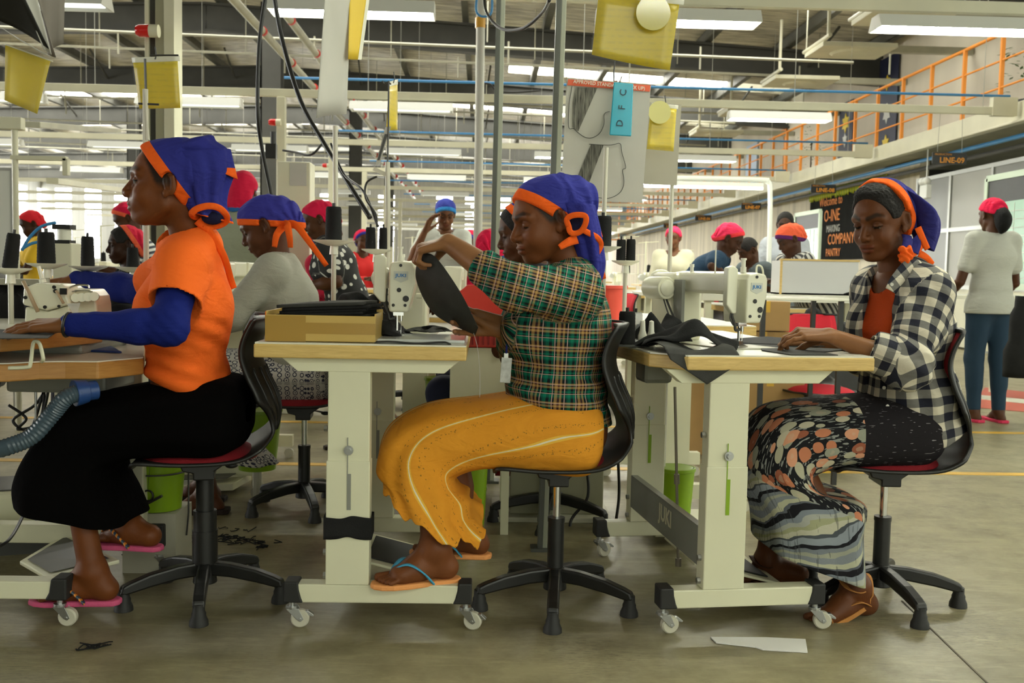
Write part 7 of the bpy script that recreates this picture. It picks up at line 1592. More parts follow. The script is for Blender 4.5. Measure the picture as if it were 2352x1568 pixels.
# yellow sheet and board at its right
bd2 = thing('beige_board', 'plain beige board hanging behind the right yellow sheet', 'board', P(1520, 240, 3.75)); Ob = Vector(bd2.location); b = MB(); panel(b, [Vector(P(x, y, 3.75))-Ob for x, y in ((1487, 234), (1565, 240), (1554, 426), (1475, 422))]); b.build('sheet', M_board, bd2, solid=.003); b = MB(); zz = -bd2.location.z; b.cyl((.05, .012, .0), (.05, .012, zz), .008, n=8); b.build('pole', M_pole, bd2)
t, L = film_sheet('smaller yellow sheet in a clear sleeve with round disc, right of the poster', [(1494, 236), (1558, 242), (1550, 350), (1484, 344)], 3.66, .08, .004)
c = Vector(P(1515, 258, 3.645))-Vector(t.location); b = MB(); b.lathe([(0, 0), (.041, 0), (.041, .002), (0, .002)], c, 28, (0, -1, 0)); b.build('round_medallion', mat('pale_yellow_film', (.66, .62, .22), .1, alpha=.9), t, smooth='auto')
# left yellow sheet on a wire stand
t, L = film_sheet('yellow sheet in a clear sleeve above the orange t-shirt sewer', [(302, 132), (413, 128), (420, 250), (318, 252)], 3.3, .10, .004)
st = thing('wire_stand', 'thin wire sheet stand on a pole above the orange t-shirt sewer', 'stand', (P(336, 600, 3.24).x, 3.24, .8)); Os = Vector(st.location); g = lambda px, py, Y=3.24: Vector(P(px, py, Y))-Os
b = MB(); b.tube([g(345, 127), g(410, 127)], .003, 6); b.tube([g(333, 135), g(336, 240), g(338, 325)], .004, 6); b.tube([g(318, 238), g(365, 240)], .0035, 6); b.build('wire_frame', M_dgrey, st); b = MB(); b.tube([g(338, 322), Vector((0, 0, .75)), Vector((0, 0, 0))], .009, 8); b.build('pole', M_pole, st)
# bent white and yellow sheets at the top left of centre
t = thing('document_sheet', 'large white sheet hanging edge-on at the top, left of centre', 'hanging sheet', P(765, 0, 2.8)); Ot = Vector(t.location); b = MB(); panel(b, [Vector(p)-Ot for p in (P(748, -30, 2.75), P(806, -30, 2.95), P(796, 262, 3.0), P(727, 272, 2.75))], bow=.02); b.build('sheet', M_paper, t, smooth=True, solid=.0015)
t = thing('document_sheet', 'yellow sheet with white edge hanging beside the large white one at the top', 'hanging sheet', P(820, 0, 2.95)); Ot = Vector(t.location); b = MB(); panel(b, [Vector(p)-Ot for p in (P(803, -30, 2.95), P(845, -30, 3.0), P(822, 137, 3.0), P(800, 136, 2.95))], bow=.004); b.build('sheet', mat('plain_yellow', (.72, .50, .03), .5), t, smooth=True, solid=.0015); b = MB(); panel(b, [Vector(p)-Ot for p in (P(845, -30, 3.0), P(852, -30, 3.01), P(830, 137, 3.01), P(822, 137, 3.0))]); b.build('white_edge', M_top, t, solid=.0015)
t, L = film_sheet('narrow yellow sheet in film seen side-on, left of the blue scarfed person', [(894, 188), (914, 182), (914, 300), (886, 302)], 3.6, .10, .004, dY=(0, .1, .1, 0))
st = thing('sheet_pole', 'thin pole stand with clipped paper strip and cross arm, behind the middle machine', 'stand', (P(890, 600, 3.6).x, 3.6, .8)); Os = Vector(st.location); g = lambda px, py, Y=3.6: Vector(P(px, py, Y))-Os
b = MB(); b.tube([g(893, 186), g(892, 290), g(890, 375)], .0035, 6); b.tube([g(878, 186), g(882, 192), g(893, 188), g(898, 194)], .003, 6); b.build('wire', M_dgrey, st); b = MB(); b.tube([g(890, 372), Vector((0, 0, .4)), Vector((0, 0, .0))], .009, 8); b.build('pole', M_pole, st); b = MB(); b.bar(g(858, 387), g(894, 405), .006, .014); b.build('cross_arm', M_pole, st)
b = MB(); panel(b, [g(885, 292), g(898, 290), g(872, 378), g(862, 380)]); b.m = 1; panel(b, [p+Vector((0, -.003, 0)) for p in (g(884, 308), g(891, 308), g(872, 368), g(867, 368))]); b.build('paper_strip', [M_paper, M_dgrey], st, solid=.001)
# out of focus bundle at top left corner
t = thing('hanging_bundle', 'grey and black sheets folded over a hanger in the top left corner', 'hanging sheet', P(70, 0, 2.15)); Ot = Vector(t.location); g = lambda px, py, Y=2.15: Vector(P(px, py, Y))-Ot
b = MB(); panel(b, [g(70, -60, 2.1), g(150, -60, 2.2), g(146, 100, 2.2), g(128, 132, 2.15)], bow=.03); b.build('grey_sheet', mat('grey_folder', (.16, .14, .115), .6), t, smooth=True, solid=.002)
b = MB(); panel(b, [g(-60, -60, 2.05), g(30, -60, 2.05), g(112, 112, 2.12), g(-20, 40, 2.1)], bow=.01); b.build('black_sheet', M_black, t, smooth=True, solid=.002)
b = MB(); panel(b, [g(30, -60, 2.06), g(72, -60, 2.08), g(118, 125, 2.13), g(100, 112, 2.12)], bow=.005); b.build('white_sheet', M_paper, t, smooth=True, solid=.002)
b = MB(); panel(b, [g(-10, 55, 2.1), g(50, 95, 2.1), g(118, 130, 2.12), g(95, 122, 2.12)]); b.build('clear_hem', mat('milky_film', (.6, .6, .57), .2, alpha=.6), t, solid=.001)
film_sheet('yellow sheet in a clear sleeve hanging in the top left corner', [(10, 100), (122, 140), (90, 266), (8, 232)], 2.2, .02, .01, yc=mat('yellow_card', (.60, .45, .015), .35, var=.15, vscale=6), clip=False)
# ---- posts, pipes and cables in the middle distance
def post(label, px0, py0, px1, py1, Y, w, m, m2=None, zb=0.0, name='post', cat='post'):
    a = P(px0, py0, Y); c = P(px1, py1, Y); d = (c-a)/(c.z-a.z); base = a+d*(zb-a.z); top = a+(a-c)*.15; t = thing(name, label, cat, tuple(base)); b = MB(); b.bar((0, 0, 0), tuple(top-base), w*.55 if m2 else w, w, up=(0, 1, 0)); b.build('shaft', m, t, bevel=.002)
    if m2: b = MB(); o_ = Vector((w*.5, 0, 0)); b.bar(tuple(o_), tuple(top-base+o_), w*.5, w, up=(0, 1, 0)); b.build('side_channel', m2, t, bevel=.002)
    b = MB(); b.bb(-w, w*1.3, -w, w, 0, .012); b.build('base_plate', m, t); return t
M_gpole = mat('greenish_pole', (.32, .34, .26), .35); M_gdark = mat('dark_green_steel', (.075, .08, .065), .4)
post('greenish square post left of the blue header poster, thinner one', 1145, 30, 1136, 420, 4.7, .040, M_gdark, M_gpole)
post('thick greenish post directly behind the plaid shirt sewer head', 1284, 0, 1270, 400, 3.55, .034, M_gdark, M_gpole)
t = thing('white_pipe', 'vertical white cable pipe with orange ring, centre', 'pipe', (P(1098, 600, 7.2).x, 7.2, .0)); x0 = t.location.x
b = MB(); b.cyl((0, 0, 0), (P(1104, 0, 7.2).x-x0, 0, 3.4), .032, n=14); b.build('tube', M_paper, t, smooth='auto'); b = MB(); p = P(1103, 58, 7.2); b.cyl((p.x-x0, 0, p.z-.02), (p.x-x0, 0, p.z+.05), .037, n=14); b.build('orange_ring', mat('amber', (.6, .3, .02), .4), t, smooth='auto')
def cable(label, pts, r, m=M_black, name='cable', grp=None): b = MB(); b.tube(spl([A3(P(*p)) for p in pts], 8), r, 7); return tag(b.build(name, m, smooth=True), label, 'cable', grp)
cable('left strand of the black cable bundle hanging left of centre', [(612, -20, 4.6), (596, 100, 4.6), (592, 250, 4.6), (600, 330, 4.65), (622, 440, 4.7), (625, 470, 4.7)], .0095)
cable('right strand of the black cable bundle sloping to the middle machine', [(628, -20, 4.4), (648, 90, 4.4), (690, 230, 4.3), (745, 330, 4.2), (800, 420, 4.0), (850, 500, 3.9)], .010)
cable('thin black cable looping to the middle thread cones', [(760, 330, 4.1), (790, 400, 4.0), (835, 440, 3.8), (868, 520, 3.7)], .005)
cable('thin black cable in a loop under the cross arm', [(866, 405, 3.7), (842, 420, 3.7), (840, 455, 3.7), (862, 490, 3.7), (866, 520, 3.7)], .004)
cable('black cable arc between the two greenish posts at the top', [(1112, -10, 4.6), (1118, 30, 4.5), (1150, 65, 4.3), (1200, 66, 4.1), (1245, 30, 3.9), (1262, 0, 3.7)], .007)
cable('blue coiled hose beside the white pipe at the top', [(1096, -10, 6.8), (1094, 25, 6.8), (1108, 38, 6.8), (1128, 30, 6.8), (1130, -10, 6.8)], .008, M_bluep)
cable('black cable loop on the second rail beside the white pipe', [(1092, 210, 12.05), (1100, 194, 12.05), (1125, 193, 12.05), (1140, 208, 12.05), (1180, 212, 12.05), (1240, 208, 12.05)], .012)
cable('black cable draped under the electrical cabinet hanger', [(650, 345, 6.9), (680, 350, 6.8), (715, 355, 6.7), (740, 330, 6.7)], .008)
# sloping pipe pair towards the back
for k, (dx, lb) in enumerate(((0, 'long cream pipe sloping back under the roof, lower one of the pair'), (.42, 'long cream pipe sloping back under the roof, upper one of the pair'))):
    t = thing('roof_pipe', lb, 'pipe', (-3.35+dx, 12.0, 4.5+dx*.4)); b = MB(); b.cyl((0, 0, 0), (-.1, 38, 0), .062, n=12); b.build('tube', M_creamd, t, smooth='auto')
    b = MB()
    for y in np.arange(1, 36, 2.3): b.cyl((0, y, 0), (0, y+.06, 0), .070, n=12)
    b.build('red_clamp', M_red, t)
# siren lights
def siren(label, px, py, Y, s=1.0):
    t = thing('siren_light', label, 'warning light', P(px, py, Y)); t.rotation_euler = (0, R(-90), 0); b = MB(); b.lathe([(0, .11*s), (.035*s, .105*s), (.048*s, .08*s), (.05*s, 0), (0, 0)][::-1], n=20); b.build('red_dome', mat('red_glass', (.65, .01, .01), .1, spec=.8), t, smooth='auto'); b = MB(); b.cyl((0, 0, -.07*s), (0, 0, 0), .05*s, n=20); b.build('base', M_cream, t, smooth='auto')
siren('large red siren light on the wide column', 344, 71, 7.4, .92); siren('small red siren light on the cream square post', 634, 281, 12.0, .8); siren('tiny red siren light farther back in the middle', 751, 380, 16.6, .7)
# electrical cabinet
t = thing('electrical_cabinet', 'tall cream electrical cabinet with a taped paper list', 'cabinet', (P(680, 600, 6.9).x, 6.9, 0)); zt = P(680, 374, 6.9).z; b = MB(); b.bb(-.115, .105, -.08, .12, 0, zt); b.build('housing', M_cream, t, bevel=.006); b = MB(); b.bb(-.03, .082, -.084, -.081, zt-.16, zt-.01); b.build('paper_list', M_paper, t); b = MB(); b.bb(-.20, -.13, -.05, .0, zt+.02, zt+.12); b.cyl((-.15, -.03, zt+.12), (-.15, -.03, zt+.2), .02, n=10); b.build('black_socket', M_black, t)
t = thing('white_partition', 'white display partition with cream posts at the left edge', 'partition', (P(5, 600, 7.0).x, 7.0, 0)); zt = P(5, 392, 7.0).z; b = MB(); b.bb(-.6, .07, -.01, .01, .3, zt); b.build('panel', M_white, t); b = MB(); b.bb(.07, .09, -.02, .02, 0, zt+.02); b.bb(-.6, .09, -.015, .015, zt, zt+.02); b.build('rim', M_alu, t)
t = thing('rail_post', 'cream round post with clamp and rail arm near the left edge', 'post', (P(38, 600, 6.0).x, 6.0, 0)); zt = P(38, 290, 6.0).z; b = MB(); b.cyl((0, 0, 0), (0, 0, zt), .018, n=12); b.build('shaft', M_cream, t, smooth='auto'); b = MB(); b.bb(-.5, .05, -.03, .03, zt-.02, zt+.05); b.build('arm', M_cream, t, bevel=.004); b = MB(); b.bb(-.02, .30, -.02, .02, P(38, 362, 6.0).z-.012, P(38, 362, 6.0).z+.012); b.bb(.28, .31, -.02, .02, P(38, 400, 6.0).z, P(38, 362, 6.0).z); b.build('cross_rail', M_cream, t)
b = MB(); q0 = P(60, 285, 8.5); q1 = P(255, 300, 12.0); b.bar(q0, q1, .22, .05); tag(b.build('lamp_housing', M_creamd, bevel=.006), 'unlit cream lamp housing running back along the left aisle, near the top left', 'light')
b = MB(); q0 = P(120, 415, 9.0); q1 = P(520, 470, 24.0); b.bar(q0, q1, .10, .05); tag(b.build('busbar_rail', M_cream), 'cream busbar rail sloping back through the left bays behind the orange t-shirt sewer', 'rail')
# ---- thread cones on tray stands
def tray_stand(label, px, py, Y, rt=.06, zb=.798, pole_to=None, px2=None):
    p = P(px, py, Y); t = thing('cone_tray', label, 'thread stand', (p.x, Y, zb)); h = p.z-zb; b = MB(); b.cyl((0, 0, 0), (0, 0, h), .008, n=10); b.build('pole', M_pole, t, smooth='auto')
    if pole_to: q_ = P(*pole_to, Y)-p; b = MB(); b.cyl((0, .045, h-.02), (q_.x, .045+q_.y, q_.z+h), .0085, n=10); b.build('tall_pole', M_pole, t, smooth='auto')
    b = MB(); b.lathe([(0, h-.006), (.02, h-.012), (rt, h+.002), (rt+.003, h+.006), (rt-.002, h+.006), (0, h)], n=28); b.lathe([(.0, h-.04), (.015, h-.04), (.012, h-.01), (0, h-.01)], n=12); b.build('tray', M_top, t, smooth='auto'); return p
p = tray_stand('cone tray on the stand behind the taped box', 767, 556, 3.3, .066, pole_to=(765, 285)); cone('large black thread cone on the tray behind the taped box', (p.x+.0, 3.29, p.z+.004), .027, .11, tp=.92)
p = tray_stand('cone tray carrying two thread cones behind the middle machine', 865, 576, 3.6, .052)
cone('left of the two black thread cones behind the middle machine', (p.x-.022, 3.6, p.z+.005), .0185, .078, tp=.9); cone('right of the two black thread cones behind the middle machine', (p.x+.024, 3.6, p.z+.005), .0165, .078, tp=.9)
p = tray_stand('cone tray directly behind the plaid shirt sewer neck', 1388, 570, 3.35, .054, pole_to=(1396, 335)); cone('tall black thread cone directly behind the plaid shirt sewer', (p.x-.008, 3.34, p.z+.004), .030, .102, tp=.95)
p = tray_stand('cone tray with a pair of cones beside the small bottles', 1437, 602, 3.7, .050)
cone('left of the pair of black cones above the white bottles', (p.x-.018, 3.7, p.z+.005), .0175, .078, tp=.95); cone('right of the pair of black cones above the white bottles', (p.x+.018, 3.7, p.z+.005), .0175, .080, tp=.95)
for k, (px, py, Y, r, h, lb) in enumerate(((108, 609, 3.25, .028, .100, 'wide black thread cone left of the orange t-shirt sewer'), (203, 615, 3.35, .0215, .098, 'black thread cone in front of the black haired person'), (306, 617, 3.5, .0205, .068, 'shorter black thread cone close to the orange t-shirt'), (24, 620, 3.05, .0215, .105, 'tilted black thread cone at the left edge'))):
    p = tray_stand('cone tray %s' % ['under the wide black cone at left', 'under the second cone at left', 'under the short cone beside the orange t-shirt', 'under the tilted cone at the left edge'][k], px, py, Y, .058, zb=.74); cone(lb, (p.x, Y-.005, p.z+.005), r, h, tp=.88, tilt=(0, R(8) if k == 3 else 0, 0))
b = MB(); q0 = P(0, 640, 3.4); q1 = P(330, 640, 3.4); tag((b.bar((q0.x-.3, 3.45, q0.z-.01), (q1.x, 3.45, q0.z-.01), .10, .02), b.build('tray_rail', M_creamd))[1], 'grey metal rail carrying the thread trays at left', 'rail')
# cylinder unit with blue hoses
t = thing('air_unit', 'cream air unit with black capped cylinder and blue hoses behind the left cones', 'machine', (P(150, 600, 4.0).x, 4.0, .75)); O4 = Vector(t.location); g = lambda px, py: Vector(P(px, py, 4.0))-O4
b = MB(); b.bb(g(128, 600).x, g(171, 600).x, -.03, .08, -.75, g(150, 558).z); b.build('body', M_cream, t, bevel=.004); b = MB(); c = g(148, 556); b.cyl(c, c+Vector((0, 0, .055)), .026, n=16); b.build('cylinder', M_top, t, smooth='auto'); b = MB(); b.bb(c.x-.032, c.x+.032, -.03, .03, c.z-.006, c.z+.008); b.bb(c.x-.034, c.x+.034, -.03, .03, c.z+.05, c.z+.068); b.build('black_cap', M_black, t)
b = MB(); b.tube(spl([g(128, 511), g(95, 520), g(68, 545), g(50, 575)], 5), .006, 7); b.tube(spl([g(90, 555), g(70, 560), g(50, 572)], 5), .006, 7); b.build('blue_hose', M_bluep, t, smooth=True)
for px, lb in ((770, 'black cloth sheets lying on the far left table near the machine'),): pass
scrap('heap of black cloth behind the overlock machine', (P(270, 700, 3.35).x, 3.35, .78), (.34, .25), 41, h=.10); scrap('black cloth heap at the left edge behind the overlock machine', (P(15, 690, 3.5).x, 3.5, .78), (.30, .3), 42, h=.18)
# ---- red tubs, crates and bins
def tub(label, px, pyb, Y, r0, r1, h, m, zb=None, name='bucket', cat='bucket', ribs=False, rings=True, z=None):
    t = thing(name, label, cat, (P(px, 600, Y).x, Y, z if z is not None else P(px, pyb, Y).z)); b = MB(); b.lathe([(0, 0), (r0, 0), (r1, h), (r1+.006, h), (r1+.006, h-.012), (r1+.002, h-.014), (r0+.003, -.0), ], n=36); b.lathe([(0, .004), (r0-.003, .004), (r1-.003, h)], n=36); b.build('shell', m, t, smooth='auto'); return t
M_redp = mat('red_crate', (.62, .035, .02), .35)
t = thing('red_crate', 'red plastic crate with slotted side behind the hands of the plaid shirt sewer', 'crate', (P(1110, 700, 3.7).x, 3.75, .56)); zc0 = P(1110, 800, 3.7).z-.56; zc1 = P(1110, 655, 3.7).z-.56
b = MB(); b.prism([(-.115, zc0), (.12, zc0), (.15, zc1-.06), (.12, zc1), (-.06, zc1), (-.12, zc1-.05)], .012, (0, 0, 0), ((1, 0, 0), (0, 0, 1))); b.prism([(-.115, zc0), (.12, zc0), (.14, zc1-.03), (-.12, zc1-.03)], .012, (0, .22, 0), ((1, 0, 0), (0, 0, 1))); b.bb(-.115, .12, -.0, .22, zc0, zc0+.01); b.build('crate_wall', M_redp, t, bevel=.004)
b = MB()
for k in range(11): b.bb(-.10+k*.02, -.094+k*.02, -.012, -.005, zc0+.01, zc0+.06)
b.build('slots', mat('crate_shadow_slot', (.25, .01, .008), .6), t)
b = MB(); b.bb(-.12, .13, 0, .25, -.05, zc0-.002); b.bb(-.10, -.07, 0, .03, -.56, -.05); b.bb(.08, .11, 0, .03, -.56, -.05); b.bb(-.10, -.07, .2, .23, -.56, -.05); b.bb(.08, .11, .2, .23, -.56, -.05); b.build('carrying_frame', M_frame, t)
tub('tapered red bin behind the back of the plaid shirt sewer', 1402, 752, 3.9, .05, .065, .165, mat('light_red', (.75, .08, .05), .35), name='bin', cat='bin'); b = MB(); b.bb(P(1370, 700, 3.9).x, P(1470, 700, 3.9).x, 3.8, 4.0, P(1400, 770, 3.9).z, P(1400, 753, 3.9).z-.001); tag(b.build('table_corner', M_top), 'pale table corner under the tapered red bin', 'table')
t = tub('lime green bucket in a wire ring under the left chair, with snips hanging', 360, 1165, 3.3, .072, .090, .205, M_lime)
b = MB(); b.tube([(.095*math.cos(a), .095*math.sin(a), .125) for a in np.arange(0, 2*math.pi, .25)], .003, 6, True); b.tube([(.095, .02, .125), (.092, .03, -.02), (.085, .03, -.10)], .003, 6); b.tube([(-.09, .03, .125), (-.088, .03, -.10)], .003, 6); b.build('wire_ring', M_dgrey, t, smooth=True)
b = MB(); b.tube([(.0+.017*math.cos(a), -.10, .062+.017*math.sin(a)) for a in np.arange(0, 2*math.pi, .4)], .0035, 6, True); b.bar((.045, -.10, .062), (-.045, -.10, .012), .008, .014, up=(0, 1, 0)); b.bar((.0, -.10, .03), (-.05, -.10, .018), .006, .008, up=(0, 1, 0)); b.tube([(0, -.10, .08), (.004, -.10, .125)], .0008, 5); b.tube([(.004, -.10, .125), (.008, -.09, .2)], .0008, 5)
b.build('thread_snips', M_black, t, bevel=.001)
b = MB(); b.bb(P(300, 1100, 3.3).x, P(420, 1100, 3.3).x, 3.22, 3.40, 0, P(360, 1165, 3.3).z-.002); tag(b.build('low_stand', M_creamd), 'low cream stand under the lime bucket at left', 'stand')
tub('lime green bucket behind the crossbar of the right table', 1568, 1188, 3.75, .055, .068, .195, M_lime); b = MB(); zq = P(1568, 1188, 3.75).z; b.bb(P(1568, 1100, 3.75).x-.12, P(1568, 1100, 3.75).x+.12, 3.62, 3.9, zq-.04, zq-.002); b.bb(P(1568, 1100, 3.75).x-.1, P(1568, 1100, 3.75).x-.06, 3.74, 3.78, 0, zq-.04); b.bb(P(1568, 1100, 3.75).x+.06, P(1568, 1100, 3.75).x+.1, 3.74, 3.78, 0, zq-.04); tag(b.build('bucket_shelf', M_frame, bevel=.002), 'cream shelf under the right lime bucket', 'shelf')
tub('lime green waste bin on casters behind the left chair back', 592, 1040, 4.3, .075, .10, .26, M_lime, z=.13, name='bin', cat='bin'); tt = bpy.data.objects['bin.001']; b = MB(); b.cyl((0, 0, -.13), (0, 0, 0), .02, n=10); b.cyl((.0, -.012, -.103), (.0, .012, -.103), .027, n=12); b.build('caster', M_wheel, tt)
tub('lime green bin left of the dark jeans under the middle table', 1015, 905, 4.2, .05, .062, .13, M_lime, name='bin', cat='bin', z=.42); b = MB(); b.bb(P(1015, 900, 4.2).x-.07, P(1015, 900, 4.2).x+.07, 4.13, 4.27, 0, .418); tag(b.build('pedestal', M_dgrey), 'dark pedestal under the lime bin in the middle', 'pedestal')
tub('tall lime green bin behind the ankles of the plaid shirt sewer', 1080, 1225, 3.75, .065, .085, .42, M_lime, name='bin', cat='bin', z=.0)
b = MB(); q = P(1020, 905, 4.0); b.lathe([(.02, 0), (.02, .05), (.012, .065), (.012, .07), (0, .07)], (q.x, 4.0, q.z-.03), 14); 
t = thing('control_cabinet', 'olive grey steel control cabinet behind the chair of the plaid shirt sewer', 'cabinet', (P(1275, 1100, 4.1).x, 4.1, 0)); b = MB(); b.bb(-.19, .19, -.1, .15, .02, .40); b.build('housing', M_olive, t, bevel=.004); b = MB(); b.bb(-.26, .22, -.16, .2, 0, .02); b.build('base_plate', M_creamd, t, bevel=.003); b = MB()
for z in (.20, .32): b.cyl((-.25, -.05, z), (-.19, -.05, z), .035, n=14)
b.build('red_knob', mat('dark_red', (.25, .01, .01), .4), t, smooth='auto')
cable('black cable looping on the floor from the olive cabinet, lower one', [(1110, 1275, 3.9), (1200, 1282, 3.8), (1300, 1262, 3.8), (1400, 1215, 3.9), (1440, 1240, 3.9), (1400, 1272, 3.8), (1340, 1255, 3.9), (1310, 1190, 4.0)], .006)
cable('black cable hanging behind the gas lift of the middle chair', [(1258, 1080, 3.9), (1250, 1150, 3.9), (1262, 1230, 3.9), (1300, 1245, 3.85)], .006)
cable('black cable curving up beside the right table caster', [(1345, 1060, 3.9), (1350, 1140, 3.9), (1310, 1200, 3.9), (1330, 1270, 3.8), (1390, 1285, 3.8), (1420, 1160, 3.9), (1420, 1060, 3.9)], .006)
cable('tangle of black cable under the left overlock table', [(20, 930, 3.3), (60, 960, 3.3), (40, 985, 3.3), (90, 970, 3.3), (100, 900, 3.3), (70, 985, 3.3), (30, 965, 3.3), (80, 930, 3.3), (110, 890, 3.3), (95, 960, 3.3), (60, 1010, 3.3)], .005)
cable('black cable drooping on the floor at the left edge', [(-20, 1262, 2.9), (20, 1240, 2.95), (50, 1190, 3.1), (70, 1140, 3.2)], .005)
t = thing('treadle_plate', 'cream treadle frame on the floor behind the left chair', 'pedal', G(480, 1125)); b = MB(); b.prism([(-.22, -.1), (.13, -.1), (.16, .12), (-.18, .12)], .03, (0, 0, .03), ((1, 0, .05), (0, 1, 0))); b.m = 1; b.prism([(-.18, -.07), (.10, -.07), (.12, .09), (-.15, .09)], .004, (0, 0, .065), ((1, 0, .05), (0, 1, 0))); b.build('frame', [M_frame, M_dgrey], t, bevel=.003)
# ---- right side: cutting tables, boxes, chair, boards
def cut_table(label, x0, x1, y0, y1, z, top=M_top, leg=M_frame, lw=.04, th=.03):
    t = thing('work_table', label, 'table', ((x0+x1)/2, (y0+y1)/2, 0)); w2 = (x1-x0)/2; d2 = (y1-y0)/2; b = MB(); b.bb(-w2, w2, -d2, d2, z-th, z); b.build('tabletop', top, t, bevel=.003)
    for sx in (-1, 1):
        for sy in (-1, 1): b = MB(); b.bb(sx*(w2-.05)-lw/2, sx*(w2-.05)+lw/2, sy*(d2-.05)-lw/2, sy*(d2-.05)+lw/2, 0, z-th); b.build('leg', leg, t)
    return t
cut_table('long pale cutting table in front of the bending people at right', P(1600, 600, 6.7).x, P(2010, 600, 6.7).x, 6.5, 7.1, .885, th=.05)
cut_table('second long cutting table behind the person in white t-shirt', P(1900, 600, 8.2).x, P(2400, 600, 8.2).x, 8.1, 8.9, .88)
cut_table('pale cutting table in front of the person in the cream coat', P(1470, 600, 8.5).x, P(1640, 600, 8.5).x, 8.3, 8.9, .85)
cut_table('thin black legged table with white edge left of the checked shirt', P(1733, 600, 4.75).x, P(1960, 600, 4.75).x, 4.7, 5.2, P(1800, 683, 4.75).z, leg=M_black, lw=.022, th=.012)
t = thing('display_box', 'white open display box with wooden rim on the cutting table', 'box', (P(1872, 600, 6.7).x, 6.7, .885)); b = MB(); h_ = P(1872, 600, 6.7).z-.885; b.bb(-.26, .26, -.1, -.085, 0, h_); b.bb(-.26, .26, .1, .115, 0, h_); b.bb(-.26, -.245, -.085, .1, 0, h_); b.bb(.245, .26, -.085, .1, 0, h_); b.bb(-.26, .26, -.1, .115, 0, .01); b.build('panel', mat('white_panel', (.62, .62, .62), .5), t); b = MB(); b.bb(-.265, .265, -.107, -.08, h_, h_+.012); b.bb(-.265, -.25, -.105, -.1, 0, h_); b.build('wooden_rim', M_wood, t)
scrap('pile of black cloth on the cutting table behind the checked shirt sewer', (P(1925, 600, 6.7).x+.28, 6.75, .885), (.50, .4), 51, h=.13)
scrap('black cloth pile hanging at the right end of the cutting table', (P(1900, 700, 5.9).x, 5.95, .62), (.42, .35), 52, h=.20); b = MB(); q = P(1900, 700, 5.9); b.bb(q.x-.2, q.x+.2, 5.78, 6.1, 0, .618); tag(b.build('dark_crate', M_black), 'dark crate under the black cloth pile', 'crate')
M_box = mat('plain_cardboard', (.40, .24, .085), .7, var=.12, vscale=4)
def carton(label, px, py0, py1, Y, w, d, open_=False, rz=0):
    z0 = max(0, P(px, py1, Y).z); z1 = P(px, py0, Y).z; t = thing('carton', label, 'box', (P(px, 600, Y).x, Y, z0), rz); h = z1-z0; b = MB(); b.bb(-w/2, w/2, 0, d, 0, h); b.build('body', M_box, t, bevel=.003); b = MB(); b.bb(-.02, .02, -.001, d, h, h+.001); b.bb(-.02, .02, -.001, 0, h-.06, h); b.build('tape', mat('yellow_tape', (.65, .38, .03), .3), t)
    if open_: b = MB(); b.bar((w/2, d/2, h), (w/2+.12, d/2, h+.03), d, .004, up=(0, 1, 0)); b.build('flap', M_box, t)
    return t
carton('open cardboard carton standing on others right of the right machine', 1765, 692, 760, 5.4, .26, .25); carton('cardboard carton under the open one right of the machine', 1760, 762, 860, 5.4, .30, .26); carton('large cardboard carton with yellow tape on the floor under the right table', 1780, 862, 1000, 5.4, .38, .3)
carton('cardboard carton beside the far table leg between the chairs', 1625, 855, 1060, 5.5, .14, .2)
chR = make_chair('empty swivel chair with bright red back behind the right sewer hands', (P(1880, 900, 5.4).x, 5.4, 0), R(-80), seat=P(1880, 905, 5.4).z+.03, pad=M_seatb, detail=False); 
# floor marking
b = MB(); q = [G(2262, 890), G(2400, 905), G(2400, 950), G(2230, 935)]; b.prism([(p.x, p.y) for p in q], .002, (0, 0, .001), ((1, 0, 0), (0, 1, 0)), cen=False); struct(b.build('trim_50', mat('red_floor_paint', (.50, .09, .06), .5)))
b = MB(); q = [G(2250, 908), G(2400, 922), G(2400, 932), G(2240, 916)]; b.prism([(p.x, p.y) for p in q], .003, (0, 0, .002), ((1, 0, 0), (0, 1, 0)), cen=False); struct(b.build('trim_51', M_top))
b = MB(); b.tube(spl([P(2352, 680, 6.2), P(2345, 760, 6.2), P(2342, 865, 6.2)], 5), [.05]*3+[.07]*4+[.10]*4, 10); tag(b.build('draped_cloth', M_blk, smooth=True), 'black cloth draped down at the right edge beside the jeans', 'cloth')
# partition walls of the offices under the mezzanine
M_frost = mat('frosted_grey_glass', (.24, .245, .23), .3, var=.1, vscale=2); 
t = thing('office_partition', 'aluminium framed grey glass partition behind the checked shirt sewer', 'partition', (7.0, 11.2, 0))
b = MB(); ph = 2.62
for y in (0, 1.25, 2.5, 3.75, 4.9): b.bb(-.03, .03, y-.03, y+.03, 0, ph)
for z in (.9, 1.75, ph-.03): b.bb(-.028, .028, 0, 4.9, z-.03, z+.03)
b.build('frame', M_alu, t)
for i, y in enumerate((0, 1.25, 2.5, 3.75)):
    b = MB(); b.bb(-.006, .006, y+.03, y+1.2, .93, ph-.06); b.build('glass', M_frost if i != 2 else mat('paler_glass', (.42, .42, .38), .4), t); b = MB(); b.bb(-.012, .012, y+.03, y+1.2, .03, .87); b.build('lower_panel', M_cream, t)
t = thing('notice_sheet', 'striped notice sheet on the office partition', 'notice', (6.95, 12.6, 1.2)); b = MB(); b.bb(-.006, 0, -.25, .25, 0, .52); b.build('paper', M_paper, t); b = MB()
for k in range(11): b.bb(-.009, -.006, -.22, .22, .04+k*.042, .062+k*.042)
b.build('table_lines', mat('notice_rows', (.14, .15, .2), .6), t)
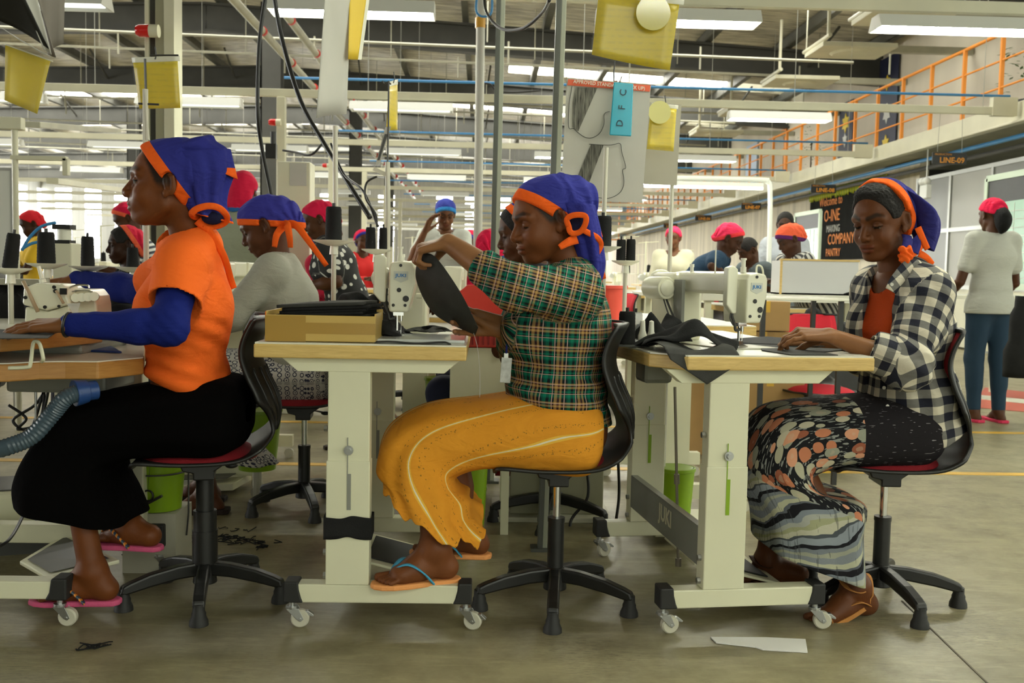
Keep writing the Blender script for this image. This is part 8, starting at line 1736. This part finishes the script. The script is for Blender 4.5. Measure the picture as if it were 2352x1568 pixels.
# welcome board
M_bb = mat('chalk_black', (.014, .014, .013), .9, var=.3, vscale=3, spec=.05)
t = thing('welcome_board', 'large black board with orange writing and yellow fringe on the right wall', 'board', (7.02, 19.4, 1.36)); W2 = 2.05; b = MB(); b.bb(-.03, 0, -W2, W2, 0, 1.45); b.build('panel', M_bb, t)
b = MB(); rs_ = random.Random(3)
for k in range(60):
    y = -W2+k*(2*W2/60); 
    if .2 < (y+W2)/(2*W2) < .0: continue
    b.m = k % 2; b.prism([(0, 0), (.12, 0), (.06, -.17-rs_.random()*.06)], .02, (-.045, y, 1.46), ((0, 1, 0), (0, 0, 1)))
b.build('fringe', [mat('fringe_yellow', (.62, .60, .03), .7), mat('fringe_green', (.38, .50, .04), .7)], t)
Mw = lambda y, z: Matrix.Translation((-.04, y, z)) @ Matrix.Rotation(R(-90), 4, 'Z') @ Matrix.Rotation(R(90), 4, 'X')
M_chalk = mat('orange_chalk', (.70, .22, .04), .7); M_wchalk = mat('grey_chalk', (.40, .40, .36), .7)
for s, y, z, sz, mm in (('Welcome to', .75, 1.18, .26, M_chalk), ('O-INE', .65, .88, .34, M_chalk), ('MAKING', .55, .62, .20, M_wchalk), ('COMPANY', .1, .40, .30, M_chalk), ('PANTRY', .5, .14, .22, M_chalk)): text('lettering', s, sz, mm, t, Mw(y, z), extrude=.002)
# hanging line signs
for i, (s, Y, lb) in enumerate((('LINE-09', 11.2, 'hanging black sign reading LINE-09'), ('LINE-08', 15.7, 'hanging black sign reading LINE-08'), ('LINE-07', 20.2, 'hanging black sign reading LINE-07'), ('LINE-06', 24.8, 'hanging black sign reading LINE-06'), ('LINE-05', 29.3, 'hanging black sign reading LINE-05, the farthest'))):
    t = thing('line_sign', lb+(' near the office partition' if i == 0 else ' above the right aisle'), 'sign', (5.62, Y+.9, 2.47)); b = MB(); b.bb(-.21, .21, -.01, .01, -.07, .07); b.build('plate', M_black, t, bevel=.003); text('lettering', s, .092, mat('sign_orange', (.75, .30, .02), .5), t, face_cam((.03, -.0125, -.025)), bold=.002); text('lettering', 'PRODUCTION', .032, mat('sign_orange', (.75, .30, .02), .5), t, face_cam((-.08, -.0125, .045)))
    b = MB(); 
    for x in (-.15, .15): b.cyl((x, 0, .07), (x*.9, 0, .585), .003, n=4)
    b.build('hanger_wire', M_wire, t)
# glass boards
def gboard(label, x, y0, y1, z0, z1):
    t = thing('grid_board', label, 'board', (x, (y0+y1)/2, 0)); h = (y1-y0)/2; b = MB()
    for y in (-h, h): b.bb(-.02, .02, y-.03, y+.03, 0, z1)
    for z in (z0, z1): b.bb(-.02, .02, -h, h, z-.03, z+.03)
    b.build('frame', mat('pale_green_frame', (.50, .60, .46), .4), t); b = MB(); b.bb(-.008, .008, -h+.03, h-.03, z0+.03, z1-.25); b.build('green_panel', mat('green_board', (.30, .48, .36), .2), t); b = MB(); b.bb(-.008, .008, -h+.03, h-.03, z1-.25, z1-.03); b.build('black_header', M_black, t)
    b = MB()
    for k in range(9): b.bb(-.011, -.008, -h+.03, h-.03, z0+.08+k*(z1-z0-.35)/9, z0+.085+k*(z1-z0-.35)/9)
    for k in range(7): b.bb(-.011, -.008, -h+.05+k*(2*h-.1)/6-.002, -h+.05+k*(2*h-.1)/6+.002, z0+.05, z1-.27)
    b.build('grid_lines', M_paper, t)
gboard('green gridded glass board in pale frame at the right edge', 5.05, 8.4, 10.0, .95, 2.02); gboard('green gridded glass board in pale frame behind the coral headscarf', 5.05, 15.0, 16.2, .9, 2.0)
# emergency lamps and plants
t = thing('emergency_lamp', 'white twin spot emergency lamp under the mezzanine', 'lamp', (6.52, 14.8, 2.32)); b = MB(); b.bb(-.02, .06, -.12, .12, -.12, .08); b.bb(.02, .04, -.01, .01, .08, .66); b.build('housing', M_white, t, bevel=.01); b = MB(); b.ball((0, -.07, .13), .06); b.ball((0, .07, .13), .06); b.build('spot', M_white, t, smooth=True)
def plant(label, loc, s, seed):
    t = thing('potted_plant', label, 'plant', loc); b = MB(); b.lathe([(0, 0), (.12*s, 0), (.16*s, .25*s), (0, .25*s)], n=16); b.build('pot', M_black, t); r_ = random.Random(seed); b = MB(); b.cyl((0, 0, .2*s), (0, 0, 1.1*s), .02*s, n=6); b.build('stem', mat('bark', (.08, .05, .03), .8), t); b = MB()
    for k in range(170):
        a = r_.random()*6.28; e = r_.gauss(.85, .3)*s; rr = r_.random()**.5*.42*s; c = Vector((rr*math.cos(a), rr*math.sin(a), e)); d = Vector((math.cos(a), math.sin(a), r_.uniform(-.6, .4))).normalized(); sd = d.cross(Vector((0, 0, 1))).normalized(); l_ = .09*s; b._add([c, c+d*l_*.5+sd*l_*.25, c+d*l_, c+d*l_*.5-sd*l_*.25], [(0, 1, 2, 3)])
    o = b.build('leaves', mat('leaf', (.05, .13, .02), .5), t); o['kind'] = 'stuff'
plant('leafy potted plant on the mezzanine at the right edge', (7.05, 13.0, ZM+.2), .95, 1); plant('potted plant on the mezzanine farther back beside the railing', (6.95, 21.4, ZM+.2), .7, 2)
# frame of the end rail on the right, with curved lamp arm
t = thing('gantry_light', 'white curved tube frame carrying a lamp behind the right machine', 'lamp', (P(1766, 600, 9.0).x, 9.0, 0)); O7 = Vector(t.location); g = lambda px, py: Vector(P(px, py, 9.0))-O7
b = MB(); b.tube(spl([Vector((0, 0, 0)), g(1766, 600), g(1769, 440), g(1762, 418), g(1740, 413), g(1490, 408)], 5), .022, 8); b.build('tube', M_white, t, smooth=True); b = MB(); b.bb(g(1480, 430).x, g(1752, 430).x, -.03, .03, g(1600, 427).z, g(1600, 417).z); b.build('reflector', M_white, t); b = MB(); b.cyl((g(1480, 430).x, 0, g(1600, 430).z), (g(1752, 430).x, 0, g(1600, 430).z), .009, n=8); b.build('lit_tube', M_tube, t)
# ================================================================ FINISH: lettering becomes plain mesh
dg = bpy.context.evaluated_depsgraph_get()
for o in [o for o in bpy.data.objects if o.type == 'FONT']:
    me = bpy.data.meshes.new_from_object(o.evaluated_get(dg)); n = bpy.data.objects.new('lettering', me); C.objects.link(n); n.parent = o.parent; n.matrix_local = o.matrix_local.copy(); bpy.data.objects.remove(o)
